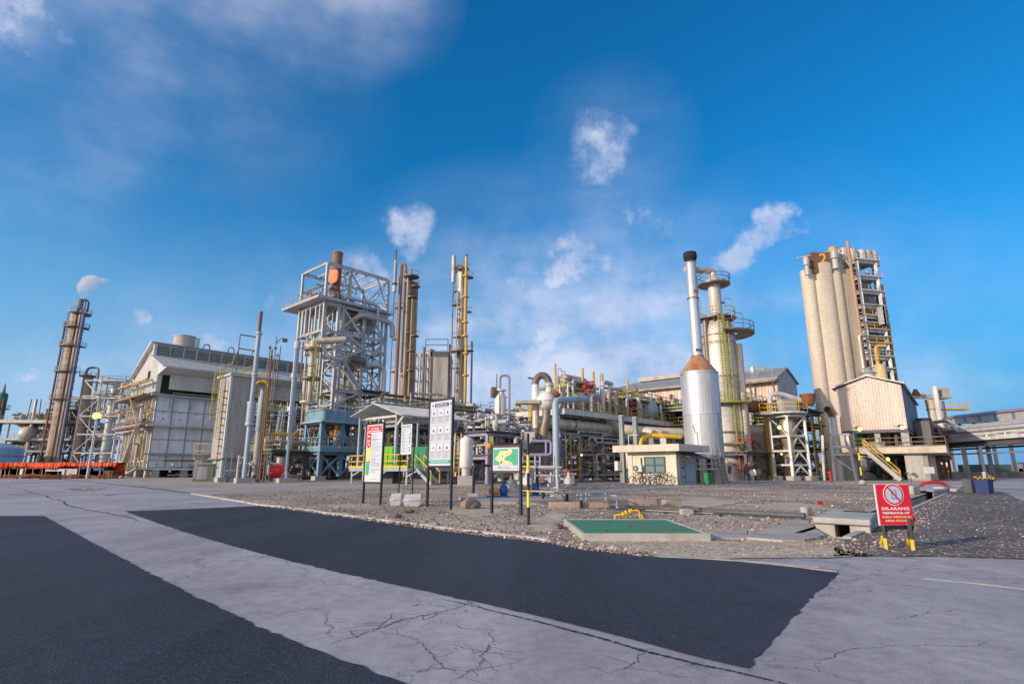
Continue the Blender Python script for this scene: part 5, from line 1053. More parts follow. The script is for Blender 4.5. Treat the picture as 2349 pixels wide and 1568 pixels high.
for y in (300, 970, 480, 700, 1160, 820): P_('flange', M_yelp, root, 'lathe', Vector((xb if y < 830 else xa, Y-4.2, W(*Z5(745, y), Y).z)), [(.3, -.2), (.75, -.18), (.75, .18), (.3, .2)], 12)
vcol(root, 588, 1320, 600, 880, Y, 8, M_rust, 'riser_pipe', 8, -3); vcol(root, 655, 1440, 665, 300, Y, 5, M_ins, 'riser_pipe', 8, -4); vcol(root, 700, 1440, 712, 240, Y, 5, M_insd, 'riser_pipe', 8, -4.3)
vpipe(root, [(655, 260), (655, 200), (712, 195), (715, 260)], Y, 8, M_rust, 'gooseneck', 8, -3); vcol(root, 770, 1450, 778, 815, Y, 10, M_bluegrey, 'riser_pipe', 8, 2)
for (x, y, w) in ((715, 225, 2.2), (770, 300, 1.5), (765, 600, 1.0), (650, 420, 1.0), (648, 540, 1.5), (680, 945, 3.0), (770, 940, 1.5), (660, 820, 1.4), (650, 1090, 1.2)):
    w *= .65; p = W(*Z5(x, y), Y)+Vector((0, -3, 0)); P_('platform', M_insd, root, 'lathe', p, [(.2, -.12), (w, -.12), (w, .12), (.2, .12)], 14); P_('railing', M_insd, root, 'torus', p+ZX*1.1, w, .05, n=14, m=4)
c, z0, z1 = straight(620, 860, 632, 110, Y); root = T('silencer_stack', 'grey brown silencer stack at the left of the yellow riser', 'stack', c, G1)
for y0, y1, r, m, nm in ((1320, 350, 5, M_insd, 'pipe'), (350, 240, 19, M_galv, 'silencer'), (240, 112, 18, M_ins, 'silencer')):
    za, zb_ = (0 if y0 > 1300 else W(*Z5(110, y0), Y).z), W(*Z5(110, y1), Y).z; P_(nm, m, root, 'lathe', c+Vector((0, -3, za)), [(.3, 0), (r*.2574*mpp(Y, za), .3), (r*.2574*mpp(Y, zb_), zb_-za-.003), (.1, zb_-za-.003)], 12)
# far silo block and lattice between the columns
Y = 190; p0, p1 = W(*Z5(385, 1400), Y), W(*Z5(590, 1000), Y); p2 = W(*Z5(590, 935), Y)
root = T('silo_block', 'distant grey concrete silo block between the two rusty columns', 'silo', ((p0.x+p1.x)/2, Y, 0))
w_ = (p1.x-p0.x); P_('silo_wall', M_conc, root, 'box', Vector((p0.x+w_*.62, Y, 0)), w_*.78, 14, p1.z); P_('silo_cylinder', M_conc, root, 'lathe', Vector((p0.x+w_*.17, Y-5, 0)), [(w_*.19, 0), (w_*.19, W(*Z5(420, 935), Y).z)], 20)
P_('roof_band', M_dgrey, root, 'box', Vector((p0.x+w_*.62, Y-.1, p1.z+.003)), w_*.8, 14.3, 1.6); P_('railing', M_dgrey, root, 'rail', [Vector((p0.x, Y-8, p1.z+1.6)), Vector((p1.x, Y-8, p1.z+1.6))], 4, 5, .14); P_('seam', M_dgrey, root, 'box', Vector((p0.x+w_*.26, Y-7.1, 0)), .5, .3, p2.z)
Y = 170; p0, p1 = W(*Z5(262, 1400), Y), W(*Z5(375, 940), Y); f2 = Fr(p0, Vector((1, 0, 0)), Vector((0, 1, 0))); L = p1.x-p0.x; zt = p1.z
root = T('lattice_tower', 'distant open lattice stair tower right of the orange brown column', 'lattice tower', p0*1)
frame(root, f2, [0, L*.5, L], [0, 6], [zt*(i+1)/9 for i in range(9)], M_galv, .4, .35, 0, brace=[('a', i % 2, 0, i, '/' if i % 2 else '\\') for i in range(9)]+[('a', 1, 0, i, 'x') for i in range(0, 9, 2)])
P_('mast', M_insd, root, 'tube', f2.p(L*.85, -1, 0), f2.p(L*.85, -1, W(*Z5(360, 890), Y).z), .45, 8)
unit('distant piping bay right of the yellow riser pipe', 1100, 1086, 100, 20, 8, [5, 10], 9, dense=24, mats=[M_ins, M_galv, M_yelp, M_insd, M_lgrey])
unit('distant piping bay below the pale warehouse', 1190, 1087, 92, 14, 8, [5, 9.5], 10, dense=22)
# ---- slim white column with purple gooseneck
Y = 58; c, z1 = None, None
p0, p1 = W(*Z7(222, 900), Y), W(*Z7(222, 335), Y); c = Vector((((p0.x+p1.x)/2), Y, 0)); r = 62*.2107*mpp(Y, 6); zt = p1.z
root = T('white_column', 'slim white pressure column with a thin yellow line down its face, behind the map board', 'column', c)
P_('column_shell', M_white, root, 'lathe', c, [(r, 0), (r, zt-.9), (r*.9, zt-.5), (r*.6, zt-.1), (r*.6, zt), (r*1.0, zt+.003), (r*1.0, zt+.15), (0, zt+.15)], 24)
P_('yellow_line', M_yg, root, 'tube', c+Vector((-.1, -r-.06, 1)), c+Vector((-.1, -r-.06, zt-.1)), .05, 6); P_('nozzle', M_insd, root, 'lathe', c+Vector((-r*.8, 0, zat(900, Y)+.0)), [(0.0, 0), (.55, 0), (.6, .45), (.1, .5)], 14, Vector((-1, -.3, 0)))
P_('gooseneck', M_purple, root, 'pipe', [c+Vector((-.05, -.3, zt)), c+Vector((-.05, -.3, W(*Z7(240, 170), Y).z)), c+Vector((r*1.55, -.3, W(*Z7(240, 170), Y).z)), c+Vector((r*1.55, -.3, 0))], .14, 8, bend=.6)
P_('bracket', M_purple, root, 'beam', c+Vector((r*.7, -.3, zat(912, Y))), c+Vector((r*1.5, -.3, zat(912, Y))), .12); P_('vent', M_insd, root, 'tube', c+Vector((-.4, 0, zt)), c+Vector((-.4, 0, zat(858, Y))), .05, 6)
# ---- white upright tank with yellow ladder
Y = 50; pb, pt = W(*Z6(1205, 905), Y), W(*Z6(1215, 556), Y); c = Vector(((pb.x+pt.x)/2, Y, 0)); r = 70*.2165*mpp(Y, 3)
root = T('white_tank', 'upright white tank with rounded ends and a yellow ladder behind the tall sign board', 'tank', c)
P_('tank_shell', M_white, root, 'vessel', c+ZX*pb.z, c+ZX*pt.z, r, 24); P_('plinth', M_concl, root, 'box', c, r*2.3, r*2.2, .8); P_('leg', M_lgrey, root, 'lathe', c+ZX*.8, [(r*.7, 0), (r*.7, pb.z-.5)], 14); P_('cap', M_lgrey, root, 'lathe', c+ZX*(pt.z-.1), [(.25, 0), (.25, .2)], 10)
P_('ladder', M_yel, root, 'ladder', c+Vector((-r-.25, -.3, .7)), c+Vector((-r-.1, -.3, pt.z+.3)), (1, .2, 0), .5, .05)
# ---- orange float ball, white hopper, horizontal drum
Y = 47; p = W(*Z6(1455, 655), Y); root = T('orange_ball', 'round orange float ball with a yellow flag above it, left of the map board', 'float ball', (p.x, p.y, 0)); P_('ball', M_orange, root, 'sphere', p, 38*.2165*mpp(Y, 3), 18); P_('post', M_dgrey, root, 'tube', Vector((p.x, p.y, 0)), p-ZX*.25, .05, 6); P_('flag', M_yg, root, 'box', p+Vector((.15, 0, .35)), .35, .08, .45)
Y = 62; p = W(*Z7(400, 860), Y); root = T('horizontal_drum', 'beige horizontal drum with a flanged round end beside the white hopper', 'drum', (p.x, p.y, 0))
P_('drum_shell', M_white, root, 'lathe', p+AX*-0.2, [(0, -.5), (1.2, -.3), (1.75, .2), (2.0, .25), (2.0, .6), (1.75, .65), (1.75, 6)], 26, AX); P_('leg', M_grey, root, 'box', Vector((p.x+.8, p.y+.9, 0)), 1.2, 1.6, p.z-1.5, -HA); P_('leg', M_grey, root, 'box', Vector((p.x+3.2, p.y+3.5, 0)), 1.2, 1.6, p.z-1.5, -HA)
Y = 56; t0 = W(*Z7(455, 785), Y); t1 = W(*Z7(592, 785), Y); b0_ = W(*Z7(505, 975), Y); w_ = (t1.x-t0.x)/2; cx = (t0.x+t1.x)/2; root = T('hopper', 'white pointed sheet hopper behind the striped pole', 'hopper', (cx, Y, 0))
T0 = [Vector((cx+sx*w_, Y+sy*w_, t0.z)) for sx, sy in ((-1, -1), (1, -1), (1, 1), (-1, 1))]; T1 = [Vector((cx+sx*w_, Y+sy*w_, t0.z-1.0)) for sx, sy in ((-1, -1), (1, -1), (1, 1), (-1, 1))]; T2 = [Vector((cx-.4+sx*.25, Y+sy*.25, b0_.z)) for sx, sy in ((-1, -1), (1, -1), (1, 1), (-1, 1))]
mb = MB(); mb.hexa(T1+T0); mb.hexa(T2+[p-ZX*.002 for p in T1]); mb.build('hopper_body', M_lgrey, root)
for sx in (-1, 1): P_('leg', M_purple, root, 'beam', Vector((cx+sx*w_, Y-w_-.1, 0)), Vector((cx+sx*w_, Y-w_-.1, t0.z)), .14)
# purple pipe frame with a dark screen
Y = 46; P = [W(*Z7(x, y), Y) for x, y in ((570, 880), (775, 880), (775, 1030), (465, 1030), (720, 880), (720, 1025))]; root = T('pipe_stand', 'purple pipe stand round a black screen beside the striped pole', 'pipe stand', (P[1].x, Y, 0))
P_('frame_pipe', M_purple, root, 'pipe', [P[0], P[1], P[2], P[3]], .13, 8, bend=.3); P_('frame_pipe', M_purple, root, 'tube', P[4], P[5], .1, 8)
P_('screen', M_black, root, 'prism', [W(*Z7(x, y), Y+.2) for x, y in ((560, 885), (760, 885), (760, 1000), (475, 1000))], Vector((0, .05, 0))); 
for i in (2, 3): P_('leg', M_bluegrey, root, 'tube', Vector((P[i].x-(.9 if i == 2 else -1), Y, 0)), Vector((P[i].x-(.9 if i == 2 else -1), Y, P[i].z)), .09, 8)
unit('purple grey pipe and valve skid behind the pumps', 1118, 1098, 54, 7.5, 4, [2.4, 4.6], 12, m=M_purple, dense=26, mats=[M_lgrey, M_purple, M_bluegrey, M_galv, M_ins], rails='', group='valve skids')
unit('dark valve skid behind the purple pipe frame', 1200, 1099, 54, 6, 4, [2.6], 13, m=M_grey, dense=26, mats=[M_insd, M_grey, M_rust, M_lgrey], rails='', group='valve skids')
# ---- U shaped pipe and sphere
Y = 57; k = .2107*mpp(Y, 10); L = W(*Z7(605, 500), Y); R_ = W(*Z7(755, 260), Y); zt = W(*Z7(690, 165), Y).z; zj = W(*Z7(605, 265), Y).z
cL = Vector((L.x, Y, 0)); root = T('loop_pipe', 'fat upright pipe with a dark looped top feeding the white ball vessel', 'pipe', cL)
rp = 38*k; cR = Vector((L.x+150*k, Y, 0)); zbt = W(*Z7(600, 740), Y).z
P_('riser', M_ins, root, 'tube', cL+ZX*zbt, cL+ZX*zj, rp, 20); P_('riser_jacket', M_white, root, 'tube', cL+ZX*W(*Z7(605, 430), Y).z, cL+ZX*zj, rp*1.06, 20)
mc = (cL+cR)/2+ZX*zj; mb = MB(); mb.sweep([mc+Vector((math.cos(math.pi*(1-i/12))*75*k, 0, math.sin(math.pi*(1-i/12))*(zt-zj))) for i in range(13)], [rp]*13, 20); mb.build('loop', M_insd, root)
P_('down_leg', M_white, root, 'tube', cR+ZX*(W(*Z7(760, 350), Y).z), cR+ZX*zj, rp*1.05, 20); P_('collar', M_galv, root, 'lathe', cR+ZX*zj, [(rp, -.3), (rp*1.3, -.2), (rp*1.3, .1), (rp, .2)], 20)
P_('shelf', M_ins, root, 'box', cL+Vector((-.8, -.6, W(*Z7(570, 485), Y).z)), 2.4, 1.6, .3); P_('support_leg', M_insd, root, 'tube', cL*1, cL+ZX*zbt, .25, 8)
ps = W(*Z7(722, 445), Y-.5); root = T('ball_vessel', 'large cream ball shaped vessel below the looped pipe', 'vessel', (ps.x, ps.y, 0)); P_('ball', M_white, root, 'sphere', ps, 104*k, 28); P_('neck', M_insd, root, 'pipe', [ps-ZX*80*k, ps-ZX*190*k, ps+Vector((-.3, 0, -300*k)), Vector((ps.x-.3, ps.y, 0))], .42, 12); P_('seam', M_ins, root, 'torus', ps, 105*k, .05, n=28, m=5)
P_('nozzle', M_rust, root, 'lathe', ps+Vector((104*k*.8, 0, 104*k*.5)), [(.3, 0), (.5, .2), (.5, .5), (.2, .6)], 12, Vector((.5, 0, .8)))
# ---- main pipe rack with its deck, exchangers and yellow vents
Y = 63; frR = Fr(W(*Z7(880, 1250), Y)); fr = frR
hb = lambda x, y: fr.hitB(0, *Z7(x, y)); zD = hb(880, 545)[1]; zM = hb(880, 795)[1]; zP = hb(880, 1015)[1]
root = T('pipe_rack', 'long elevated pipe rack deck with yellow green railing receding behind the guard hut', 'pipe rack', fr.p(0, 0))
aR = min(hb(2050, 700)[0], 90); aC = [hb(1090, 800)[0], hb(1550, 800)[0], hb(1700, 800)[0]]
As = [0, aC[0], aC[0]*.5+aC[1]*.5, aC[1], aC[2], min(aR*.7, 45), aR]
As = sorted(set(As)); M_rk = mat('grey rack paint', (.36, .38, .39), .55, 0, .45, rust=.15)
frame(root, fr, As, [0, 5], [zP, zM, zD-.55], M_rk, .38, .34, 0, brace=[('a', 0, 0, 1, 'k'), ('a', 1, 0, 1, 'k'), ('a', 2, 0, 1, 'k')]+[('b', 0, i, 1, 'k') for i in range(len(As))])
P_('deck', M_dgrey, root, 'fbox', fr, -.6, aR, -1.2, 6, zD-.35, zD); P_('deck_edge', M_lgrey, root, 'fbox', fr, -.7, aR, -1.3, -1.203, zD-.55, zD+.05); P_('deck_edge', M_lgrey, root, 'fbox', fr, -.75, -.603, -1.3, 6, zD-.55, zD+.05)
P_('railing', M_yg, root, 'rail', [fr.p(-.6, 6, zD), fr.p(-.6, -1.2, zD), fr.p(aR, -1.2, zD)], 1.15, 1.7, .05)
for i, (b, z, r, m) in enumerate(((-.2, zM+1.0, .62, M_ins), (1.6, zM+.95, .6, M_insd), (3.3, zM+.9, .5, M_ins), (4.4, zM+1.3, .3, M_galv), (.6, zM+2.6, .3, M_galv), (2.4, zM+2.9, .35, M_insd))):
    P_('main_pipe', m, root, 'pipe', [fr.p((hb(585, 740)[0] if i == 0 else -2.5+i*.7), b, z), fr.p(aR*(.9 if i else .62), b, z)], r, 18)
for a in (-2, 2, 5, 9, 14, 19, 24): P_('pipe_band', M_galv if a % 2 else M_insd, root, 'lathe', fr.p(a, -.2, zM+1.0), [(.60, -.12), (.67, -.1), (.67, .1), (.60, .12)], 18, AX)
P_('duct_bend', M_ins, root, 'pipe', [fr.p(7, 1, zM+3), fr.p(9, -.5, zM+2.6), fr.p(11, -.8, zM+.2), fr.p(18, -.8, zM-.2)], .62, 14)
RK = [sub_unit('pipework and vessels %s of the long pipe rack' % q_, fr, 0) for q_ in ('at ground level', 'between the middle beams', 'standing on the top deck', 'at the far right end', 'at the near lower face')]
clutter(RK[4], fr, -.5, 32, -1.8, -.7, .3, zM-.2, 46, 121, mats=[M_ins, M_lgrey, M_galv, M_ins, M_insd, M_yelp], rmax=.14, ves=0, val=12, vert=.6)
clutter(RK[0], fr, 0, 30, .3, 5, .2, zP-.2, 34, 101, mats=[M_insd, M_grey, M_galv, M_ins, M_dgrey], rmax=.3, ves=5, vm=[M_white, M_insd, M_ins], val=6)
clutter(RK[1], fr, 0, 30, -.6, 1.5, zP+.2, zD-.7, 40, 112, mats=[M_ins, M_lgrey, M_galv, M_ins, M_insd], rmax=.17, ves=0, val=10, vert=.45); clutter(RK[1], fr, 0, 30, .3, 5, zP+.2, zM-.2, 34, 102, mats=[M_insd, M_grey, M_galv, M_rust], rmax=.3, ves=3, vm=[M_insd, M_ins, M_dgrey], val=4); clutter(RK[0], fr, 0, 40, .3, 5, zM, zD-.6, 30, 103, mats=[M_insd, M_dgrey, M_galv, M_ins], rmax=.3, ves=2, val=3)
clutter(RK[2], fr, 0, 40, .5, 5.5, zD+.1, zD+4.2, 60, 104, mats=[M_ins, M_lgrey, M_galv, M_white, M_insd, M_yg], rmax=.26, ves=0, val=18, vert=.5)
clutter(RK[3], fr, 30, aR, 0, 5, .3, zD-.4, 50, 105, mats=[M_insd, M_grey, M_galv, M_ins, M_yg], rmax=.3, ves=3, val=6)
P_('ladder', M_yel, root, 'ladder', fr.p(-.9, 3.1, .2), fr.p(-.9, 3.1, zD+1.2), BX, .8, .06, cage=-AX)
for i, a in enumerate((3.5, 8.5, 13.5, 19, 25)):
    lb = ['first and nearest', 'second', 'third', 'fourth', 'fifth and farthest'][i]
    c = fr.p(a, 2.1, zD+1.75); e = T('heat_exchanger', lb+' horizontal exchanger drum on the rack deck, counted from the ball vessel', 'heat exchanger', fr.p(a, 2.1, zD), 'exchanger drums on the pipe rack deck')
    v = P_('shell', [M_ins, M_lgrey, M_ins, M_ins, M_bluegrey][i], e, 'vessel', c-AX*2.2, c+AX*2.2, 1.0, 22)
    P_('flange', M_insd if i < 3 else M_red, e, 'lathe', c-AX*1.5, [(.95, -.12), (1.15, -.1), (1.15, .1), (.95, .12)], 22, AX)
    for s in (-1.2, 1.2): P_('saddle', M_grey, e, 'box', c+AX*s-ZX*1.75, .3, 1.3, .85, -HA)
    P_('nozzle', M_lgrey, e, 'pipe', [c+ZX*.9, c+ZX*2.0, c+ZX*2.0+AX*2.4], .22, 10)
R = random.Random(31)
for i in range(16):
    a = 1.5+i*1.75+R.uniform(-.5, .5); b = R.uniform(-.6, .5); h = R.uniform(2.2, 4.6); r = R.choice((.12, .16, .22, .28)); pts = [fr.p(a, b, zD), fr.p(a, b, zD+h)]
    if R.random() < .7: pts.append(fr.p(a+R.uniform(1, 3), b+.2, zD+h))
    if R.random() < .4: pts.append(fr.p(pts[-1].x*0+a+1.8, b+.2, zD+h-1.5)) if False else None
    P_('front_pipe', R.choice((M_ins, M_lgrey, M_ins, M_white, M_galv)), root, 'pipe', pts, r, 10); 
    if i % 3 == 0: P_('flange', M_lgrey, root, 'lathe', fr.p(a, b, zD+h*.5), [(r, -.08), (r*1.7, -.07), (r*1.7, .07), (r, .08)], 12)
for i, (x, y, r, h) in enumerate(((1060, 375, 1.2, .9), (1350, 385, 1.0, .7), (1230, 400, .7, 1.2), (870, 400, .6, .8), (1530, 420, .9, 1.1))):
    a, z = fr.hitB(1.5, *Z7(x, y)); e = P_('vent_drum', M_ins, root, 'lathe', fr.p(a, 1.5, z-h), [(.3, -1.5), (r, -.2), (r, h), (r*1.05, h), (r*1.05, h+.12), (0, h+.14)], 18)
for i, (x, y, m) in enumerate(((1345, 470, M_red), (1625, 475, M_red), (1150, 290, M_red), (1205, 285, M_red), (1700, 540, M_red), (1880, 560, M_rust))):
    a, z = fr.hitB(.2, *Z7(x, y)); r = .42 if i > 1 else .55; mb = MB(); mb.sphere(fr.p(a, .2, z), r, 12, .7); mb.torus(fr.p(a, .2, z+.55), r*.9, .07, n=12, m=4); mb.tube(fr.p(a, .2, max(zD, z-1.9)), fr.p(a, .2, z), .12, 6); mb.build('red_actuator', m, root)
YV = [(822, 340, 38, 13, 'tallest yellow vent pipe just right of the white ball vessel'), (1120, 300, 88, 14, 'yellow vent pipe leaning pair at the left of the rack top'), (1240, 350, 124, 15, 'thick yellow vent pipe in the middle of the rack top'), (1315, 350, 140, 7, 'thin pale yellow vent pipe beside a thicker one'), (1340, 360, 150, 10, 'yellow vent pipe right of the thin pale one'), (1612, 385, 208, 11, 'lone yellow vent pipe in front of the pale warehouse')]
for x, y0, y1, w_, lb in YV:
    a, z = fr.hitB(2.5, *Z7(x, y0)); z1 = fr.hitB(2.5, *Z7(x, y1))[1]; r = w_*.2107*mpp(fr.p(a, 2.5).y, z); p = fr.p(a, 2.5, zD)
    e = T('vent_pipe', lb, 'vent pipe', p, 'yellow vent pipes above the pipe rack'); P_('pipe', M_yelp, e, 'tube', p, Vector((p.x, p.y, z1)), r, 12); P_('flange', M_yelp, e, 'lathe', Vector((p.x, p.y, z)), [(r, -.12), (r*1.8, -.1), (r*1.8, .1), (r, .12)], 12)
for x, y0, y1 in ((895, 300, 120), (852, 300, 90), (1410, 300, 240), (930, 300, 240)):
    a, z = fr.hitB(3, *Z7(x, y0)); z1 = fr.hitB(3, *Z7(x, y1))[1]; P_('light_post', M_insd, root, 'pipe', [fr.p(a, 3, zD), fr.p(a, 3, z1), fr.p(a+.6, 3, z1+.05), fr.p(a+.7, 3, z1-.3)], .04, 5, bend=.2)
# green blue end tanks
P_('tank_end', M_bluegrey, root, 'vessel', fr.p(*((fr.hitB(1, *Z7(1760, 600))[0], 1)), zD+1.6), fr.p(fr.hitB(1, *Z7(1860, 600))[0], 1, zD+1.6), 1.7, 20)
P_('platform', M_yg, root, 'fbox', fr, 3, 11, 2.5, 4.5, zD+3.2, zD+3.32); P_('railing', M_yg, root, 'rail', [fr.p(3, 2.5, zD+3.32), fr.p(11, 2.5, zD+3.32)], 1.1, 1.4, .04); P_('drum', M_ins, root, 'vessel', fr.p(5, 3.5, zD+4.3), fr.p(10, 3.5, zD+4.3), .9, 20)
root2, f_ = unit('second deep piping bay behind the guard hut', 1440, 1094, 74, 26, 7, [3.5, 7.2, 10.2], 14, m=M_grey, dense=26, mats=[M_insd, M_ins, M_yg, M_galv, M_grey, M_yelp])
unit('piping bay behind the white cone topped stack', 1590, 1092, 78, 16, 7, [3.6, 7, 9.5], 15, m=M_grey, dense=20, mats=[M_insd, M_ins, M_rust, M_galv])
# red exhaust stack in front of the warehouse
Y = 96; p = W(*Z7(2085, 540), Y); t_ = W(*Z7(2085, 372), Y); c = Vector(((p.x+t_.x)/2, Y, 0)); root = T('exhaust_stack', 'short dull red exhaust stack in front of the pale corrugated warehouse', 'stack', c); k = .2107*mpp(Y, 12)
P_('stack_base', M_sheetw, root, 'box', c, 60*k, 60*k, W(*Z7(2085, 600), Y).z, -HA); P_('stack_pipe', mat('dull red', (.32, .06, .05), .7, 0, .5, rust=.1), root, 'lathe', c+ZX*W(*Z7(2085, 600), Y).z, [(30*k, 0), (30*k, 1.0), (16*k, 2.6), (16*k, t_.z-W(*Z7(2085, 600), Y).z)], 14)
# ---- pale pink warehouse
Y = 108; fr = Fr(W(1608, 960, Y)); ha = lambda x, y: fr.hitA(0, x, y); root = T('warehouse', 'long pinkish corrugated warehouse with a grey roof behind the pipe rack', 'industrial building', fr.p(0, 0))
zE = ha(*Z7(2178, 292))[1]; bL = ha(*Z7(1340, 350))[0]; ridge = fr.hitA(14, *Z7(2178, 205))[1]
mb = MB(); mb.fbox(fr, 0, 22, 0, bL, 0, zE); ribs(mb, fr, 'A', 0, 0, bL, 1, zE-.1, .62, .2, .09); mb.build('wall', M_sheetp, root)
P_('roof', M_roof, root, 'prism', [fr.p(-.9, -.5, zE+.02), fr.p(14, -.5, ridge), fr.p(14, -.5, ridge+.25), fr.p(-.9, -.5, zE+.27)], BX*(bL+1)); P_('roof', M_roof, root, 'prism', [fr.p(14.002, -.5, ridge), fr.p(28, -.5, zE), fr.p(28, -.5, zE+.25), fr.p(14.002, -.5, ridge+.25)], BX*(bL+1))
P_('ridge_vent', M_concl, root, 'fbox', fr, 13, 15, -.5, bL*.93, ridge+.26, ridge+1.2); P_('gutter', M_insd, root, 'fbox', fr, -1.2, -.903, -.5, bL, zE-.2, zE+.15)
# ---- corrugated house right of the white vessels
Y = 104; fr = Fr(W(*B1(515, 490), Y)); ha = lambda x, y: fr.hitA(0, *B1(x, y)); hb = lambda x, y: fr.hitB(0, *B1(x, y))
root = T('corrugated_house', 'weathered cream corrugated plant house with a roof tank, right of the stepped white vessel', 'industrial building', fr.p(0, 0))
zE = ha(478, 205)[1]; bL = ha(40, 400)[0]+2; aP, zP_ = hb(568, 100); aE, zE2 = hb(692, 268); 
mb = MB(); mb.prism([fr.p(0, 0, 0), fr.p(aE, 0, 0), fr.p(aE, 0, zE2), fr.p(aP, 0, zP_), fr.p(0, 0, zE)], BX*bL); mb.build('wall', M_sheetw, root)
mb = MB(); ribs(mb, fr, 'A', 0, 0, bL, zE-12, zE-.7, .6, .2, .10); mb.build('cladding_rib', M_sheetw, root)
mb = MB(); mb.prism([fr.p(.1, -.04, 2), fr.p(aE-.05, -.04, 2), fr.p(aE-.05, -.04, zE2-.1), fr.p(aP, -.04, zP_-.15), fr.p(.1, -.04, zE-.1)], BX*.035); ribs(mb, fr, 'B', -.04, .2, aE, zE-14, lambda a: (zE+(zP_-zE)*a/aP if a < aP else zP_+(zE2-zP_)*(a-aP)/(aE-aP))-.3, .8, .2, .07); mb.build('gable_cladding', M_bluegrey, root)  # blue grey carries the shade of this right-hand gable in its colour
P_('roof', M_roof, root, 'prism', [fr.p(-1.8, -.4, zE-.35), fr.p(aP, -.4, zP_+.05), fr.p(aP, -.4, zP_+.35), fr.p(-1.8, -.4, zE-.05)], BX*(bL+.6)); P_('roof', M_roof, root, 'prism', [fr.p(aP+.003, -.4, zP_+.05), fr.p(aE+.6, -.4, zE2-.2), fr.p(aE+.6, -.4, zE2+.1), fr.p(aP+.003, -.4, zP_+.35)], BX*(bL+.6))
P_('soffit_beam', M_insd, root, 'fbox', fr, -1.9, -.11, 0, bL, zE-.75, zE-.4)
for b in (.5, bL*.5): P_('strut', M_insd, root, 'beam', fr.p(-1.7, b, zE-.8), fr.p(-.1, b, zE-6), .25)
for x, r in ((200, 30), (262, 34)):
    b, z = fr.hitA(4, *B1(x, 190)); z1 = fr.hitA(4, *B1(x, 78))[1]; rr = r*.199*mpp(Y+6, 18); P_('roof_tank', M_concl if x > 230 else M_alub, root, 'lathe', fr.p(4+(x > 230)*3, b, zE), [(rr, 0), (rr, z1-zE), (rr*.9, z1-zE)], 18)
P_('railing', M_yg, root, 'rail', [fr.p(.5, 1, zE+.6), fr.p(.5, bL, zE+.6)], 2.2, 2.5, .07); P_('ridge_pipe', M_yelp, root, 'tube', fr.p(5, .5, zP_-.4), fr.p(5, bL, zP_-.4), .2, 8)
# ---- white cylinder stack with the rusty cone
Y = 59; kx = .3629
cb = W(*Z8(325, 1325), Y); ct = W(*Z8(265, 800), Y); tt = W(*Z8(208, 60), Y); c = Vector(((cb.x+ct.x+tt.x)/3, Y, 0)); zf = lambda y: W(*Z8(250, y), Y).z
r0 = 120*kx*mpp(Y, 2); r1 = 112*kx*mpp(Y, 14); rB = (r0+r1)/2; rs = 34*kx*mpp(Y, 20)
root = T('cone_stack', 'white cylindrical vessel with an orange rusted cone and a tall slim chimney', 'stack', c)
P_('cylinder', M_alu, root, 'lathe', c+ZX*zf(1325), [(rB, 0), (rB, zf(1058)-zf(1325)), (rB*1.015, zf(1056)-zf(1325)), (rB*1.015, zf(1048)-zf(1325)), (rB, zf(1045)-zf(1325)), (rB, zf(802)-zf(1325)), (rB*1.03, zf(800)-zf(1325)), (rB*1.03, zf(790)-zf(1325)), (rB*.98, zf(788)-zf(1325))], 40)
for lv_, (ya, yb) in enumerate(((1320, 1062), (1044, 806))):
    for i in range(7):
        t = -2.9+i*.45+lv_*.2; P_('weld_seam', M_galv, root, 'box', c+Vector((math.cos(t), math.sin(t), 0))*(rB+.004)+ZX*zf(ya), .03, .05, zf(yb)-zf(ya), t)
P_('cone', M_rusty, root, 'lathe', c+ZX*(zf(788)+.003), [(rB*.98, 0), (rs*1.15, zf(692)-zf(788)), (rs*1.15, zf(684)-zf(788))], 40)
P_('chimney', M_alu, root, 'lathe', c+ZX*(zf(684)+.003), [(rs*.98, 0), (rs*.93, zf(95)-zf(684))], 26)
for y in (684, 320, 98): P_('chimney_band', M_rust if y > 100 else M_lgrey, root, 'lathe', c+ZX*zf(y), [(rs*.9, -.05), (rs*1.08, -.04), (rs*1.08, .06), (rs*.9, .07)], 24)
mb = MB(); mb.lathe(c+ZX*zf(95), [(rs, 0), (rs*1.02, .5), (rs*.5, .55)], 22)
for i in range(16): t = i*.3927; d = Vector((math.cos(t), math.sin(t), 0)); mb.box(c+d*rs*1.02+ZX*(zf(95)+.45), .12, .45, .75, t)
mb.lathe(c+ZX*(zf(52)-.2), [(rs*.9, 0), (rs*1.25, .05), (rs*1.25, .3), (rs*.7, .35)], 22); mb.build('spark_arrestor', M_dark, root)
P_('rust_patch', M_rust, root, 'box', c+Vector((.2, -rs*.97, zf(290))), .5, .12, .35); P_('lug', M_dgrey, root, 'box', c+Vector((0, -rs*1.0, zf(655))), .7, .3, .2)
for i in range(8):
    t = i*math.pi/4+.3; P_('leg', M_concl, root, 'box', c+Vector((math.cos(t), math.sin(t), 0))*rB*.8, .7, .7, zf(1325)-.003, t)
P_('burner_box', M_dgrey, root, 'lathe', c, [(rB*.5, 0), (rB*.5, zf(1325)-.01)], 16); P_('railing', M_lgrey, root, 'rail', [c+Vector((-rB*.9, -rB-.4, zf(1400))), c+Vector((rB*.3, -rB-.5, zf(1400)))], 1.1, .8, .05)
P_('ladder', M_insd, root, 'ladder', c+Vector((rB*.45, -rB-.9, 0)), c+Vector((rB*.25, -rB-.2, 3.6)), (1, 0, 0), .5, .05)
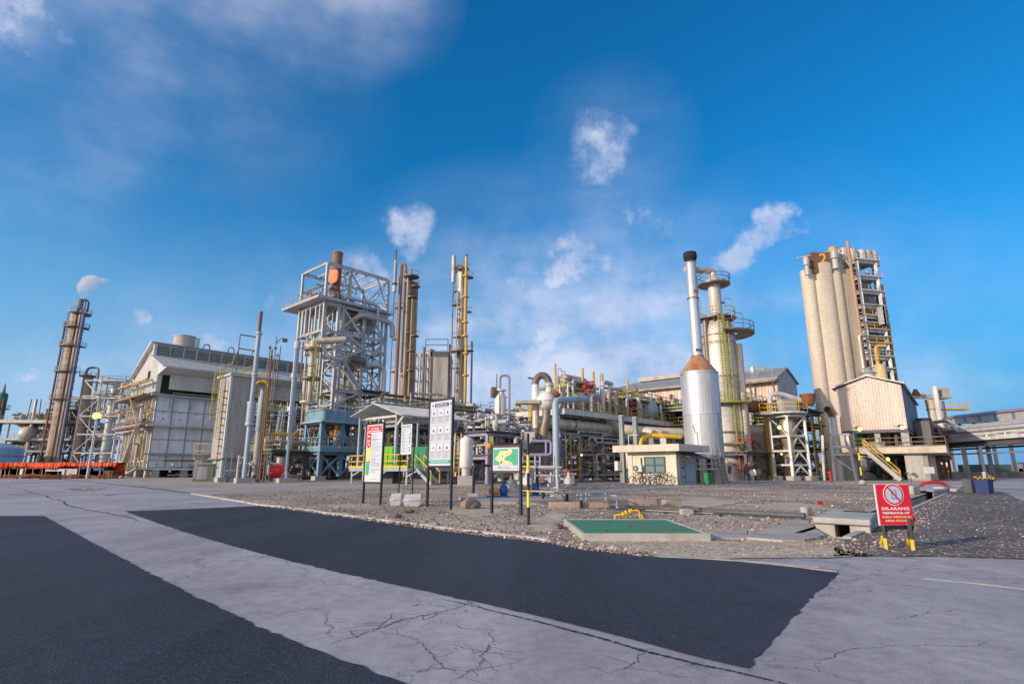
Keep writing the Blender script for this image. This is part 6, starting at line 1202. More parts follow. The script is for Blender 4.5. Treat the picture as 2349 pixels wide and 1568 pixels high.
# ---- absorber: tall stepped vessel with round platforms
Y = 74; zf = lambda y: W(*Z8(400, y), Y).z; cb = W(*Z8(460, 1300), Y); ct = W(*Z8(362, 250), Y); c = Vector(((cb.x+ct.x)/2-.0, Y, 0)); k = kx*mpp(Y, 12)
root = T('absorber_column', 'tall stepped white vessel with round yellow railed platforms and a narrow neck', 'column', c)
R1 = 100*kx*mpp(Y, 15); R2 = 38*kx*mpp(Y, 26)
P_('column_shell', M_alub, root, 'lathe', c, [(R1*.88, 0), (R1*.88, zf(1180)), (R1*.9, zf(1150)), (R1*.9, zf(1000)), (R1*1.0, zf(980)), (R1*1.0, zf(830)), (R1*1.02, zf(826)), (R1*1.02, zf(815)), (R1, zf(811)), (R1, zf(620)), (R1*1.03, zf(616)), (R1*1.03, zf(600)), (R1*1.0, zf(596)), (R1*1.0, zf(560)), (R1*.92, zf(520)), (R1*.75, zf(475)), (R1*.5, zf(450)), (R2*1.1, zf(430)), (R2, zf(420)), (R2, zf(235)), (R2*1.25, zf(225)), (R2*1.3, zf(215)), (R2*.5, zf(175)), (R2*.5, zf(160))], 36)
for y in (1165, 1000, 820, 608, 560): P_('band', M_insd, root, 'lathe', c+ZX*zf(y), [(R1*.85, -.08), (R1*1.045, -.07), (R1*1.045, .07), (R1*.85, .08)], 36)
ring_platform(root, c, zf(228), R2*.9, M_insd, M_insd, 1.0, 0, R2*1.7); ring_platform(root, c, zf(445), R2*1.0, M_insd, M_yg, 1.0, 0, R1*1.12-R2*.9); ring_platform(root, c+Vector((R1*.3, 0, 0)), zf(545), R1*.95, M_insd, M_insd, .46, -1.9, 2.0); ring_platform(root, c, zf(980), R1, M_yg, M_yg, .42, -2.3, 1.1)
for i in range(12): t = i*.5236; d = Vector((math.cos(t), math.sin(t), 0)); P_('gusset', M_insd, root, 'beam', c+d*R1*.7+ZX*(zf(480)), c+d*R1*1.05+ZX*(zf(450)), .15, .3)
P_('ladder', M_yg, root, 'ladder', c+Vector((-R1*.2, -R1-.4, zf(980))), c+Vector((-R1*.2, -R1-.4, zf(440))), (1, 0, 0), .7, .06, cage=(0, -1, 0)); P_('ladder', M_yg, root, 'ladder', c+Vector((R1*.3, -R1-.4, 4)), c+Vector((R1*.3, -R1-.4, zf(975))), (1, 0, 0), .7, .05)
P_('overhead_pipe', M_ins, root, 'pipe', [c+ZX*zf(180), c+ZX*(zf(145)), c+Vector((-4.2, -1, zf(150)))], .42, 12, bend=1.2); P_('pipe_flange', M_rust, root, 'lathe', c+Vector((-3.0, -.7, zf(150))), [(.45, -.4), (.62, -.35), (.62, .35), (.45, .4)], 14, Vector((1, .2, 0)))
P_('riser_pipe', M_ins, root, 'pipe', [c+Vector((R1*.95, -R1*.6, 0)), c+Vector((R1*.95, -R1*.6, zf(620)))], .55, 12); P_('riser_pipe', M_insd, root, 'tube', c+Vector((-R1*.92, -R1*.4, 0)), c+Vector((-R1*.92, -R1*.4, zf(470))), .3, 10); P_('riser_pipe', M_galv, root, 'tube', c+Vector((R1*1.12, -R1*.4, 0)), c+Vector((R1*1.12, -R1*.4, zf(840))), .2, 8)
P_('riser_pipe', M_yg, root, 'pipe', [c+Vector((R1*.25, -R1-.15, 0)), c+Vector((R1*.25, -R1-.15, zf(480))), c+Vector((R1*.55, -R1-.1, zf(520)))], .12, 6)
for x, y, y2 in ((480, 440, 320), (555, 520, 412), (280, 380, 328)): p = W(*Z8(x, y), Y-3); z2 = W(*Z8(x, y2), Y-3).z; P_('lamp_post', M_insd, root, 'pipe', [p, Vector((p.x, p.y, z2)), Vector((p.x-.9, p.y, z2+.1)), Vector((p.x-1.0, p.y, z2-.35))], .05, 5, bend=.3); P_('lamp_shade', M_dgrey, root, 'lathe', Vector((p.x-1.0, p.y, z2-.6)), [(.28, 0), (.06, .3)], 10)
root, c2, zt, r = tall('reboiler_column', 'narrow brown stained column at the right side of the stepped white vessel', *Z8(508, 620), *Z8(560, 1380), 80, 24*kx, M_ins, bands=5)
for (x, w_, h_, m, lb) in ((1825, 2.6, 9.5, M_conc, 'tall brown concrete pier right of the stepped white vessel'), ): pass
p = W(*B1(160, 1320), 78); thing1('concrete_pier', 'tall brown concrete pier right of the stepped white vessel', 'pier', M_conc, 'box', Vector((p.x, 78, 0)), 5.0, 2.5, zat(*reversed((78, B1(0, 785)[1]))), -.2)
# ---- rusty overhead pipe and bays between the vessels and the lattice tower
Y = 76; P = [W(*B1(x, y), Y) for x, y in ((75, 545), (300, 520), (700, 495))]; root = T('overhead_pipe', 'thick rusty horizontal pipe leading left from the white lattice tower', 'pipe', (P[0].x, Y, 0)); P_('pipe', M_rust, root, 'pipe', [P[0]-Vector((6, 0, .2)), P[0], P[2]+Vector((0, 0, -.2))], .75, 16); P_('pipe', M_ins, root, 'tube', P[0]+Vector((-6, 1, -3.2)), P[2]+Vector((0, 1, -3.4)), .75, 16)
for x in (290, 460): p = W(*B1(x, 600), Y); P_('support_post', M_yelp if x < 300 else M_grey, root, 'tube', Vector((p.x+.6, Y, 0)), Vector((p.x+.6, Y, p.z)), .35, 10)
P_('valve', M_rust, root, 'sphere', W(*B1(205, 500), Y), .4, 10); P_('orange_box', M_red, root, 'box', W(*B1(92, 540), Y-1), .4, .4, 1.4)
unit('piping bay between the stepped vessel and the white lattice tower', 1735, 1091, 84, 14, 8, [4, 8, 11], 16, m=M_grey, dense=30, mats=[M_insd, M_ins, M_rust, M_galv, M_lgrey, M_bluegrey])
unit('low dark piping bay left of the white lattice tower', 1715, 1097, 70, 8, 4, [3.2], 17, m=M_dgrey, dense=24, mats=[M_insd, M_rust, M_dgrey, M_red], rails='')
unit('piping bay between the lattice tower and the gable house', 1858, 1093, 80, 9, 8, [4, 7.5, 9.5], 18, m=M_grey, dense=34, mats=[M_insd, M_ins, M_lgrey, M_galv, M_white])
# ---- white lattice tower with a brass vessel
Y = 72; fr = Fr(W(*B1(660, 1350), Y), A=Vector((.94, .34, 0)), B=Vector((-.34, .94, 0))); hb = lambda x, y: fr.hitB(0, *B1(x, y))
root = T('lattice_vessel_tower', 'white braced lattice tower round a brassy vessel, with a round yellow railed top platform', 'lattice tower', fr.p(0, 0))
aw = hb(865, 1340)[0]; aw = (aw+hb(790, 700)[0]-hb(600, 700)[0])/2*1.02; zs = [hb(700, y)[1] for y in (1205, 1040, 870, 640)]
frame(root, fr, [0, aw], [0, aw], zs, M_white, .3, .25, .45, brace=[('a', 0, 0, 0, 'k'), ('a', 0, 0, 1, 'k'), ('a', 0, 0, 2, 'k'), ('a', 0, 0, 3, '/'), ('b', 0, 1, 0, 'k'), ('b', 0, 1, 1, 'k'), ('b', 0, 1, 2, 'k'), ('b', 0, 1, 3, 'x'), ('b', 0, 0, 3, '/')])
for a in (0, aw):
    for b in (0, aw): P_('footing', M_concl, root, 'box', fr.p(a, b, 0), 1.2, 1.2, .55, .35)
cc = fr.p(aw/2, aw/2, 0); P_('vessel', mat('brassy vessel', (.50, .42, .30), .3, .6, .4), root, 'lathe', cc, [(aw*.02, zs[0]+.2), (aw*.22, zs[0]+1), (aw*.3, zs[1]-.8), (aw*.2, zs[1]-.3), (aw*.2, zs[1]+.3), (aw*.34, zs[1]+1.5), (aw*.36, zs[3]-1), (aw*.25, zs[3]-.2)], 22)
P_('drain', M_lgrey, root, 'tube', cc, cc+ZX*(zs[0]+.3), .25, 8)
ring_platform(root, cc, zs[3]+.5, aw*.35, M_lgrey, M_yel, 1.0, 0, aw*.55); P_('walkway', M_lgrey, root, 'box', cc+Vector((-aw*.95, 0, zs[3]+.25)), aw*.7, 1.6, .22)
P_('railing', M_yel, root, 'rail', [cc+Vector((-aw*1.3, -.8, zs[3]+.5)), cc+Vector((-aw*.6, -.8, zs[3]+.5))], 1.15, 1, .05)
pf = W(*B1(860, 470), Y+1); kf = .199*mpp(Y, 8); P_('funnel', M_rust, root, 'lathe', Vector((pf.x-.3, pf.y, pf.z-.6)), [(50*kf, 0), (66*kf, .3), (88*kf, 1.5), (84*kf, 1.5), (60*kf, .35)], 22)
P_('top_pipe', M_lgrey, root, 'pipe', [cc+Vector((-2.2, -.5, zs[3]+.6)), cc+Vector((-2.2, -.5, zs[3]+2.8)), cc+Vector((-.8, -.5, zs[3]+3)), cc+Vector((1.6, -.5, zs[3]+2.2)), cc+Vector((3.0, -.5, zs[3]+1.9))], .32, 10, bend=1.0); P_('top_box', M_galv, root, 'box', cc+Vector((0, 0, zs[3]+.5)), 2.4, 1.5, 1.7, .3)
# stair ladder at its right
p0, p1 = W(*B1(985, 1330), Y+3), W(*B1(925, 650), Y+3); X = (p0.x+p1.x)/2; P_('ladder', M_yelp, root, 'ladder', Vector((X, Y+3, .5)), Vector((X, Y+3, p1.z)), (1, 0, 0), 1.3, .09); P_('ladder_landing', M_yg, root, 'box', Vector((X+.3, Y+2.8, .4)), 3, 1.2, .2)
# ---- vent gooseneck on a trestle
Y = 73; zf = lambda y: W(*B1(1150, y), Y).z; pb = W(*B1(1165, 1050), Y); pt = W(*B1(1110, 700), Y); c = Vector(((pb.x+pt.x)/2, Y, 0)); k = .199*mpp(Y, 6)
root = T('gooseneck_vent', 'grey vent stack with a bent black mouth standing on a narrow trestle', 'vent stack', c)
P_('vent_pipe', M_galv, root, 'tube', c+ZX*zf(1070), c+ZX*zf(660), 42*k, 20); mouth = [c+ZX*zf(660), c+Vector((-.1, -.1, zf(620))), c+Vector((-.5, -.5, zf(590))), c+Vector((-1.1, -1.0, zf(575)))]
mb = MB(); mb.sweep(mouth, [38*k]*4, 20); mb.build('mouth', M_insd, root); P_('mouth_opening', M_dark, root, 'lathe', c+Vector((-1.1, -1.0, zf(575)))+Vector((-.5, -.45, .1))*.03, [(0, 0), (34*k, .0), (34*k, .05), (0, .05)], 20, Vector((-.6, -.5, .15)))
for sx, sy in ((-1, -1), (1, -1), (-1, 1), (1, 1)): P_('leg', M_lgrey, root, 'beam', c+Vector((sx*1.35, sy*1.2, 0)), c+Vector((sx*1.0, sy*1.0, zf(860))), .3)
for z in (zf(860), zf(1000), zf(1090)): P_('ring_beam', M_lgrey, root, 'beam', c+Vector((-1.2, -1.15, z)), c+Vector((1.2, -1.15, z)), .22)
P_('brace', M_lgrey, root, 'beam', c+Vector((-1.3, -1.2, zf(1110))), c+Vector((1.3, -1.2, zf(1290))), .14); P_('inner_drum', M_galv, root, 'tube', c*1, c+ZX*zf(1160), .55, 14)
# ---- tall silo with the stair tower
Y = 112; zf = lambda x, y: W(*B2(x, y), Y).z; kz = .24; root = None
def ctr(x, yt, Yc=None):
    return W(*B2(x, yt), Yc or Y).x
c0 = Vector((ctr(372, 700), Y, 0)); root = T('silo', 'huge fluted concrete silo tower at the right with the number 2 at its top', 'silo', c0); zt = zf(360, 300); kk = .24*mpp(Y, 24)
for (x, r, dy, top) in ((226, 66, -.75, 335), (350, 122, -.3, 290), (472, 82, -.85, 285), (542, 42, -.9, 275)):
    X = ctr(x+38, 700, Y+dy+3); P_('silo_cylinder', M_silo, root, 'lathe', Vector((X, Y+dy+3, 0)), [(r*kk, 0), (r*kk, W(*B2(360, top), Y+dy+3).z), (r*kk*.9, W(*B2(360, top), Y+dy+3).z)], 36)
Xl, Xr = ctr(575+45, 700, Y+4), ctr(672+28, 700, Y+4)
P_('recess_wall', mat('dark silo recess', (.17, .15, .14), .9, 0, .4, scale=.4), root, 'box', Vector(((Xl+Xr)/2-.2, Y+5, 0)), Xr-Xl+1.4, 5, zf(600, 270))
for y in (285, 430, 570, 710, 795, 860, 920, 1000, 1118, 1185, 1280): P_('ledge', M_silo, root, 'box', Vector(((Xl+Xr)/2-.2, Y+2.2, zf(620, y))), Xr-Xl+.6, .7, .35)
xm = ctr(372, 250, Y+.5); P_('head_house', mat('dull brown sheet', (.20, .11, .075), .8, 0, .5, scale=.6), root, 'box', Vector((xm, Y+1.6, zt-1)), 4.6, 2.2, zf(370, 195)-zt+2.2); text_obj('2', 3.2, (xm+.1, Y+.48, zf(370, 232)+.5), (1, 0, 0), (0, 0, 1), mat('ochre paint', (.85, .42, .08), .6, 0, .1), root, .06, bold=.06, name='number')
for x, t0, t1, r in ((222, 330, 215, 28), (492, 268, 150, 36)):
    X = ctr(x, t0); P_('vent_drum', M_galv, root, 'lathe', Vector((X, Y, zf(x, t0))), [(r*.8*kk, -1), (r*.8*kk, (zf(x, t1)-zf(x, t0))*.4), (r*1.25*kk, (zf(x, t1)-zf(x, t0))*.45), (r*1.25*kk, (zf(x, t1)-zf(x, t0))*.5), (r*kk, (zf(x, t1)-zf(x, t0))*.52), (r*kk, zf(x, t1)-zf(x, t0)), (r*.5*kk, zf(x, t1)-zf(x, t0)+.5)], 18)
X0, X1 = ctr(190, 195), ctr(545, 110); zr0, zr1 = zf(180, 195), zf(540, 110)
P_('roof_gantry', M_lgrey, root, 'pipe', [Vector((X0-1, Y+1, zr0)), Vector((X1, Y+1, zr1)), Vector((X1+2, Y+1, zt+.5))], .16, 6, bend=.1)
for t in (.1, .3, .75, 1): P_('gantry_leg', M_lgrey, root, 'tube', Vector((X0+(X1-X0)*t, Y+1, zt-.5)), Vector((X0+(X1-X0)*t, Y+1, zr0+(zr1-zr0)*t)), .14, 6)
pm = W(*B2(690, 690), Y-1); P_('silo_wall', M_silo, root, 'box', Vector(((ctr(230+38, 700, Y+4)+ctr(560+38, 700, Y+4))/2+.3, Y+4.5, 0)), abs(ctr(560, 700, Y+4)-ctr(262, 700, Y+4)), 7.2, zf(360, 300)); P_('mast_pipe', mat('tan orange pipe', (.50, .27, .15), .6, 0, .5, (.3, .2, .14), scale=.5), root, 'tube', Vector((pm.x, Y-1.2, 0)), Vector((pm.x, Y-1.2, W(*B2(600, 50), Y-1.2).z)), .33, 14); P_('side_pipe', M_ins, root, 'pipe', [Vector((pm.x-.6, Y-1.6, 0)), Vector((pm.x-.6, Y-1.6, zf(710, 960))), Vector((pm.x+.8, Y-1.6, zf(710, 960)))], .3, 8)
fr = Fr(W(*B2(775, 800), Y), A=Vector((.97, .24, 0)), B=Vector((-.24, .97, 0))); q = lambda x, y: fr.hitB(0, *B2(x, y)); aw = q(955, 800)[0]
root = T('stair_tower', 'open grey steel stair and equipment tower standing against the tall concrete silo', 'stair tower', fr.p(0, 0)); lv = [q(800, y)[1] for y in (1270, 1160, 1100, 1035, 970, 905, 840, 775, 675, 540, 405, 250)]
frame(root, fr, [0, aw], [0, 6], [z for z in lv], M_lgrey, .6, .55, 0)
for i, z in enumerate(lv):
    P_('floor', M_concl if 2 < i < 8 else M_lgrey, root, 'fbox', fr, -.4, aw+1.0, -.6, 6.2, z+.3, z+.5)
    z2 = lv[i+1] if i+1 < len(lv) else z+3
    P_('stair', M_galv, root, 'beam', fr.p(1, 3, z+.5) if i % 2 else fr.p(aw-1, 3, z+.5), fr.p(aw-1, 3, z2) if i % 2 else fr.p(1, 3, z2), 1.0, .3)
    if i % 2 or i > 8: P_('railing', M_galv if i > 8 or i < 3 else M_yelp, root, 'rail', [fr.p(-.3, -.5, z+.5), fr.p(aw+.8, -.5, z+.5)], 1.1, 2, .06)
    if i > 7: P_('brace', M_lgrey, root, 'beam', fr.p(.2, 6, z+.4), fr.p(aw-.2, 6, z2), .22); P_('brace', M_lgrey, root, 'beam', fr.p(.2, 1, z+.4), fr.p(aw-.2, 6, z2), .18)
    else: clutter(root, fr, .3, aw-.3, 1, 5, z+.5, z2, 6, 300+i, mats=[M_ins, M_galv, M_insd, M_yelp, M_green], rmax=.35, ves=1, val=1)
P_('tower_back', M_sheetg, root, 'fbox', fr, -.3, aw+2.0, 6.5, 7, 0, lv[7]); P_('fan', M_dgrey, root, 'lathe', fr.p(aw*.45, 0.5, lv[-4]+1.2), [(.4, -.2), (2.0, -.2), (2.0, .2), (.4, .2)], 20, Vector((.3, -1, 0)))
for x in (990, 1030): P_('vent_pipe', M_white, root, 'tube', fr.p(aw*.72, -.9, lv[8]-4), fr.p(aw*.72, -.9, lv[8]-.2), .8, 14)
for x, m in ((0, M_yelp), (2.0, M_ins), (3.6, M_ins), (5.4, M_galv), (6.6, M_ins), (7.8, M_galv)): P_('top_drum', m, root, 'lathe', fr.p(-2.6+x*1.35, 3, lv[-1]+.5), [(.95, 0), (.95, 3.4), (.7, 3.6)], 14)
for i, (a, m) in enumerate(((aw+1.6, M_insd), (aw+2.4, M_rust), (aw+3.0, M_insd), (-.9, M_insd), (-1.5, M_lgrey))): P_('riser_pipe', m, root, 'tube', fr.p(a, 2+(i % 2)*2.5, 0), fr.p(a, 2+(i % 2)*2.5, lv[-1]-(.5 if i < 2 else 4)), .4, 8)
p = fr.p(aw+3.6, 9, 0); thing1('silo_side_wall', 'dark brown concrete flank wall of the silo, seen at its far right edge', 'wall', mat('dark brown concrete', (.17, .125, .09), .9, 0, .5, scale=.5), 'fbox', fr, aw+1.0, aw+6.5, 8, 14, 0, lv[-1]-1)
Y2 = 100; p0, p1 = W(*B2(935, 1390), Y2), W(*B2(920, 1245), Y2); c = Vector(((p0.x+p1.x)/2, Y2, 0)); r_ = T('yellow_drum', 'cream yellow drum with a bent pipe above the gable house roof', 'drum', c); rr = 50*.24*mpp(Y2, 20); P_('drum_shell', mat('cream yellow', (.66, .52, .26), .6, 0, .3), r_, 'lathe', c, [(rr, 0), (rr, p1.z), (rr*1.05, p1.z), (rr*1.05, p1.z+.3), (0, p1.z+.3)], 22); P_('bent_pipe', M_yelp, r_, 'pipe', [c+Vector((-.3, 0, p1.z)), c+Vector((-.3, 0, p1.z+3.8)), c+Vector((1.5, 0, p1.z+3.8))], .32, 10, bend=.9); P_('railing', M_yelp, r_, 'torus', c+ZX*(p1.z+1.3), rr*1.1, .06, n=20, m=4)
# ---- gable house on concrete legs
Y = 70; fr = Fr(W(*B3(980, 690), Y), A=Vector((math.sin(rad(38)), math.cos(rad(38)), 0)), B=Vector((-math.cos(rad(38)), math.sin(rad(38)), 0))); ha = lambda x, y: fr.hitA(0, *B3(x, y)); hb = lambda x, y: fr.hitB(0, *B3(x, y))
root = T('gable_house', 'big corrugated gable fronted house raised on stained concrete legs, with stairs below', 'industrial building', fr.p(0, 0))
pts = [ha(*q) for q in ((930, 182), (500, 92), (135, 240))]; zb_ = ha(980, 690)[1]; bL = (ha(203, 710)[0]+ha(135, 240)[0])/2; aD = hb(1130, 740)[0]
zR, zA_, zL = pts[0][1], pts[1][1], pts[2][1]; bA = pts[1][0]
P_('wall', M_sheetg, root, 'prism', [fr.p(0, 0, zb_), fr.p(0, bL, zb_), fr.p(0, bL, zL-.1), fr.p(0, bA, zA_-.1), fr.p(0, 0, zR-.1)], fr.A*aD)  # shade of the right side is put into the dark wall colour
zfn = lambda b: zR+(zA_-zR)*b/bA if b < bA else zA_+(zL-zA_)*(b-bA)/(bL-bA)
mb = MB(); mb.prism([fr.p(-.06, 0, zb_-.2), fr.p(-.06, bL, zb_-.2), fr.p(-.06, bL, zL-.15), fr.p(-.06, bA, zA_-.15), fr.p(-.06, 0, zR-.15)], fr.A*.05); ribs(mb, fr, 'A', -.06, 0, bL, zb_-.2, lambda b: zfn(b)-.2, .34, .13, .06); mb.build('gable_cladding', M_sheetp, root)
for p, q in (((-.4, zR), (bA, zA_)), ((bA, zA_), (bL+.5, zL))):
    P_('roof', M_lgrey, root, 'prism', [fr.p(-.5, p[0], p[1]-.05), fr.p(-.5, q[0], q[1]-.05), fr.p(-.5, q[0], q[1]+.12), fr.p(-.5, p[0], p[1]+.12)], fr.A*(aD+.8))
P_('roof_vent', M_galv, root, 'lathe', fr.p(2, bA, zA_), [(.8, 0), (.8, .5), (1.1, .6), (.3, 1.0), (.6, 1.3)], 14); P_('underfloor', M_dgrey, root, 'fbox', fr, 0, aD, 0, bL, zb_-.55, zb_-.21)
zPf = ha(1000, 925)[1]; zPb = ha(1000, 1000)[1]
for b, w_ in ((-.2, .8), (bL*.93, 1.1), (bL*.5, .6)):
    for a in (.6, aD-.5): P_('column', M_concl, root, 'box', fr.p(a, b+(.6 if b < 0 else -.3), zPf), w_, w_, zb_-.56-zPf, -.66)
for b in (-.4, bL*.97): 
    for a in (.3, aD-.3): P_('leg', M_conc, root, 'box', fr.p(a, b, 0), 2.3, 1.9, zPb-.003, -.66)
P_('leg_patch', M_concl, root, 'fbox', fr, -.72, -.68, -1.1, .6, .2, 4.2); P_('leg_patch', M_concl, root, 'fbox', fr, -.72, -.68, bL*.97-.9, bL*.97+.8, 0, 3.5)
P_('platform', M_silo, root, 'fbox', fr, -1.6, aD+1, -3.5, bL*.86, zPb, zPf); P_('railing', M_insd, root, 'rail', [fr.p(-1.6, bL*.86, zPf), fr.p(-1.6, -3.5, zPf), fr.p(aD+1, -3.5, zPf)], 1.1, 1.5, .05)
s0 = fr.p(-2.0, fr.hitA(-2, *B3(480, 950))[0], zPf-.2); s1 = fr.p(-2.0, fr.hitA(-2, *B3(905, 1280))[0], .1)
for s in (0, -1.2): P_('stringer', M_concl, root, 'beam', s0+fr.A*s, s1+fr.A*s, .12, .45); P_('handrail', M_yelp, root, 'pipe', [s0+fr.A*s, s0+fr.A*s+ZX*1.2, s1+fr.A*s+ZX*1.2, s1+fr.A*s], .05, 6, bend=.15); P_('handrail', M_yelp, root, 'tube', s0+fr.A*s+ZX*.7, s1+fr.A*s+ZX*.7, .04, 6)
mb = MB()
for i in range(18): c = s0.lerp(s1, i/17)-fr.A*.6; mb.box(c, 1.1, .3, .05, -.66)
mb.build('tread', M_insd, root)
P_('machine', M_insd, root, 'fbox', fr, 3, 7, bL*.3, bL*.65, zPf, zPf+2.6); P_('machine', M_green, root, 'lathe', fr.p(2, bL*.8, zPf), [(.7, 0), (.7, 3), (.3, 3.4)], 14); P_('machine', M_dgrey, root, 'fbox', fr, 4, 7, 1, bL*.25, zPf, zPf+2)
P_('back_wall', M_dgrey, root, 'fbox', fr, aD-1.5, aD-.2, 1, bL-1, 0, zb_-.6)
clutter(root, fr, 1, aD-2, 1, bL-1, zPf, zb_-.8, 26, 401, mats=[M_insd, M_dgrey, M_green, M_galv], rmax=.2, ves=2, vm=[M_insd, M_green], val=4); clutter(root, fr, 1, aD-2, 1, bL-1, .1, zPb, 24, 402, mats=[M_insd, M_dgrey, M_green, M_grey], rmax=.25, ves=3, vm=[M_insd, M_dgrey, M_white], val=4)
# lit floodlights
GL = 'lit yellow green floodlights'
for x, y, Yd, lb in ((1972, 984, 68, 'lit floodlight under the left eave of the gable house'), (2070, 980, 68, 'lit floodlight under the right eave of the gable house'), (2037, 1053, 66, 'lit floodlight above the stairs below the gable house'), (1788, 980, 70, 'lit floodlight left of the white lattice tower platform'), (1793, 1041, 70, 'small lit lamp low in the bay left of the white lattice tower'), (1334, 1043, 62, 'small lit lamp under the pipe rack')):
    p = W(x, y, Yd); r_ = T('floodlight', lb, 'floodlight', p, GL); s = .24 if y < 1000 else (.2 if x > 2000 else .12); P_('bulb', M_lampg, r_, 'sphere', p, s, 10); P_('housing', M_dgrey, r_, 'box', p+Vector((0, .25, s*.2)), s*2.2, .3, s*1.3)
    P_('bracket', M_dgrey, r_, 'beam', p+Vector((0, .35, 0)), p+Vector((0, 1.4, .3)), .07)
# ---- far right: column, pipe bridge, conveyor gallery
Y = 120; zf = lambda y: W(*C7(820, y), Y).z; pb = W(*C7(850, 310), Y); pt = W(*C7(800, 10), Y); c = Vector(((pb.x+pt.x)/2, Y, 0)); root = T('far_column', 'beige column with a green grey platform far right behind the gable house', 'column', c); k = .1463*mpp(Y, 14)
P_('column_shell', M_ins, root, 'lathe', c, [(60*k, 0), (66*k, zf(300)), (82*k, zf(10)), (86*k, W(*B3(1270, 370), Y).z), (60*k, W(*B3(1270, 368), Y).z)], 22); zt = W(*B3(1270, 365), Y).z
P_('platform', M_yg, root, 'box', c+Vector((2.0, 0, zt)), 150*k*.95, 4, .3); P_('head_box', M_ins, root, 'box', c+Vector((2.6, 0, zt+.4)), 1.6, 2, 2.0); P_('bridge', M_ins, root, 'beam', c+ZX*(zt+.6), c+Vector((-14, 2, zt+1.0)), .8, .9); P_('hose', M_rust, root, 'lathe', c+Vector((-3, 0, zt+.9)), [(.9, 0), (.3, 1.3)], 10)
P_('side_platform', M_yelp, root, 'box', c+Vector((4.0, -1, zf(160))), 5, 2, .3); P_('railing', M_yelp, root, 'rail', [c+Vector((2, -2, zf(160)+.3)), c+Vector((6.4, -2, zf(160)+.3))], 1.2, 1.5, .06); P_('riser_pipe', M_white, root, 'tube', c+Vector((0, -86*k-.5, 0)), c+Vector((0, -86*k-.5, zt+2.5)), .5, 10); P_('riser_pipe', M_rust, root, 'tube', c+Vector((1.3, -86*k-.4, 0)), c+Vector((1.3, -86*k-.4, zf(20))), .25, 8); P_('band', M_insd, root, 'lathe', c+ZX*zf(145), [(60*k, -.15), (84*k, -.1), (84*k, .1), (60*k, .15)], 20)
Y = 66; p = W(1180, 700, Y)
# pipe bridge: from the gable house towards the right edge, coming nearer
A0 = W(*C7(640, 560), 96); A1 = W(*C7(2300, 560), 74); fr = Fr(A0, (A1-A0).xy.to_3d().normalized(), Vector((-(A1-A0).y, (A1-A0).x, 0)).normalized()); Lr = (A1.xy-A0.xy).length+14
hb = lambda x, y, b=0: fr.hitB(b, *C7(x, y)); z_b = hb(1300, 620)[1]; z_t = hb(1300, 545)[1]; root = T('pipe_bridge', 'white trussed pipe bridge running to the right edge of the frame', 'pipe bridge', fr.p(0, 0))
for b in (0, 3.5):
    P_('chord', M_white, root, 'beam', fr.p(-6, b, z_b), fr.p(Lr, b, z_b), .35, .5); P_('chord', M_white, root, 'beam', fr.p(-6, b, z_t), fr.p(Lr, b, z_t), .3, .35)
    n = 12
    for i in range(n+1): a = -6+(Lr+6)*i/n; P_('strut', M_white, root, 'beam', fr.p(a, b, z_b+.26), fr.p(a, b, z_t-.18), .2)
    for i in range(n): a = -6+(Lr+6)*i/n; d = (Lr+6)/n; P_('diagonal', M_white, root, 'beam', fr.p(a+.2 if i % 2 else a+d-.2, b, z_b+.26), fr.p(a+d-.2 if i % 2 else a+.2, b, z_t-.2), .14)
P_('deck', M_dgrey, root, 'fbox', fr, -6, Lr, .3, 3.3, z_b-.6, z_b-.27); P_('deck_beam', M_insd, root, 'fbox', fr, -6, Lr, .2, .5, z_b-1.0, z_b-.61)
for i, (y, b, r, m) in enumerate(((505, .8, .3, M_ins), (455, 1.6, .42, M_lgrey), (405, 2.6, .42, M_galv), (370, 3.2, .3, M_galv), (700, .6, .25, M_insd), (745, 2.4, .2, M_dgrey), (825, .4, .16, M_purple), (430, .9, .2, M_dgrey))):
    z = hb(1700, y, b)[1]; P_('pipe', m, root, 'tube', fr.p(hb(1180, 500)[0] if i in (0,) else -6, b, z), fr.p(Lr, b, z), r*.7, 12)
zz1 = hb(1000, 325, -.3)[1]; zz2 = hb(1200, 500, -.3)[1]; a0 = hb(1120, 325)[0]; P_('swan_pipe', M_lgrey, root, 'pipe', [fr.p(-6, -.3, zz1), fr.p(a0, -.3, zz1), fr.p(a0+1.2, -.3, zz2), fr.p(Lr, -.3, zz2)], .27, 14, bend=1.2); P_('swan_pipe', M_lgrey, root, 'pipe', [fr.p(-6, -.4, zz1-1.3), fr.p(hb(960, 360)[0], -.4, zz1-1.3), fr.p(hb(985, 520)[0], -.4, zz2-.5)], .27, 14, bend=.8)
for x in (780, 1330, 1380, 1600): a = hb(x, 900)[0]; P_('post', M_grey if x != 1600 else M_lgrey, root, 'beam', fr.p(a, 0 if x != 1380 else 3, 0), fr.p(a, 0 if x != 1380 else 3, z_b-1.0), .55 if x != 1600 else .35); 
a = hb(760, 900)[0]; P_('post', M_bluegrey, root, 'beam', fr.p(a, -.9, 0), fr.p(a, -.9, z_t), .7); P_('ladder', M_yel, root, 'ladder', fr.p(a+2.2, -1.2, .4), fr.p(a+2.2, -1.2, z_t+1), fr.A, .9, .08, cage=-fr.B); P_('ladder_cage', M_yelp, root, 'fbox', fr, a-.2, a+5.5, -1.8, -.4, z_t-.1, z_t+.1); P_('railing', M_yel, root, 'rail', [fr.p(a-.2, -1.8, z_t+.1), fr.p(a+5.5, -1.8, z_t+.1)], 2.2, 1, .08)
r2, f2_ = unit('rusty low pump rack below the pipe bridge', *C7(960, 1180), 80, 12, 5, [2.6, 6.0], 19, m=M_rust, dense=26, mats=[M_insd, M_rust, M_ins, M_grey], rails='B', rm=M_rust)
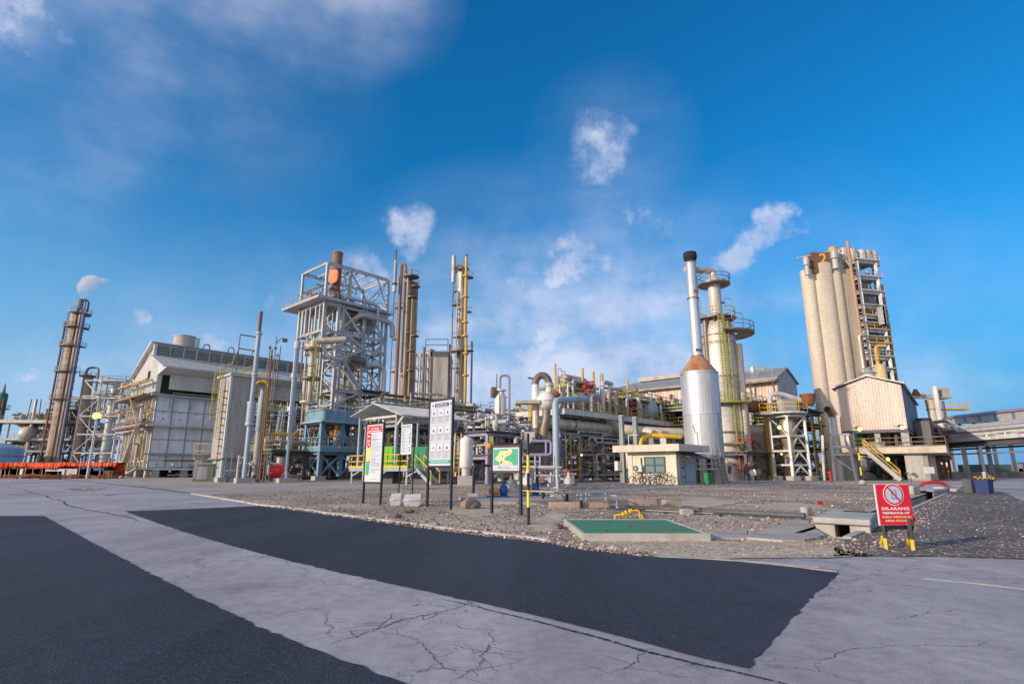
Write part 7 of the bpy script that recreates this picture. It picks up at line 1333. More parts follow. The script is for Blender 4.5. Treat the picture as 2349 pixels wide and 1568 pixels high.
P_('dark_post', M_dgrey, r2, 'box', f2_.p(0, 1, 0), 1.4, 1.4, 8.5); P_('beige_post', M_ins, r2, 'box', f2_.p(-1.8, 1, 0), 1.2, 1.2, 8)
# conveyor gallery far behind
Y = 150; p0 = W(*C7(640, 330), 175); p1 = W(*C7(2300, 180), 128); fr = Fr(p0, (p1-p0).xy.to_3d().normalized(), Vector((-(p1-p0).y, (p1-p0).x, 0)).normalized()); hb = lambda x, y: fr.hitB(0, *C7(x, y))
root = T('conveyor_gallery', 'long pale roofed conveyor gallery far behind the pipe bridge at the right', 'gallery', fr.p(0, 0)); a0, z0 = hb(640, 330); a1, z1 = hb(2300, 178); zl0 = hb(640, 400)[1]; zl1 = hb(2300, 345)[1]; a1 += 12
P_('gallery_wall', mat('beige gallery panel', (.50, .47, .42), .7, 0, .3, scale=.3), root, 'prism', [fr.p(a0, 0, zl0), fr.p(a1, 0, zl1), fr.p(a1, 0, z1), fr.p(a0, 0, z0)], fr.B*4)
P_('roof', M_purple, root, 'prism', [fr.p(a0, -.5, z0), fr.p(a1, -.5, z1), fr.p(a1, -.5, z1+.6), fr.p(a0, -.5, z0+.6)], fr.B*5)
for i in range(9):
    a = a0+(a1-a0)*(i+.5)/9; t = (i+.5)/9; P_('panel_gap', mat('teal grey panel', (.17, .24, .27), .7, 0, .2), root, 'fbox', fr, a-.55, a+.55, -.06, -.003, zl0+(zl1-zl0)*t+.3, z0+(z1-z0)*t-.25); P_('trestle_leg', M_grey, root, 'beam', fr.p(a, 2, 0), fr.p(a, 2, zl0+(zl1-zl0)*t), .8)
P_('lower_wall', mat('beige gallery panel', (.5, .47, .42)), root, 'fbox', fr, a0+40, a1, 5, 8, hb(1700, 750)[1], hb(1700, 680)[1])
# parked truck shed far right
Y = 118; p0, p1 = W(*C7(1440, 1085), Y), W(*C7(1820, 1000), Y); root = T('truck_shed', 'low dark green roofed shed far right beyond the bins', 'shed', (p0.x, Y, 0)); w_ = p1.x-p0.x; P_('shed_body', M_dgrey, root, 'box', Vector((p0.x+w_*.5, Y, 0)), w_*.98, 6, p0.z-.6)
P_('roof', mat('dark green roof', (.06, .11, .11), .6, 0, .2), root, 'box', Vector((p0.x+w_*.5, Y, p0.z-.597)), w_*1.02, 7, p1.z-p0.z+.5); P_('side_panel', M_bluegrey, root, 'box', Vector((p0.x+w_*.55, Y-3.2, .6)), w_*.8, .2, max(.5, p0.z-1.3)); 
root = T('road_barrier', 'long low dark barrier on the far road at the right', 'barrier', W(*C7(1700, 1150), 100)*1); pB = W(*C7(1700, 1150), 100); P_('barrier_body', M_insd, root, 'box', Vector((pB.x, 100, 0)), 24, 1, 1.0)
for i, (x, w_, h_) in enumerate(((1960, 3, 1.2), (2130, 4, 3.0), (2230, 4, 1.4))):
    p = W(*C7(x, 1110), 210); r_ = T('distant_truck', ['tiny dark vehicle on the far right horizon, nearest the shed', 'tallest tiny dark silhouette on the far right horizon', 'tiny dark vehicle at the right end of the horizon'][i], 'vehicle', Vector((p.x, 210, 0)), 'distant vehicles on the right horizon'); P_('vehicle_body', M_purple, r_, 'box', Vector((p.x, 210, .5)), w_, 2, h_); P_('cab', M_dgrey, r_, 'box', Vector((p.x+w_*.6, 210, .5)), 1.2, 1.8, h_*1.2); 
    for s in (-.3, .6): P_('wheel', M_black, r_, 'lathe', Vector((p.x+w_*s, 208.8, .5)), [(.5, 0), (.5, .3)], 10, Vector((0, 1, 0)))
# ============================================================ YARD OBJECTS
# ---------------------------------------------------------------- guard hut
cH = G(*C6(1505, 1284)); fr = Fr(cH); HU = fr
hA = lambda x, y, a=0: fr.hitA(a, *C6(x, y)); hB = lambda x, y, b=0: fr.hitB(b, *C6(x, y))
root = T('guard_hut', 'small cream guard hut with a flat overhanging roof and a four pane window', 'hut', fr.p(0, 0))
bL = hA(330, 1100)[0]; zE = hA(1460, 470)[1]; aD = hB(1940, 900)[0]; 
P_('wall', M_cream, root, 'fbox', fr, 0, aD, 0, bL, 0, zE)
for b0_, b1_ in ((-.06, .42), (bL-.42, bL+.06)): P_('pilaster', M_cream, root, 'fbox', fr, -.08, -.003, b0_, b1_, 0, zE-.003)
rl = hA(-85, 400, -1.0)[0]; rr_ = hA(1540, 400, -1.0)[0]; zr0 = hA(1540, 452, -1.0)[1]; zr1 = hA(1540, 275, -1.0)[1]
P_('roof', mat('cream roof slab', (.70, .60, .50), .85, 0, .35, (.45, .38, .3), scale=.8), root, 'fbox', fr, -1.0, aD+1.6, rr_, rl, zr0, zr1)
w0, w1 = hA(705, 800)[0], hA(1212, 800)[0]; wz0, wz1 = hA(960, 1008)[1], hA(960, 597)[1]
win = P_('window', M_glass, root, 'fbox', fr, -.05, -.004, w1, w0, wz0, wz1); fm = (w0-w1)*.05
mb = MB()
for e0, e1, q0, q1 in ((w1, w0, wz0, wz0+fm), (w1, w0, wz1-fm, wz1), (w1, w1+fm, wz0+fm, wz1-fm), (w0-fm, w0, wz0+fm, wz1-fm), ((w0+w1)/2-fm*.6, (w0+w1)/2+fm*.6, wz0+fm, wz1-fm)): mb.fbox(fr, -.10, -.053, e0, e1, q0, q1)
zc_ = (wz0+wz1)/2; mb.fbox(fr, -.10, -.053, w1+fm, (w0+w1)/2-fm*.6, zc_-fm*.5, zc_+fm*.5); mb.fbox(fr, -.10, -.053, (w0+w1)/2+fm*.6, w0-fm, zc_-fm*.5, zc_+fm*.5); mb.build('frame', mat('dark green frame', (.03, .06, .06), .5, 0, .1), win)
P_('sill', M_cream, root, 'fbox', fr, -.14, -.003, w1-.1, w0+.1, wz0-.12, wz0-.005)
e = hA(632, 800)[0]; P_('downpipe', M_dgrey, root, 'tube', fr.p(-.09, e, .2), fr.p(-.09, e, zE-.5), .05, 8)
P_('drain_pipe', M_dgrey, root, 'tube', fr.p(-.02, -.13, 0), fr.p(-.02, -.13, zE), .06, 8)
d0, d1 = hB(1560, 900)[0], hB(1665, 900)[0]; dz = hB(1600, 700)[1]; dr = P_('door', M_bluegrey, root, 'fbox', fr, d0, d1, -.06, -.003, .05, dz); P_('panel', M_dgrey, dr, 'fbox', fr, d0+.1, d1-.1, -.075, -.063, dz*.68, dz*.75); P_('panel', M_bluem, dr, 'fbox', fr, d0+.1, d1-.1, -.075, -.063, dz*.3, dz*.36)
P_('door_recess', M_dgrey, root, 'fbox', fr, d1+.03, d1+.14, -.05, -.003, .05, dz); P_('side_window', M_bluegrey, root, 'fbox', fr, d1+.3, aD-.2, -.05, -.003, .1, dz*.95)
zc2 = hB(1900, 640, -1.2)[1]; P_('door_canopy', M_dgrey, root, 'prism', [fr.p(d0-.3, -.01, zc2+.5), fr.p(d0-.3, -1.3, zc2), fr.p(d0-.3, -1.3, zc2+.07), fr.p(d0-.3, -.01, zc2+.57)], AX*(aD-d0+.5)); P_('canopy_post', M_dgrey, root, 'tube', fr.p(aD+.1, -1.15, 0), fr.p(aD+.1, -1.15, zc2), .05, 6)
P_('wall_lamp', M_dgrey, root, 'pipe', [fr.p(aD*.8, -.8, zr1), fr.p(aD*.8, -.8, zr1+1.1), fr.p(aD*.8-.5, -.8, zr1+1.2), fr.p(aD*.8-.8, -.8, zr1+1.8)], .04, 5, bend=.1); P_('roof_rail', M_white, root, 'pipe', [fr.p(.2, hA(285, 290)[0], zr1), fr.p(.2, hA(285, 290)[0], zr1+1.0), fr.p(.2, hA(520, 290)[0], zr1+1.0)], .04, 5, bend=.05)
# air conditioner on the wall
e0, e1 = hA(430, 880, -.4)[0], hA(625, 880, -.4)[0]; q0, q1 = hA(520, 968, -.4)[1], hA(520, 800, -.4)[1]; r_ = T('air_conditioner', 'white air conditioner unit with a round fan grille on the guard hut wall', 'air conditioner', fr.p(-.2, (e0+e1)/2, q0))
P_('casing', M_white, r_, 'fbox', fr, -.42, -.1, e1, e0, q0, q1); c_ = fr.p(-.43, e0-(e0-e1)*.3, (q0+q1)/2); P_('fan_grille', M_dgrey, r_, 'lathe', c_, [(.24, 0), (.27, 0), (.27, .03), (0, .03)], 20, -AX); P_('hub', M_white, r_, 'lathe', c_-AX*.03, [(.08, 0), (.08, .02), (0, .02)], 10, -AX); P_('bracket', M_dgrey, r_, 'fbox', fr, -.4, -.09, e1+.1, e0-.1, q0-.06, q0-.003)
# bicycles leaning on the wall
def bicycle(label, x, y, m, tilt=.12, flip=1, s=1.0, rz=0.0):
    b = hA(x, y, -.55)[0]; c = fr.p(-.55, b, 0); r_ = T('bicycle', label, 'bicycle', c, 'bicycles leaning on the guard hut'); U = (-BX*flip); R3 = Matrix.Rotation(rz, 3, 'Z'); U = R3 @ U; N_ = Vector((-U.y, U.x, 0)); V = (ZX + AX*tilt).normalized()
    q = lambda u, v: c+U*u*s+V*v*s
    for u in (-.52, .52):
        w_ = P_('wheel', M_black, r_, 'torus', q(u, .33), .32*s, .034, U.cross(V), n=22, m=5); mb = MB()
        for i in range(10): t = i*math.pi/5; mb.tube(q(u, .33), q(u, .33)+(U*math.cos(t)+V*math.sin(t))*.31*s, .003, 3)
        mb.build('spokes', M_galv, w_)
    mb = MB()
    for p, k in (((-.52, .33), (-.12, .30)), ((-.52, .33), (-.22, .72)), ((-.12, .30), (-.25, .85)), ((-.22, .72), (.33, .78)), ((-.12, .30), (.35, .70)), ((.33, .88), (.52, .33))): mb.tube(q(*p), q(*k), .028, 6)
    mb.build('bicycle_frame', m, r_); mb = MB(); mb.tube(q(.33, .88), q(.30, 1.0), .014, 5); mb.tube(q(.30, 1.0)-U.cross(V)*.28, q(.30, 1.0)+U.cross(V)*.28, .014, 5); mb.build('handlebar', M_black, r_)
    mb = MB(); mb.hexa([q(-.38, .86)+v for v in (N_*-.06, N_*.06)]+[q(-.14, .87)+N_*.02, q(-.14, .87)-N_*.02]+[q(-.38, .91)-N_*.06, q(-.38, .91)+N_*.06, q(-.14, .90)+N_*.02, q(-.14, .90)-N_*.02]); mb.build('saddle', M_black, r_)
    P_('crank', M_dgrey, r_, 'torus', q(-.12, .30), .09, .012, U.cross(V), n=12, m=4)
    return r_
bicycle('black mountain bicycle leaning on the hut below the window, rightmost', 1190, 1180, M_black, flip=-1, s=1.2); bicycle('dark tangled bicycle in the middle of the row at the hut', 920, 1180, M_dgrey, s=1.15, rz=.5); bicycle('pale bicycle left of the dark one at the hut', 760, 1190, M_lgrey, s=1.1, rz=-.3); bicycle('brown rusty bicycle leaning below the air conditioner', 520, 1190, M_rust, s=1.1)
# green wheelie bin
def bin_(label, x, f, y, wpx, hpx, m, lid=True, taper=.82, name='waste_bin', cat='bin', group=None, rz=0.5):
    c = G(*f(x, y)); s = (f(1, 0)[0]-f(0, 0)[0]); k = s*mpp(c.y, .5); w_ = wpx*k/1.15; h_ = hpx*k; r_ = T(name, label, cat, c, group)
    ca = lambda w, z: [c+Matrix.Rotation(rz, 3, 'Z') @ Vector((i*w/2, j*w/2, 0))+ZX*z for i, j in ((-1, -1), (1, -1), (1, 1), (-1, 1))]
    mb = MB(); mb.hexa(ca(w_*taper, .04)+ca(w_, h_*.9)); mb.build('bin_body', m, r_)
    if lid:
        mb = MB(); mb.hexa(ca(w_*1.08, h_*.9+.003)+ca(w_*1.02, h_)); mb.build('lid', m, r_)
        for sx in (-1, 1): P_('wheel', M_black, r_, 'lathe', c+Matrix.Rotation(rz, 3, 'Z') @ Vector((sx*w_*.4, w_*.42, .1)), [(.1, -.03), (.1, .03)], 10, Matrix.Rotation(rz, 3, 'Z') @ Vector((1, 0, 0)))
    else:
        mb = MB(); mb.hexa(ca(w_*1.06, h_*.9+.003)+ca(w_*1.06, h_*.97)); mb.build('rim', m, r_); mb = MB(); mb.hexa(ca(w_*.9, h_*.97+.003)+ca(w_*.9, h_*.975+.003)); mb.build('opening', M_dark, r_)
    return r_
bin_('green wheeled waste bin standing right of the guard hut', 2260, C6, 1290, 150, 290, M_green)
p = W(*C6(105, 840), 60); r_ = T('control_box', 'white control box on a post left of the guard hut', 'control box', (p.x, p.y, 0)); P_('casing', M_white, r_, 'box', p-ZX*.4, 1.1, .5, .95, .5); P_('post', M_grey, r_, 'tube', Vector((p.x, p.y, 0)), p-ZX*.4, .07, 6)
p = W(*C6(260, 620), 62); r_ = T('small_drum', 'white upright drum with an elbow pipe half hidden by the guard hut', 'drum', (p.x+.4, p.y, 0)); P_('drum_shell', M_white, r_, 'sphere', p+Vector((.5, 0, 0)), 1.1, 16, 1.3); P_('elbow', M_lgrey, r_, 'pipe', [p+Vector((.5, 0, -1.2)), p+Vector((-.1, 0, -2)), Vector((p.x-.2, p.y, 0))], .3, 10, bend=.6)
# big yellow pipe behind the hut
Y = 61; P = [W(*Z7(x, y), Y) for x, y in ((1742, 910), (1745, 808), (2200, 835))]; r_ = T('yellow_pipe', 'thick bright yellow pipe elbow rising behind the guard hut roof', 'pipe', (P[0].x, Y, 0)); P_('pipe', mat('bright yellow pipe', (.85, .52, .02), .5, 0, .3, (.5, .34, .08), scale=.6), r_, 'pipe', [Vector((P[0].x, Y, 0)), Vector((P[0].x, Y, P[1].z)), Vector((P[2].x, Y+.5, P[2].z))], 25*.2107*mpp(Y, 5), 16, bend=1.6)
for x in (1985, 1850): p = W(*Z7(x, 850), Y); P_('support', M_white if x > 1900 else M_grey, r_, 'box', Vector((p.x, Y-.2, 0)), .45, .8, p.z)
P = [W(*Z7(x, y), Y+2) for x, y in ((1830, 785), (2200, 800))]; r_ = T('brown_pipe', 'thick brown lagged pipe above the yellow pipe behind the hut', 'pipe', (P[0].x, Y+2, 0)); P_('pipe', M_ins, r_, 'pipe', [P[0]+Vector((-2.0, 4, .6)), P[0], P[1]], .62, 16); P_('support', M_grey, r_, 'tube', Vector((P[1].x-1, Y+2, 0)), P[1]-Vector((1, 0, 0)), .2, 8)
# ---------------------------------------------------------------- poles in the yard
b_ = G(*Z7(837, 1416)); t_ = W(*Z7(832, 440), b_.y); e_ = W(*Z7(1160, 418), b_.y+3); r_ = T('goal_post', 'pale blue tall pipe post with a horizontal arm in front of the pipe rack', 'pipe post', b_); P_('post', M_bluegrey, r_, 'pipe', [b_, Vector((b_.x, b_.y, t_.z)), e_], .22, 12, bend=.35); P_('brace', M_purple, r_, 'tube', Vector((b_.x, b_.y, t_.z-1.3)), Vector((b_.x, b_.y, t_.z))+(e_-Vector((b_.x, b_.y, t_.z)))*.28, .11, 8)
b_ = G(*Z7(1190, 1268)); t_ = W(*Z7(1175, 400), b_.y); r_ = T('slim_post', 'thin pale grey post in front of the pipe rack, right of the pale blue post', 'post', b_); P_('post', M_lgrey, r_, 'tube', b_, Vector((b_.x, b_.y, t_.z)), .15, 8); P_('footing', M_concl, r_, 'box', b_, 1.3, .9, .35, .3)
b_ = G(*Z7(1095, 1272)); t_ = W(*Z7(1090, 570), b_.y); r_ = T('rack_column', 'thick pale grey green column carrying the front of the pipe rack deck', 'column', b_); M_ggl = mat('pale grey green paint', (.27, .32, .33), .5, 0, .35, rust=.06); P_('post', M_ggl, r_, 'ibeam', b_, Vector((b_.x, b_.y, t_.z)), .8, .8, .1); P_('web_panel', M_ggl, r_, 'box', b_+ZX*.3, .7, .5, t_.z-.6); P_('footing', M_concl, r_, 'box', b_, 1.9, 1.4, .5, .5)
for x, y0, y1, lb in ((1553, 980, 595, 'pale grey green column behind the hut roof, left of the pair'), (1703, 980, 612, 'pale grey green column behind the hut roof, right of the pair')): b_ = W(*Z7(x, y0), 60); t_ = W(*Z7(x, y1), 60); r_ = T('rack_column', lb, 'column', (b_.x, 60, 0)); P_('post', M_ggl, r_, 'ibeam', Vector((b_.x, 60, 0)), Vector((b_.x, 60, t_.z)), .42, .42, .06); P_('web_panel', M_ggl, r_, 'box', Vector((b_.x, 60, .02)), .36, .3, t_.z-.2)
b_ = G(*Z7(1240, 1275)); t_ = W(*Z7(1236, 990), b_.y); thing1('guard_post', 'plain yellow post standing right of the thin pale grey post', 'post', M_yel, 'tube', b_, Vector((b_.x, b_.y, t_.z)), .13, 10)
def striped(label, pb, pt, bands, f, r=.045, base=None, group='black and yellow striped poles'):
    b_ = G(*f(*pb)); Y = b_.y; r_ = T('striped_pole', label, 'striped pole', b_, group); zs = [W(*f(pb[0], y), Y).z if i else 0 for i, y in enumerate([pb[1]]+bands)]
    zs[-1] = W(*f(*pt), Y).z
    for i, (z0, z1) in enumerate(zip(zs[:-1], zs[1:])): P_('stripe', M_black if i % 2 == 0 else M_signyel2, r_, 'tube', b_+ZX*z0, b_+ZX*(z1-.002), r, 10)
    if base: P_('weight', M_concl, r_, 'sphere', b_+ZX*base*.7, base, 14, .8)
    return r_
M_signyel2 = mat('hazard yellow', (.80, .74, .03), .45, 0, .12)
striped('tall black and yellow striped pole right of the map board', (1870, 1492), (1862, 520), [1300, 1120, 937, 748, 520], Z6, .036)
striped('striped pole set in a white concrete ball in front of the gable house', (455, 1372), (372, 740), [1255, 1160, 1080, 995, 740], B3, .06, .30)
striped('striped pole with a small white base at the right leg of the gable house', (1148, 1295), (1105, 1010), [1215, 1150, 1090, 1010], B3, .10, .32)
# ---------------------------------------------------------------- sign boards
class Board:
    def __init__(s, root, bl, br, zb, zt):
        s.root = root; s.o = Vector((bl.x, bl.y, zb)); s.w = (br-bl).length; s.h = zt-zb; s.R = (br-bl).normalized(); s.U = ZX; s.N = s.R.cross(s.U)
    def rect(s, x0, x1, y0, y1, m, lvl=1, name='print', pts=None, parent=None):
        d = .004*lvl
        q = lambda x, y: s.o+s.R*(x*s.w)+s.U*(y*s.h)+s.N*(.022+d)
        P = [q(x0, y0), q(x1, y0), q(x1, y1), q(x0, y1)] if pts is None else [q(*p) for p in pts]
        mb = MB(); mb.prism(P, -s.N*.0035); return mb.build(name, m, parent or s.root)
    def bars(s, lst, m, lvl=1, name='printed_text'):
        mb = MB()
        for x0, x1, y, t in lst:
            q = lambda x, yy: s.o+s.R*(x*s.w)+s.U*(yy*s.h)+s.N*(.022+.004*lvl)
            mb.add([q(x0, y-t/2), q(x1, y-t/2), q(x1, y+t/2), q(x0, y+t/2)], [(0, 1, 2, 3)])
        return mb.build(name, m, s.root)
    def text(s, t, x, y, size, m, width=None, lvl=2, bold=.01): return text_obj(t, size*s.h, s.o+s.R*(x*s.w)+s.U*(y*s.h), s.R, s.U, m, s.root, .024+.004*lvl, width=width and width*s.w, bold=bold*size*s.h)
def board(name, label, f, pbl, pbr, ytop, ybot_board, post_r=.035, frame=True, ptop=None, backw=.02, cat='sign board', face=M_signw, ov=0.0):
    bl, br = G(*f(*pbl)), G(*f(*pbr)); Yc = (bl.y+br.y)/2
    r_ = T(name, label, cat, (bl+br)/2); zt = (W(*f(pbl[0], ytop[0]), bl.y).z+W(*f(pbr[0], ytop[1]), br.y).z)/2; zb = W(*f((pbl[0]+pbr[0])/2, ybot_board), Yc).z
    d = (br-bl).normalized(); N_ = d.cross(ZX)
    for p in (bl, br): P_('post', M_black, r_, 'beam', p, p+ZX*zt, post_r*2)
    P_('panel', face, r_, 'beam', bl+d*post_r+ZX*((zb+zt)/2), br-d*post_r+ZX*((zb+zt)/2), .03, zt-zb-.04)
    for z in (zb, zt-post_r): P_('cross_bar', M_black, r_, 'beam', bl+d*post_r+ZX*z, br-d*post_r+ZX*z, post_r*2*.95)
    return r_, Board(r_, bl+d*post_r, br-d*post_r, zb+post_r, zt-2*post_r)
# red headed safety board
r_, B = board('notice_board', 'tall black framed notice board with a red header and a red yellow green arrow strip', Z6, (115, 1262), (300, 1277), (415, 398), 1042)
B.rect(.04, .94, .865, .975, M_signred, 1, 'header'); B.text('SAFETY MINUTES', .52, .925, .042, M_pinkw, .50, bold=.03); B.bars([(.10+.07*i, .155+.07*i, .885, .018) for i in range(11)], M_pinkw, 2)
B.rect(.06, .16, .93, .965, M_pinkw, 2, 'emblem', [(.08, .93), (.15, .93), (.115, .965)]); B.bars([(.88, .91, .94, .035)], M_pinkw, 2, 'emblem')
B.rect(0, 0, 0, 0, M_signred, 1, 'red_arrow', [(.05, .85), (.29, .85), (.29, .62), (.17, .585), (.05, .62)]); B.rect(0, 0, 0, 0, M_signyel, 1, 'yellow_arrow', [(.05, .612), (.17, .578), (.29, .612), (.27, .38), (.17, .34), (.05, .38)]); B.rect(0, 0, 0, 0, M_signlg, 1, 'green_arrow', [(.06, .372), (.17, .332), (.27, .372), (.24, .14), (.15, .10), (.06, .14)])
B.bars([(.10, .24, .80, .012), (.12, .22, .782, .01), (.10, .22, .722, .012), (.08, .26, .702, .008), (.12, .21, .66, .016), (.09, .25, .64, .008)], M_pinkw, 2)
R = random.Random(4); B.bars([(.36, R.uniform(.55, .93), y, .0055) for y in (.81, .78, .745, .72, .69, .64, .61, .57, .54, .50, .44, .415, .39, .365, .34, .325, .30, .27, .22, .19, .165, .05)]+[(.33, .95, y, .003) for y in (.735, .665, .59, .46, .38, .28, .205)], M_signgry, 1)
# small white board on two posts in white blocks
bl, br = G(*Z6(492, 1215)), G(*Z6(636, 1222)); r_ = T('notice_board', 'small white colour code board on two thin black posts set in white concrete blocks', 'sign board', (bl+br)/2); Yc = (bl.y+br.y)/2
zb_, zt_ = W(*Z6(570, 742), Yc).z, W(*Z6(590, 425), Yc).z; d = (br-bl).normalized(); wB = abs(W(*Z6(662, 740), Yc).x-W(*Z6(492, 742), Yc).x)
m_ = (bl+br)/2-d*.01; L0 = m_-d*wB/2; 
for p in (bl, br): P_('post', M_black, r_, 'tube', p, p+ZX*(zt_-.1), .03, 8)
pn = d.cross(ZX); P_('panel', M_signw, r_, 'beam', L0+pn*.06+ZX*((zb_+zt_)/2), L0+pn*.06+d*wB+ZX*((zb_+zt_)/2), .02, zt_-zb_)
B = Board(r_, L0+pn*.052, L0+d*wB+pn*.052, zb_, zt_); B.text('KODE WARNA PPE', .47, .925, .055, M_signblk, .80, bold=.03)
R = random.Random(6); B.bars([(.07, R.uniform(.3, .45), .84-.036*i, .009) for i in range(22)]+[(.5, R.uniform(.6, .78), .84-.036*i, .006) for i in range(0, 22, 2)]+[(.05, .95, .865-.11*i, .004) for i in range(8)], M_signgry, 1)
B.rect(.80, .88, .84, .875, M_signred, 1, 'helmet_icon'); B.rect(.80, .90, .76, .81, mat('sign pale green', (.45, .62, .58), .5, 0, .1), 1, 'helmet_icon')
for x0, x1, y0, y1 in ((.80, .88, .66, .70), (.79, .86, .61, .635), (.80, .87, .50, .57), (.79, .86, .40, .46), (.78, .86, .36, .385), (.78, .88, .20, .235), (.80, .88, .10, .15)): B.rect(x0, x1, y0, y1, M_signblk, 1, 'icon')
# tall symbols board
r_, B = board('notice_board', 'tallest black framed board with nine symbol boxes, a navy header and a green footer', Z6, (795, 1312), (1046, 1332), (168, 140), 872)
B.rect(.22, .85, .905, .965, M_signnavy, 1, 'header'); B.text('SAFE SIMBOL B3D', .535, .945, .026, M_pinkw, .52, bold=.02); B.bars([(.27+.055*i, .315+.055*i, .918, .009) for i in range(10)], M_pinkw, 2)
B.rect(.06, .17, .92, .955, M_bluem, 1, 'emblem', [(.08, .935), (.12, .918), (.16, .935), (.12, .955)]); B.rect(.9, .97, .92, .955, M_signgrn, 1, 'emblem')
B.rect(.01, .99, .035, .085, M_signgrn, 1, 'footer'); B.bars([(.10+.05*i, .135+.05*i, .06, .012) for i in range(16)], M_pinkw, 2)
R = random.Random(7)
for i in range(3):
    for j in range(3):
        x0 = .05+j*.315; x1 = x0+.27; y1 = .885-i*.27; y0 = y1-.24; mx, my = (x0+x1)/2, y1-.075
        B.bars([(x0, x1, y0, .0025), (x0, x1, y1, .0025), (x0-.004, x0+.004, (y0+y1)/2, y1-y0), (x1-.004, x1+.004, (y0+y1)/2, y1-y0), (x0+.03, x1-.03, y1-.135, .011)]+[(x0+.03, x1-R.uniform(.03, .12), y1-.155-.013*k, .004) for k in range(6)], M_signgry, 1)
        B.rect(0, 0, 0, 0, M_signblk, 1, 'symbol', [[(mx-.04, my-.012), (mx, my-.02), (mx+.04, my-.012), (mx+.02, my+.006), (mx, my+.026), (mx-.02, my+.006)], [(mx-.03, my-.008), (mx, my-.026), (mx+.03, my-.008), (mx+.012, my+.004), (mx, my+.028), (mx-.02, my+.01)], [(mx-.05, my-.012), (mx+.01, my-.008), (mx+.05, my+.012), (mx+.02, my+.014), (mx-.01, my+.002)]][(i+j*2) % 3])
# map board
r_, B = board('map_board', 'black framed map board with a green sea and a pale yellow plant map', Z6, (1481, 1370), (1790, 1386), (652, 634), 926, cat='map board')
B.rect(.03, .94, .235, .935, M_signgrn, 1, 'map_ground', None)
land = [(.27, .24), (.28, .36), (.13, .45), (.10, .52), (.17, .62), (.24, .72), (.27, .84), (.40, .86), (.58, .84), (.60, .91), (.72, .92), (.74, .80), (.70, .70), (.62, .66), (.55, .62), (.45, .52), (.45, .46), (.55, .42), (.66, .38), (.74, .32), (.76, .24)]
B.rect(0, 0, 0, 0, mat('map pale yellow', (.72, .70, .32), .5, 0, .1), 2, 'map_land', land)
B.rect(0, 0, 0, 0, M_signred, 3, 'map_marker', [(.30, .33), (.33, .28), (.36, .33), (.38, .40), (.34, .43), (.30, .40)]); B.bars([(.12, .25, .50, .006), (.36, .40, .62, .10), (.38, .44, .70, .006), (.50, .56, .72, .03), (.58, .64, .76, .04), (.60, .72, .66, .006), (.56, .70, .30, .01), (.60, .72, .27, .008), (.46, .52, .74, .008)], mat('map olive', (.35, .33, .10), .5, 0, .1), 3, 'map_detail')
B.rect(0, 0, 0, 0, mat('map dark green', (.03, .26, .16), .5, 0, .1), 2, 'map_water', [(.78, .52), (.82, .56), (.86, .52), (.82, .62), (.76, .64)]); B.rect(.03, .94, .06, .20, mat('map caption', (.50, .55, .78), .5, 0, .1), 1, 'caption_strip'); B.text('LEGENDA', .30, .13, .055, M_signnavy, .18, bold=.03); B.bars([(.42, R.uniform(.6, .88), .16-.03*k, .006) for k in range(4)], M_signgry, 2)
# white concrete blocks under the small board
for x, y, w_, lb in ((452, 1290, 105, 'grey white concrete block with a sloped top under the small board, left of the pair'), (628, 1298, 170, 'larger white concrete block with a sloped top under the small board, right of the pair')):
    c = G(*Z6(x, y)); k = .2165*mpp(c.y, .3); w = w_*k; h = 130*k; mb = MB(); dx = Vector((w/2, 0, 0))
    mb.prism([c-dx*1.0, c-dx*1.0+Vector((-.1, .5, 0)), c-dx*1.0+Vector((-.1, .5, h*.55)), c-dx*.9+Vector((-.05, .25, h)), c-dx+ZX*h*.5], Vector((w, .05, 0))); r_ = tag(mb.build('concrete_block', mat('whitewashed block', (.60, .60, .62), .9, 0, .4, (.36, .36, .38), scale=3, bump=.4)), lb, 'concrete block', 'white blocks under the small board')
    b = r_.modifiers.new('b', 'BEVEL'); b.width = .02; b.segments = 2
# boulder
c = G(*Z6(1250, 1318)); mb = MB(); mb.sphere(c+ZX*.12, .34, 14, .6); R = random.Random(3); mb.v = [c+(p-c)*R.uniform(.85, 1.12) for p in mb.v]; tag(mb.build('boulder', MS[3]), 'rough brown boulder half sunk in the gravel left of the map board', 'boulder')
for i in range(5):
    c = G(*Z6([440, 470, 560, 2180, 620][i], [1405, 1418, 1370, 1530, 1360][i])); mb = MB(); mb.sphere(c+ZX*.04, .14, 10, .5); mb.v = [c+(p-c)*R.uniform(.7, 1.2) for p in mb.v]; tag(mb.build('stone', MS[2]), ['dark flat stone near the white kerb, leftmost', 'dark stone beside the leftmost one near the kerb', 'small dark stone in front of the sign posts', 'dark stone right of the striped pole foot', 'small dark stone right of the block pair'][i], 'stone')
# ---------------------------------------------------------------- red no phones sign
bl, br = G(*B5(957, 900)), G(*B5(1232, 914)); Y = (bl.y+br.y)/2; r_ = T('warning_sign', 'red warning sign with a crossed out phone on black and yellow legs', 'warning sign', (bl+br)/2)
tl, tr = W(*B5(805, 238), Y), W(*B5(1160, 240), Y); ll, lr_ = W(*B5(865, 648), Y), W(*B5(1230, 660), Y); zb_, zt_ = (ll.z+lr_.z)/2, (tl.z+tr.z)/2; xc = (tl.x+tr.x+ll.x+lr_.x)/4; wS = ((tr.x-tl.x)+(lr_.x-ll.x))/2
L0 = Vector((xc-wS/2, Y-.05, 0)); R0 = Vector((xc+wS/2, Y-.02, 0)); P_('panel', M_pinkw, r_, 'beam', L0+ZX*((zb_+zt_)/2), R0+ZX*((zb_+zt_)/2), .025, zt_-zb_)
B = Board(r_, L0-Vector((0, .002, 0)), R0-Vector((0, .002, 0)), zb_, zt_); B.rect(.015, .985, .012, .988, M_signred, 0, 'red_face')
asp = B.h/B.w
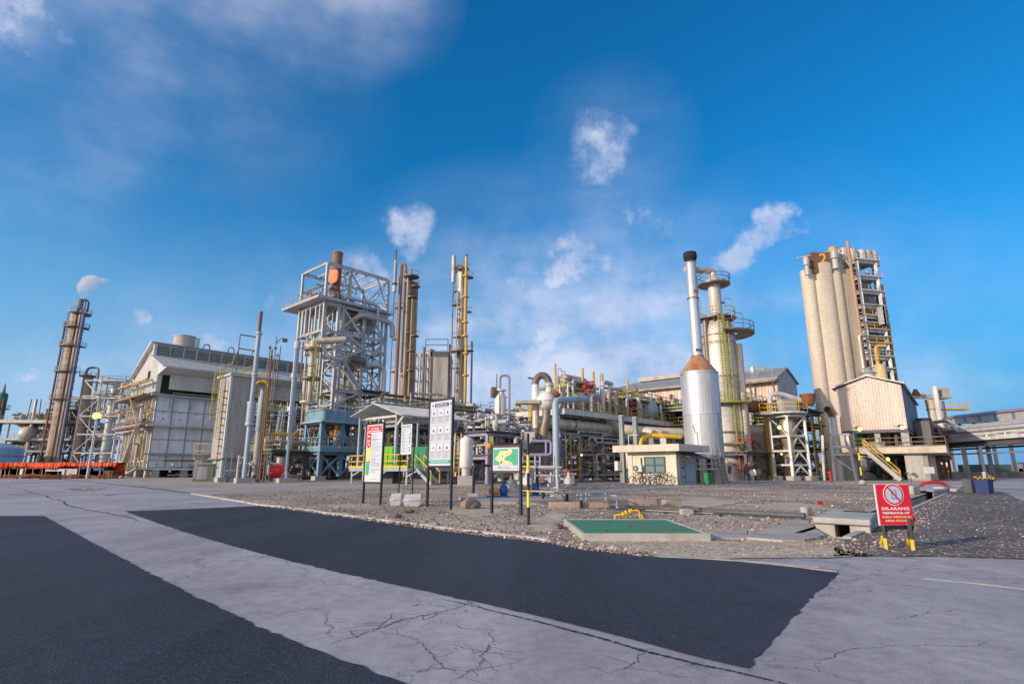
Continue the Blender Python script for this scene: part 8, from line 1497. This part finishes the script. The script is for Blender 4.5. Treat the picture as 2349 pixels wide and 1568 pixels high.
def circ(cx, cy, r, n=36): return [(cx+r*math.cos(2*math.pi*i/n), cy+r*math.sin(2*math.pi*i/n)/asp) for i in range(n)]
B.rect(0, 0, 0, 0, M_pinkw, 1, 'white_ring', circ(.50, .745, .30)); B.rect(0, 0, 0, 0, M_signred, 2, 'red_ring', circ(.50, .745, .278)); B.rect(0, 0, 0, 0, mat('sign pale blue', (.48, .62, .78), .5, 0, .1), 3, 'disc', circ(.50, .745, .235))
B.bars([(.43, .57, .84, .012), (.43, .57, .65, .02), (.43, .447, .745, .17), (.553, .57, .745, .17)], mat('sign slate', (.06, .14, .20), .5, 0, .1), 4, 'phone_symbol')
B.rect(0, 0, 0, 0, M_signred, 5, 'slash', [(.325, .745+.175/asp), (.355, .745+.205/asp), (.675, .745-.175/asp), (.645, .745-.205/asp)])
B.text('DILARANG', .50, .40, .098, M_pinkw, .80, 1, .035); B.text('MEMBAWA HP', .50, .295, .078, M_pinkw, .78, 1, .035); M_cr = mat('sign cream', (.90, .66, .40), .5, 0, .1); B.text('ANDA MEMASUKI', .50, .20, .068, M_cr, .86, 1, .03); B.text('AREA PROSES', .51, .11, .068, M_cr, .72, 1, .03); B.bars([(.74, .92, .035, .012)], M_pinkw, 1)
for p, top in ((bl, 0), (br, 0), (G(*B5(1165, 870)), 1), (G(*B5(905, 862)), 1)):
    dd = Vector((0, .0, 0)) if not top else Vector((0, -.25, 0)); P_('leg', M_black, r_, 'beam', p.lerp(p+dd+ZX*zb_, .45), p+dd*1.0+ZX*(zb_+(.1 if not top else .1)), .045); P_('leg_foot', M_yel, r_, 'beam', p, p.lerp(p+dd+ZX*zb_, .449), .05)
P_('cross_bar', M_black, r_, 'beam', Vector((bl.x, Y, zb_-.03)), Vector((br.x, Y, zb_-.03)), .04, .07)
# ---------------------------------------------------------------- green hatch
zt_ = .14; q = [G(*B4(x, y), zt_) for x, y in ((272, 494), (1252, 494), (928, 381), (122, 381))]; c = (q[0]+q[2])/2; c.z = 0; r_ = T('inspection_pit', 'low concrete pit frame closed by a faded green steel plate', 'inspection pit', c)
def grow(qs, d):
    ctr_ = sum(qs, Vector())/4; return [p+(p-ctr_).normalized()*d for p in qs]
qo = grow(q, .10); mb = MB()
for i in range(4): j = (i+1) % 4; mb.hexa([qo[i]-ZX*.16, qo[j]-ZX*.16, q[j]-ZX*.16, q[i]-ZX*.16, qo[i], qo[j], q[j], q[i]])
mb.build('pit_wall', M_concl, r_); mb = MB(); mb.hexa([p-ZX*.05 for p in q]+[p-ZX*.015 for p in q]); mb.build('cover_plate', mat('faded green plate', (.035, .27, .12), .6, 0, .7, (.12, .17, .12), scale=1.2, streak=1, rust=.06), r_)
for t, s in ((.2, .2), (.8, .25), (.5, .5), (.35, .8), (.75, .7)): p = q[0].lerp(q[1], t).lerp(q[3].lerp(q[2], t), s); P_('lift_ring', M_dgrey, r_, 'torus', p-ZX*.012, .06, .012, n=10, m=4)
e = q[1]+Vector((.0, 0, 0)); P_('end_block', M_concl, r_, 'hexa', [e+v for v in (Vector((.10, -.12, -.22)), Vector((.42, -.12, -.22)), Vector((.3, .3, -.22)), Vector((.0, .3, -.22)), Vector((.10, -.12, -.04)), Vector((.40, -.12, -.05)), Vector((.3, .3, -.04)), Vector((.0, .3, -.04)))]) if False else None
# culvert slabs
def slab(label, f, cs, z, th, op, depth=.55, slot=None):
    q = [G(*f(*p), z) for p in cs]; c = sum(q, Vector())/4; r_ = T('culvert', label, 'culvert', (c.x, c.y, 0)); mb = MB(); mb.hexa([p-ZX*th for p in q]+q); o = mb.build('top_slab', M_concl, r_); b = o.modifiers.new('b', 'BEVEL'); b.width = .03; b.segments = 2
    q = [p+(c-p)*.06 for p in q]; a, b_, c_, d_ = q
    for t0, t1 in ((0, op[0]), (op[1], 1)): 
        mb = MB(); mb.hexa([v-ZX*(th+.003)-ZX*depth for v in (a.lerp(b_, t0), a.lerp(b_, t1), d_.lerp(c_, t1), d_.lerp(c_, t0))]+[v-ZX*(th+.003) for v in (a.lerp(b_, t0), a.lerp(b_, t1), d_.lerp(c_, t1), d_.lerp(c_, t0))]); mb.build('side_wall', M_concl, r_)
    mb = MB(); mb.hexa([v-ZX*(th+.003)-ZX*depth for v in (a.lerp(d_, .25).lerp(b_.lerp(c_, .25), op[0]), a.lerp(d_, .25).lerp(b_.lerp(c_, .25), op[1]), d_.lerp(c_, op[1]), d_.lerp(c_, op[0]))]+[v-ZX*(th+.003) for v in (a.lerp(d_, .25).lerp(b_.lerp(c_, .25), op[0]), a.lerp(d_, .25).lerp(b_.lerp(c_, .25), op[1]), d_.lerp(c_, op[1]), d_.lerp(c_, op[0]))]); mb.build('inlet_shade', M_dark, r_)  # dark block behind the inlet stands in for the shade inside it
    if slot: mb = MB(); mb.hexa([G(*f(*p), z-.01) for p in slot]+[G(*f(*p), z+.004) for p in slot]); mb.build('slot', M_dark, r_)
    return r_
slab('large concrete culvert slab with a dark inlet left of the red warning sign', B5, [(205, 572), (792, 600), (855, 532), (430, 478)], .28, .13, (.36, .64), .32, [(508, 515), (775, 528), (780, 517), (535, 506)])
slab('smaller broken concrete culvert slab farther along the drain', B5, [(1180, 275), (1430, 300), (1590, 285), (1400, 262)], .26, .12, (.42, .95), .4)
for i, (x, y, w_, h_) in enumerate(((1215, 345, .9, .45), (1520, 330, .9, .35), (150, 560, .35, .25), (1640, 320, 1.0, .2))):
    c = G(*B5(x, y)); mb = MB(); mb.box(c, w_, w_*.6, h_, .6); o = mb.build('broken_block', M_concl); b = o.modifiers.new('b', 'BEVEL'); b.width = .06; b.segments = 2; tag(o, ['broken concrete block at the left of the smaller culvert slab', 'cracked concrete lump right of the smaller culvert slab', 'small broken concrete chunk at the left end of the large culvert', 'flat broken concrete piece beside the dark grey bin'][i], 'concrete block')
# red arched hose pipe
P = [G(*B5(1288, 272))]; Y = P[0].y; P = [W(*B5(x, y), Y) for x, y in ((1290, 268), (1325, 232), (1400, 218), (1480, 222), (1535, 236), (1585, 276))]; mb = MB(); mb.pipe(P, 16*.2266*mpp(Y, .6), 12, bend=.5); tag(mb.build('red_pipe', M_red), 'thick red arched pipe crossing the drain', 'pipe')
# bins and barrier at the right
bin_('dark grey open topped bin left of the blue one', 1805, B5, 333, 92, 145, mat('dark grey plastic', (.10, .11, .12), .7, 0, .2), False, .9); bin_('dark blue open topped bin in front of the checkered barrier', 1962, B5, 341, 135, 150, mat('dark blue plastic', (.02, .04, .16), .5, 0, .15), False, .85)
c = G(*B5(1960, 215)); Y = c.y; r_ = T('checkered_barrier', 'black and yellow checkered barrier behind the dark blue bin', 'barrier', c)
def checker(p0, p1, h, n, k=2):
    for kk_, m in ((0, M_black), (1, M_yel)):
        mb = MB()
        for i in range(n):
            for j in range(k):
                if (i+j) % 2 != kk_: continue
                a = p0.lerp(p1, i/n); b = p0.lerp(p1, (i+1)/n); mb.hexa([a+ZX*(h*j/k), b+ZX*(h*j/k), b+Vector((0, .12, h*j/k)), a+Vector((0, .12, h*j/k)), a+ZX*(h*(j+1)/k), b+ZX*(h*(j+1)/k), b+Vector((0, .12, h*(j+1)/k)), a+Vector((0, .12, h*(j+1)/k))])
        mb.build('checkered_panel', m, r_)
a, b = W(*B5(1852, 190), Y), W(*B5(1985, 190), Y); checker(a, b, .30, 6); a, b = W(*B5(1985, 195), Y), W(*B5(2062, 268), Y-2.0); b.z = .05; a.z = .5; checker(a, b, .42, 7)
for x in (1860, 1980): p = W(*B5(x, 200), Y); P_('post', M_dgrey, r_, 'tube', Vector((p.x, Y, 0)), Vector((p.x, Y, p.z)), .05, 6)
p = W(*B5(1952, 182), Y-.2); P_('white_panel', M_white, r_, 'box', p, .36, .05, .72, .1)
# hydrants
def hydrant(label, f, x, yb, yt, wide=False, Y=None):
    c = G(*f(x, yb)); h = W(*f(x, yt), c.y).z; r_ = T('hydrant', label, 'hydrant', c, 'red hydrants'); P_('barrel', M_red, r_, 'lathe', c, [(h*.16, 0), (h*.16, h*.06), (h*.09, h*.08), (h*.09, h*.7), (h*.14, h*.75), (h*.13, h*.92), (h*.05, h)], 12)
    P_('outlet', M_red, r_, 'tube', c+Vector((-h*(.42 if wide else .22), 0, h*.82)), c+Vector((h*.22, 0, h*.82)), h*.08, 10)
    if wide: P_('outlet', M_red, r_, 'tube', c+Vector((-h*.42, 0, h*.6)), c+Vector((-h*.42, 0, h*.95)), h*.07, 8)
    return r_
hydrant('red hydrant in the yard right of the trestle of the gooseneck vent', B3, 86, 1345, 1205); hydrant('red hydrant with a wide side arm under the stairs of the gable house', B3, 768, 1306, 1210, True); hydrant('red hydrant at the left foot of the white lattice tower', B1, 648, 1385, 1290)
hydrant('red hydrant behind striped guards below the pipe rack', Z7, 1040, 1288, 1172, True)
for i, (x, lb) in enumerate(((962, 'left of the hydrant below the pipe rack'), (1030, 'just in front of the hydrant below the rack'))):
    c = G(*Z7(x, 1290)); r_ = T('guard_post', 'short red white striped guard post '+lb, 'guard post', c, 'striped guard posts')
    for k in range(5): P_('stripe', M_red if k % 2 else M_white, r_, 'tube', c+ZX*k*.3, c+ZX*(k*.3+.298), .09, 8)
for x, y0, y1, lb, sg in ((670, 1300, 1180, 'black and yellow bollard carrying a slanted white sign under the stairs', True), (865, 1303, 1262, 'short black and yellow bollard at the foot of the stairs', False), (205, 1290, 1225, 'black and yellow bollard between the trestle legs', False)):
    c = G(*B3(x, y0)); h = W(*B3(x, y1), c.y).z*(.45 if sg else 1); r_ = T('bollard', lb, 'bollard', c, 'black and yellow bollards')
    for k in range(4): P_('stripe', M_black if k % 2 else M_yel, r_, 'tube', c+ZX*h*k/4, c+ZX*(h*(k+1)/4-.002), .16, 10)
    if sg: P_('sign_panel', M_white, r_, 'beam', c+ZX*h, c+Vector((.12, 0, h*2.3)), .42, .04)
c = G(*B3(500, 1300)); r_ = T('easel_board', 'grey white board leaning on a black easel beside the pole set in a concrete ball', 'board', c); t_ = W(*B3(458, 1180), c.y); P_('panel', M_lgrey, r_, 'beam', c+Vector((.15, 0, .25)), Vector((t_.x, c.y+.4, t_.z)), .62, .04); 
for dx in (-.9, -.3, .2, .55): P_('leg', M_black, r_, 'tube', c+Vector((dx, -.3 if dx in (-.9, .55) else .5, -.0)), c+Vector((dx*.3-.2, .2, 1.0)), .025, 5)
c = G(*B1(215, 1418)); r_ = T('easel_board', 'small white board on a dark folding easel at the far left of the vessel row', 'board', c); t_ = W(*B1(200, 1262), c.y); P_('panel', M_white, r_, 'beam', Vector((c.x, c.y, t_.z*.55)), Vector((c.x-.05, c.y+.15, t_.z)), .55, .04)
for dx in (-.55, .25, .5): P_('leg', M_black, r_, 'tube', c+Vector((dx, .1, 0)), Vector((c.x, c.y+.1, t_.z*.7)), .03, 5)
p = W(*B3(1240, 1235), 62); r_ = T('small_sign', 'small white rectangular sign on a post beside the pipe bridge ladder', 'sign', (p.x, 62, 0)); P_('panel', M_white, r_, 'box', p, 1.1, .06, .7); P_('post', M_grey, r_, 'tube', Vector((p.x, 62.05, 0)), Vector((p.x, 62.05, p.z+.3)), .05, 6)
# ---------------------------------------------------------------- pumps and low pipework
pad = [G(*Z6(x, y), .12) for x, y in ((1130, 1192), (1600, 1180), (2250, 1205), (2250, 1240), (1270, 1240))]; mb = MB(); mb.prism([p-ZX*.12 for p in pad], ZX*.12); kind(mb.build('pump_pad', M_gapron, loc=(0, 0, 0)))
def pump(label, x, y, s=1.0):
    c = G(*Z6(x, y), .12); k = .2165*mpp(c.y, .5)*s; r_ = T('pump', label, 'pump', (c.x, c.y, .12), 'blue pumps with orange motors'); X = Vector((1, .25, 0)).normalized()
    P_('baseplate', M_bluem, r_, 'box', c, 240*k, 70*k, 14*k, .24); P_('motor', M_orange, r_, 'lathe', c-X*70*k+ZX*58*k, [(18*k, 0), (38*k, 4*k), (38*k, 74*k), (24*k, 80*k)], 18, X)
    P_('casing', M_bluem, r_, 'lathe', c+X*22*k+ZX*62*k, [(30*k, 0), (58*k, 10*k), (62*k, 40*k), (50*k, 70*k), (24*k, 84*k)], 20, X); P_('foot', M_bluem, r_, 'box', c+X*60*k+ZX*12*k, 60*k, 50*k, 40*k, .24)
    P_('fan_cover', M_bluem, r_, 'lathe', c-X*92*k+ZX*58*k, [(28*k, 0), (30*k, 18*k)], 14, X); P_('discharge', M_bluem, r_, 'tube', c+X*62*k+ZX*100*k, c+X*62*k+ZX*142*k, 18*k, 10)
    P_('pipe', M_galv, r_, 'pipe', [c+X*110*k+ZX*60*k, c+X*220*k+ZX*60*k, c+X*220*k+ZX*130*k], 14*k, 8)
    for i in range(4): valve(r_, c+X*(130+i*32)*k+ZX*70*k, 14*k, M_galv, M_insd)
    return r_
pump('blue pump with an orange motor left of the map board post', 1545, 1192); pump('second blue pump with an orange motor right of the striped pole', 1890, 1180, .92)
r_ = T('small_pipework', 'knot of small silver pipes and valves between the two blue pumps', 'pipework', G(*Z6(1700, 1180))); clutter(r_, Fr(G(*Z6(1640, 1190)), Vector((1, 0, 0)), Vector((0, 1, 0))), 0, 3.2, 0, 1.5, .15, 1.6, 18, 501, mats=[M_galv, M_lgrey, M_insd, M_white], rmax=.07, ves=0, val=8)
r_ = T('small_pipework', 'silver valves and pipes right of the second blue pump', 'pipework', G(*Z6(2040, 1180))); clutter(r_, Fr(G(*Z7(650, 1400)), Vector((1, 0, 0)), Vector((0, 1, 0))), -.5, 2.4, 0, 1.5, .15, 1.0, 12, 502, mats=[M_galv, M_lgrey, M_insd], rmax=.07, ves=0, val=5)
c = G(*Z7(722, 1385)); P_('valve_stem', M_insd, r_, 'tube', c, c+ZX*1.6, .05, 6); P_('handwheel', M_insd, r_, 'torus', c+ZX*1.5, .28, .03, n=12, m=4)
# black pipes near the map board
b_ = G(*Z6(1285, 1186)); t_ = W(*Z6(1295, 862), b_.y); e_ = W(*Z6(1495, 858), b_.y); r_ = T('black_pipe', 'black square bent pipe left of the map board', 'pipe', b_); P_('pipe', M_black, r_, 'pipe', [b_, Vector((b_.x, b_.y, t_.z)), Vector((e_.x+2.2, b_.y, e_.z)), Vector((e_.x+2.2, b_.y, 0))], 15*.2165*mpp(b_.y, 2), 10, bend=.3); P_('foot', M_concl, r_, 'box', b_, .5, .5, .15)
# low pipe run across the gravel
def lowpipe(label, pts, r, m, sup=None, name='low_pipe', f=Z7, z=.45, cat='pipe'):
    P = [G(*f(x, y), z) for x, y in pts]; r_ = T(name, label, cat, (P[0].x, P[0].y, 0)); P_('pipe', m, r_, 'pipe', P, r, 8, bend=.15)
    for t in sup or ():
        p = P[0].lerp(P[-1], t); P_('support', M_black, r_, 'box', Vector((p.x, p.y, 0)), .09, .09, z-r)
    return r_
lowpipe('pale low pipe on black stands running right from the striped pole', [(455, 1418), (960, 1442), (1100, 1440)], .036, M_ins, (.38, .78), z=.42); lowpipe('second grey low pipe behind the pale one', [(640, 1392), (950, 1408)], .04, M_grey, (.2, .9), z=.4)
lowpipe('long dark blue grey pipe lying across the gravel towards the culvert', [(520, 288), (820, 290), (1400, 318), (2065, 352)], .075, M_dgrey, (.3, .6), f=B4, z=.12); lowpipe('thin beige pipe behind the long dark pipe', [(640, 300), (1100, 325), (1900, 352)], .015, M_ins, (.5,), f=B4, z=.06)
lowpipe('low blue grey pipe with small valves on the long concrete pad', [(150, 198), (400, 188), (530, 190), (530, 285)], .03, M_bluegrey, (.3,), f=B4, z=.3); lowpipe('thin pale pipe resting near the pad edge', [(280, 170), (700, 140), (1150, 118)], .03, M_lgrey, (.5,), f=B4, z=.08)
r_ = T('small_pipework', 'blue grey valves and stubs standing on the long concrete pad', 'pipework', G(*B4(250, 240))); 
for x in (105, 130, 210, 240, 280, 310, 440): c = G(*B4(x, 235)); P_('stub', M_insd if x % 20 else M_bluegrey, r_, 'tube', c, c+ZX*(.45 if x < 150 else .36), .03, 6); valve(r_, c+ZX*.25, .06, M_grey, M_insd)
def cblock(label, f, x0, x1, yb, yt, m=M_concl, dp=.6, rz=.0):
    a, b = G(*f(x0, yb)), G(*f(x1, yb)); c = (a+b)/2; h = W(*f((x0+x1)/2, yt), c.y).z; mb = MB(); w_ = (b-a).length; mb.box(c+Vector((0, w_*dp/2, 0)), w_, w_*dp, h, rz); o = mb.build('concrete_block', m); bb = o.modifiers.new('b', 'BEVEL'); bb.width = .015; return tag(o, label, 'concrete block')
M_concb = mat('tan concrete', (.43, .33, .25), .9, 0, .4, (.28, .21, .16), scale=1.5, bump=.3)
cblock('grey concrete cube under the pale low pipe', Z7, 780, 892, 1533, 1462, M_concl, .8, .2); cblock('long low tan concrete pad left of the yellow valve', B4, -20, 480, 292, 245, M_concb, .28); cblock('tan concrete cube in the gravel behind the green plate', B4, 920, 1055, 288, 225, M_concb, .7, .2); cblock('small grey concrete block under the long dark pipe', B4, 1058, 1160, 348, 300, M_concl, .6, .1); cblock('pale grey block with a flange at the end of the dark pipe', B4, 555, 635, 296, 228, M_concl, .7, -.1); cblock('long thin tan kerb stone behind the yellow valve', B4, 630, 860, 262, 220, M_concb, .25, .1)
# yellow valve assembly behind the green plate
c0_ = G(*B4(515, 390)); Y = c0_.y; q = lambda x, y: W(*B4(x, y), Y); r_ = T('yellow_valve', 'bright yellow valve assembly bent over the edge of the green plate', 'valve', c0_)
P_('pipe', M_yel, r_, 'pipe', [Vector((c0_.x, Y, 0)), q(512, 350), q(600, 340), q(655, 312), q(712, 308), Vector((q(722, 380).x, Y, 0))], .028, 8, bend=.08)
for x, y, r in ((580, 345, .06), (605, 335, .075), (635, 322, .065), (650, 315, .05)): P_('valve_body', M_yel, r_, 'lathe', q(x, y)-Vector((.03, 0, 0)), [(r*.8, 0), (r, .01), (r, .05), (r*.8, .06)], 12, Vector((1, 0, .3)))
P_('handwheel', M_yel, r_, 'torus', q(735, 372), .09, .02, Vector((1, 0, .2)), n=12, m=5)
thing1('red_plate', 'small square red plate lying in the gravel near the culvert', 'plate', M_red, 'box', G(*B4(2190, 262)), .2, .05, .12, .1)
# small tripod stand and puddles on the road at the left
c = G(*C8(1440, 1455)); r_ = T('hose_stand', 'small dark wire stand on the road near the furnace building', 'stand', c)
for a_, b_ in (((-.5, 0, 0), (-.1, 0, 1.0)), ((.5, 0, 0), (.1, 0, .95)), ((-.1, .4, 0), (0, 0, 1.0)), ((-.3, 0, .5), (.4, 0, .55))): P_('rod', M_black, r_, 'tube', c+Vector(a_), c+Vector(b_), .02, 5)
M_pud = mat('still water', (.30, .27, .24), .05, 0, .2)
flat('puddle', g(B1, (0, 0), (1, 0), (1, 1))[:0] or [G(*p) for p in ((160, 1120), (200, 1117), (245, 1119), (215, 1123), (170, 1124))], .018, M_pud, rag=(.3, .08, 40)); flat('puddle', [G(*p) for p in ((232, 1133), (262, 1131), (268, 1134), (240, 1136))], .018, M_pud, rag=(.3, .05, 41))
thing1('drain_cover', 'dark red drain box in the road before the orange tarpaulins', 'drain box', M_rust, 'box', G(*C8(705, 1440)), 2.2, 1.6, .5, .5)
# ---------------------------------------------------------------- smoke plumes
def plume(name, label, pts, seed, dens=1.6):
    mb = MB(); 
    for i, (p, r) in enumerate(pts): mb.sphere(p, r, 12)
    m = bpy.data.materials.get('smoke') or bpy.data.materials.new('smoke'); m.use_nodes = True; nt = m.node_tree
    if 'V' not in nt.nodes:
        for n_ in list(nt.nodes): nt.nodes.remove(n_)
        v = nt.nodes.new('ShaderNodeVolumePrincipled'); v.name = 'V'; v.inputs['Color'].default_value = (.95, .95, .97, 1); o_ = nt.nodes.new('ShaderNodeOutputMaterial'); nt.links.new(v.outputs[0], o_.inputs['Volume'])
        tc = nt.nodes.new('ShaderNodeTexCoord'); nz = nt.nodes.new('ShaderNodeTexNoise'); nz.inputs['Scale'].default_value = .35; nz.inputs['Detail'].default_value = 4; nt.links.new(tc.outputs['Object'], nz.inputs['Vector'])
        mr = nt.nodes.new('ShaderNodeMapRange'); nt.links.new(nz.outputs['Fac'], mr.inputs[0]); mr.inputs[1].default_value = .36; mr.inputs[2].default_value = .66; mr.inputs[4].default_value = dens*.55; nt.links.new(mr.outputs[0], v.inputs['Density'])
    o = mb.build(name, m); 
    rm = o.modifiers.new('r', 'REMESH'); rm.mode = 'VOXEL'; rm.voxel_size = .4; o['kind'] = 'stuff'; return tag(o, label, 'smoke')
Y = 147; S = lambda x, y: W(*Z1(x, y), Y)
sc.cycles.volume_bounces = 3
plume('smoke', 'white smoke drifting right from the tall banded column', [(S(578+i*2.2, 176-i*9)+Vector((0, 0, 0)), .7+.17*i) for i in range(9)]+[(S(612, 88), 2.1), (S(630, 80), 2.4), (S(648, 74), 2.2), (S(665, 80), 1.5), (S(690, 68), .8), (S(710, 66), 1.1), (S(735, 68), 1.1), (S(755, 70), .7)], 1, 1.4)

# weeds at the foot of the blocks and along the pit
R = random.Random(77); mb = MB()
for (x, y, n_, sp) in ((400, 1285, 60, .35), (520, 1300, 70, .4), (720, 1295, 25, .2), (300, 1290, 14, .2), (1160, 1340, 14, .3), (2120, 1530, 16, .3)):
    c = G(*Z6(x, y))
    for i in range(n_):
        p = c+Vector((R.gauss(0, sp), R.gauss(0, sp*.4), 0)); h = R.uniform(.04, .13); d = Vector((R.gauss(0, .04), R.gauss(0, .04), h)); w_ = Vector((R.uniform(-1, 1), R.uniform(-1, 1), 0)).normalized()*.008
        mb.add([p-w_, p+w_, p+d], [(0, 1, 2)])
for (x, y) in ((300, 548), (520, 560), (700, 556), (850, 590), (1500, 600), (1700, 640), (1950, 620)):
    c = G(*B4(x, y))
    for i in range(22):
        p = c+Vector((R.gauss(0, .2), R.gauss(0, .06), 0)); d = Vector((R.gauss(0, .03), R.gauss(0, .03), R.uniform(.02, .07))); w_ = Vector((R.uniform(-1, 1), R.uniform(-1, 1), 0)).normalized()*.006
        mb.add([p-w_, p+w_, p+d], [(0, 1, 2)])
tag(kind(mb.build('weeds', mat('dry green weed', (.10, .13, .045), .8, 0, .4, scale=3)), 'stuff'), 'sparse low weeds at the foot of the white blocks and along the pit', 'weeds')
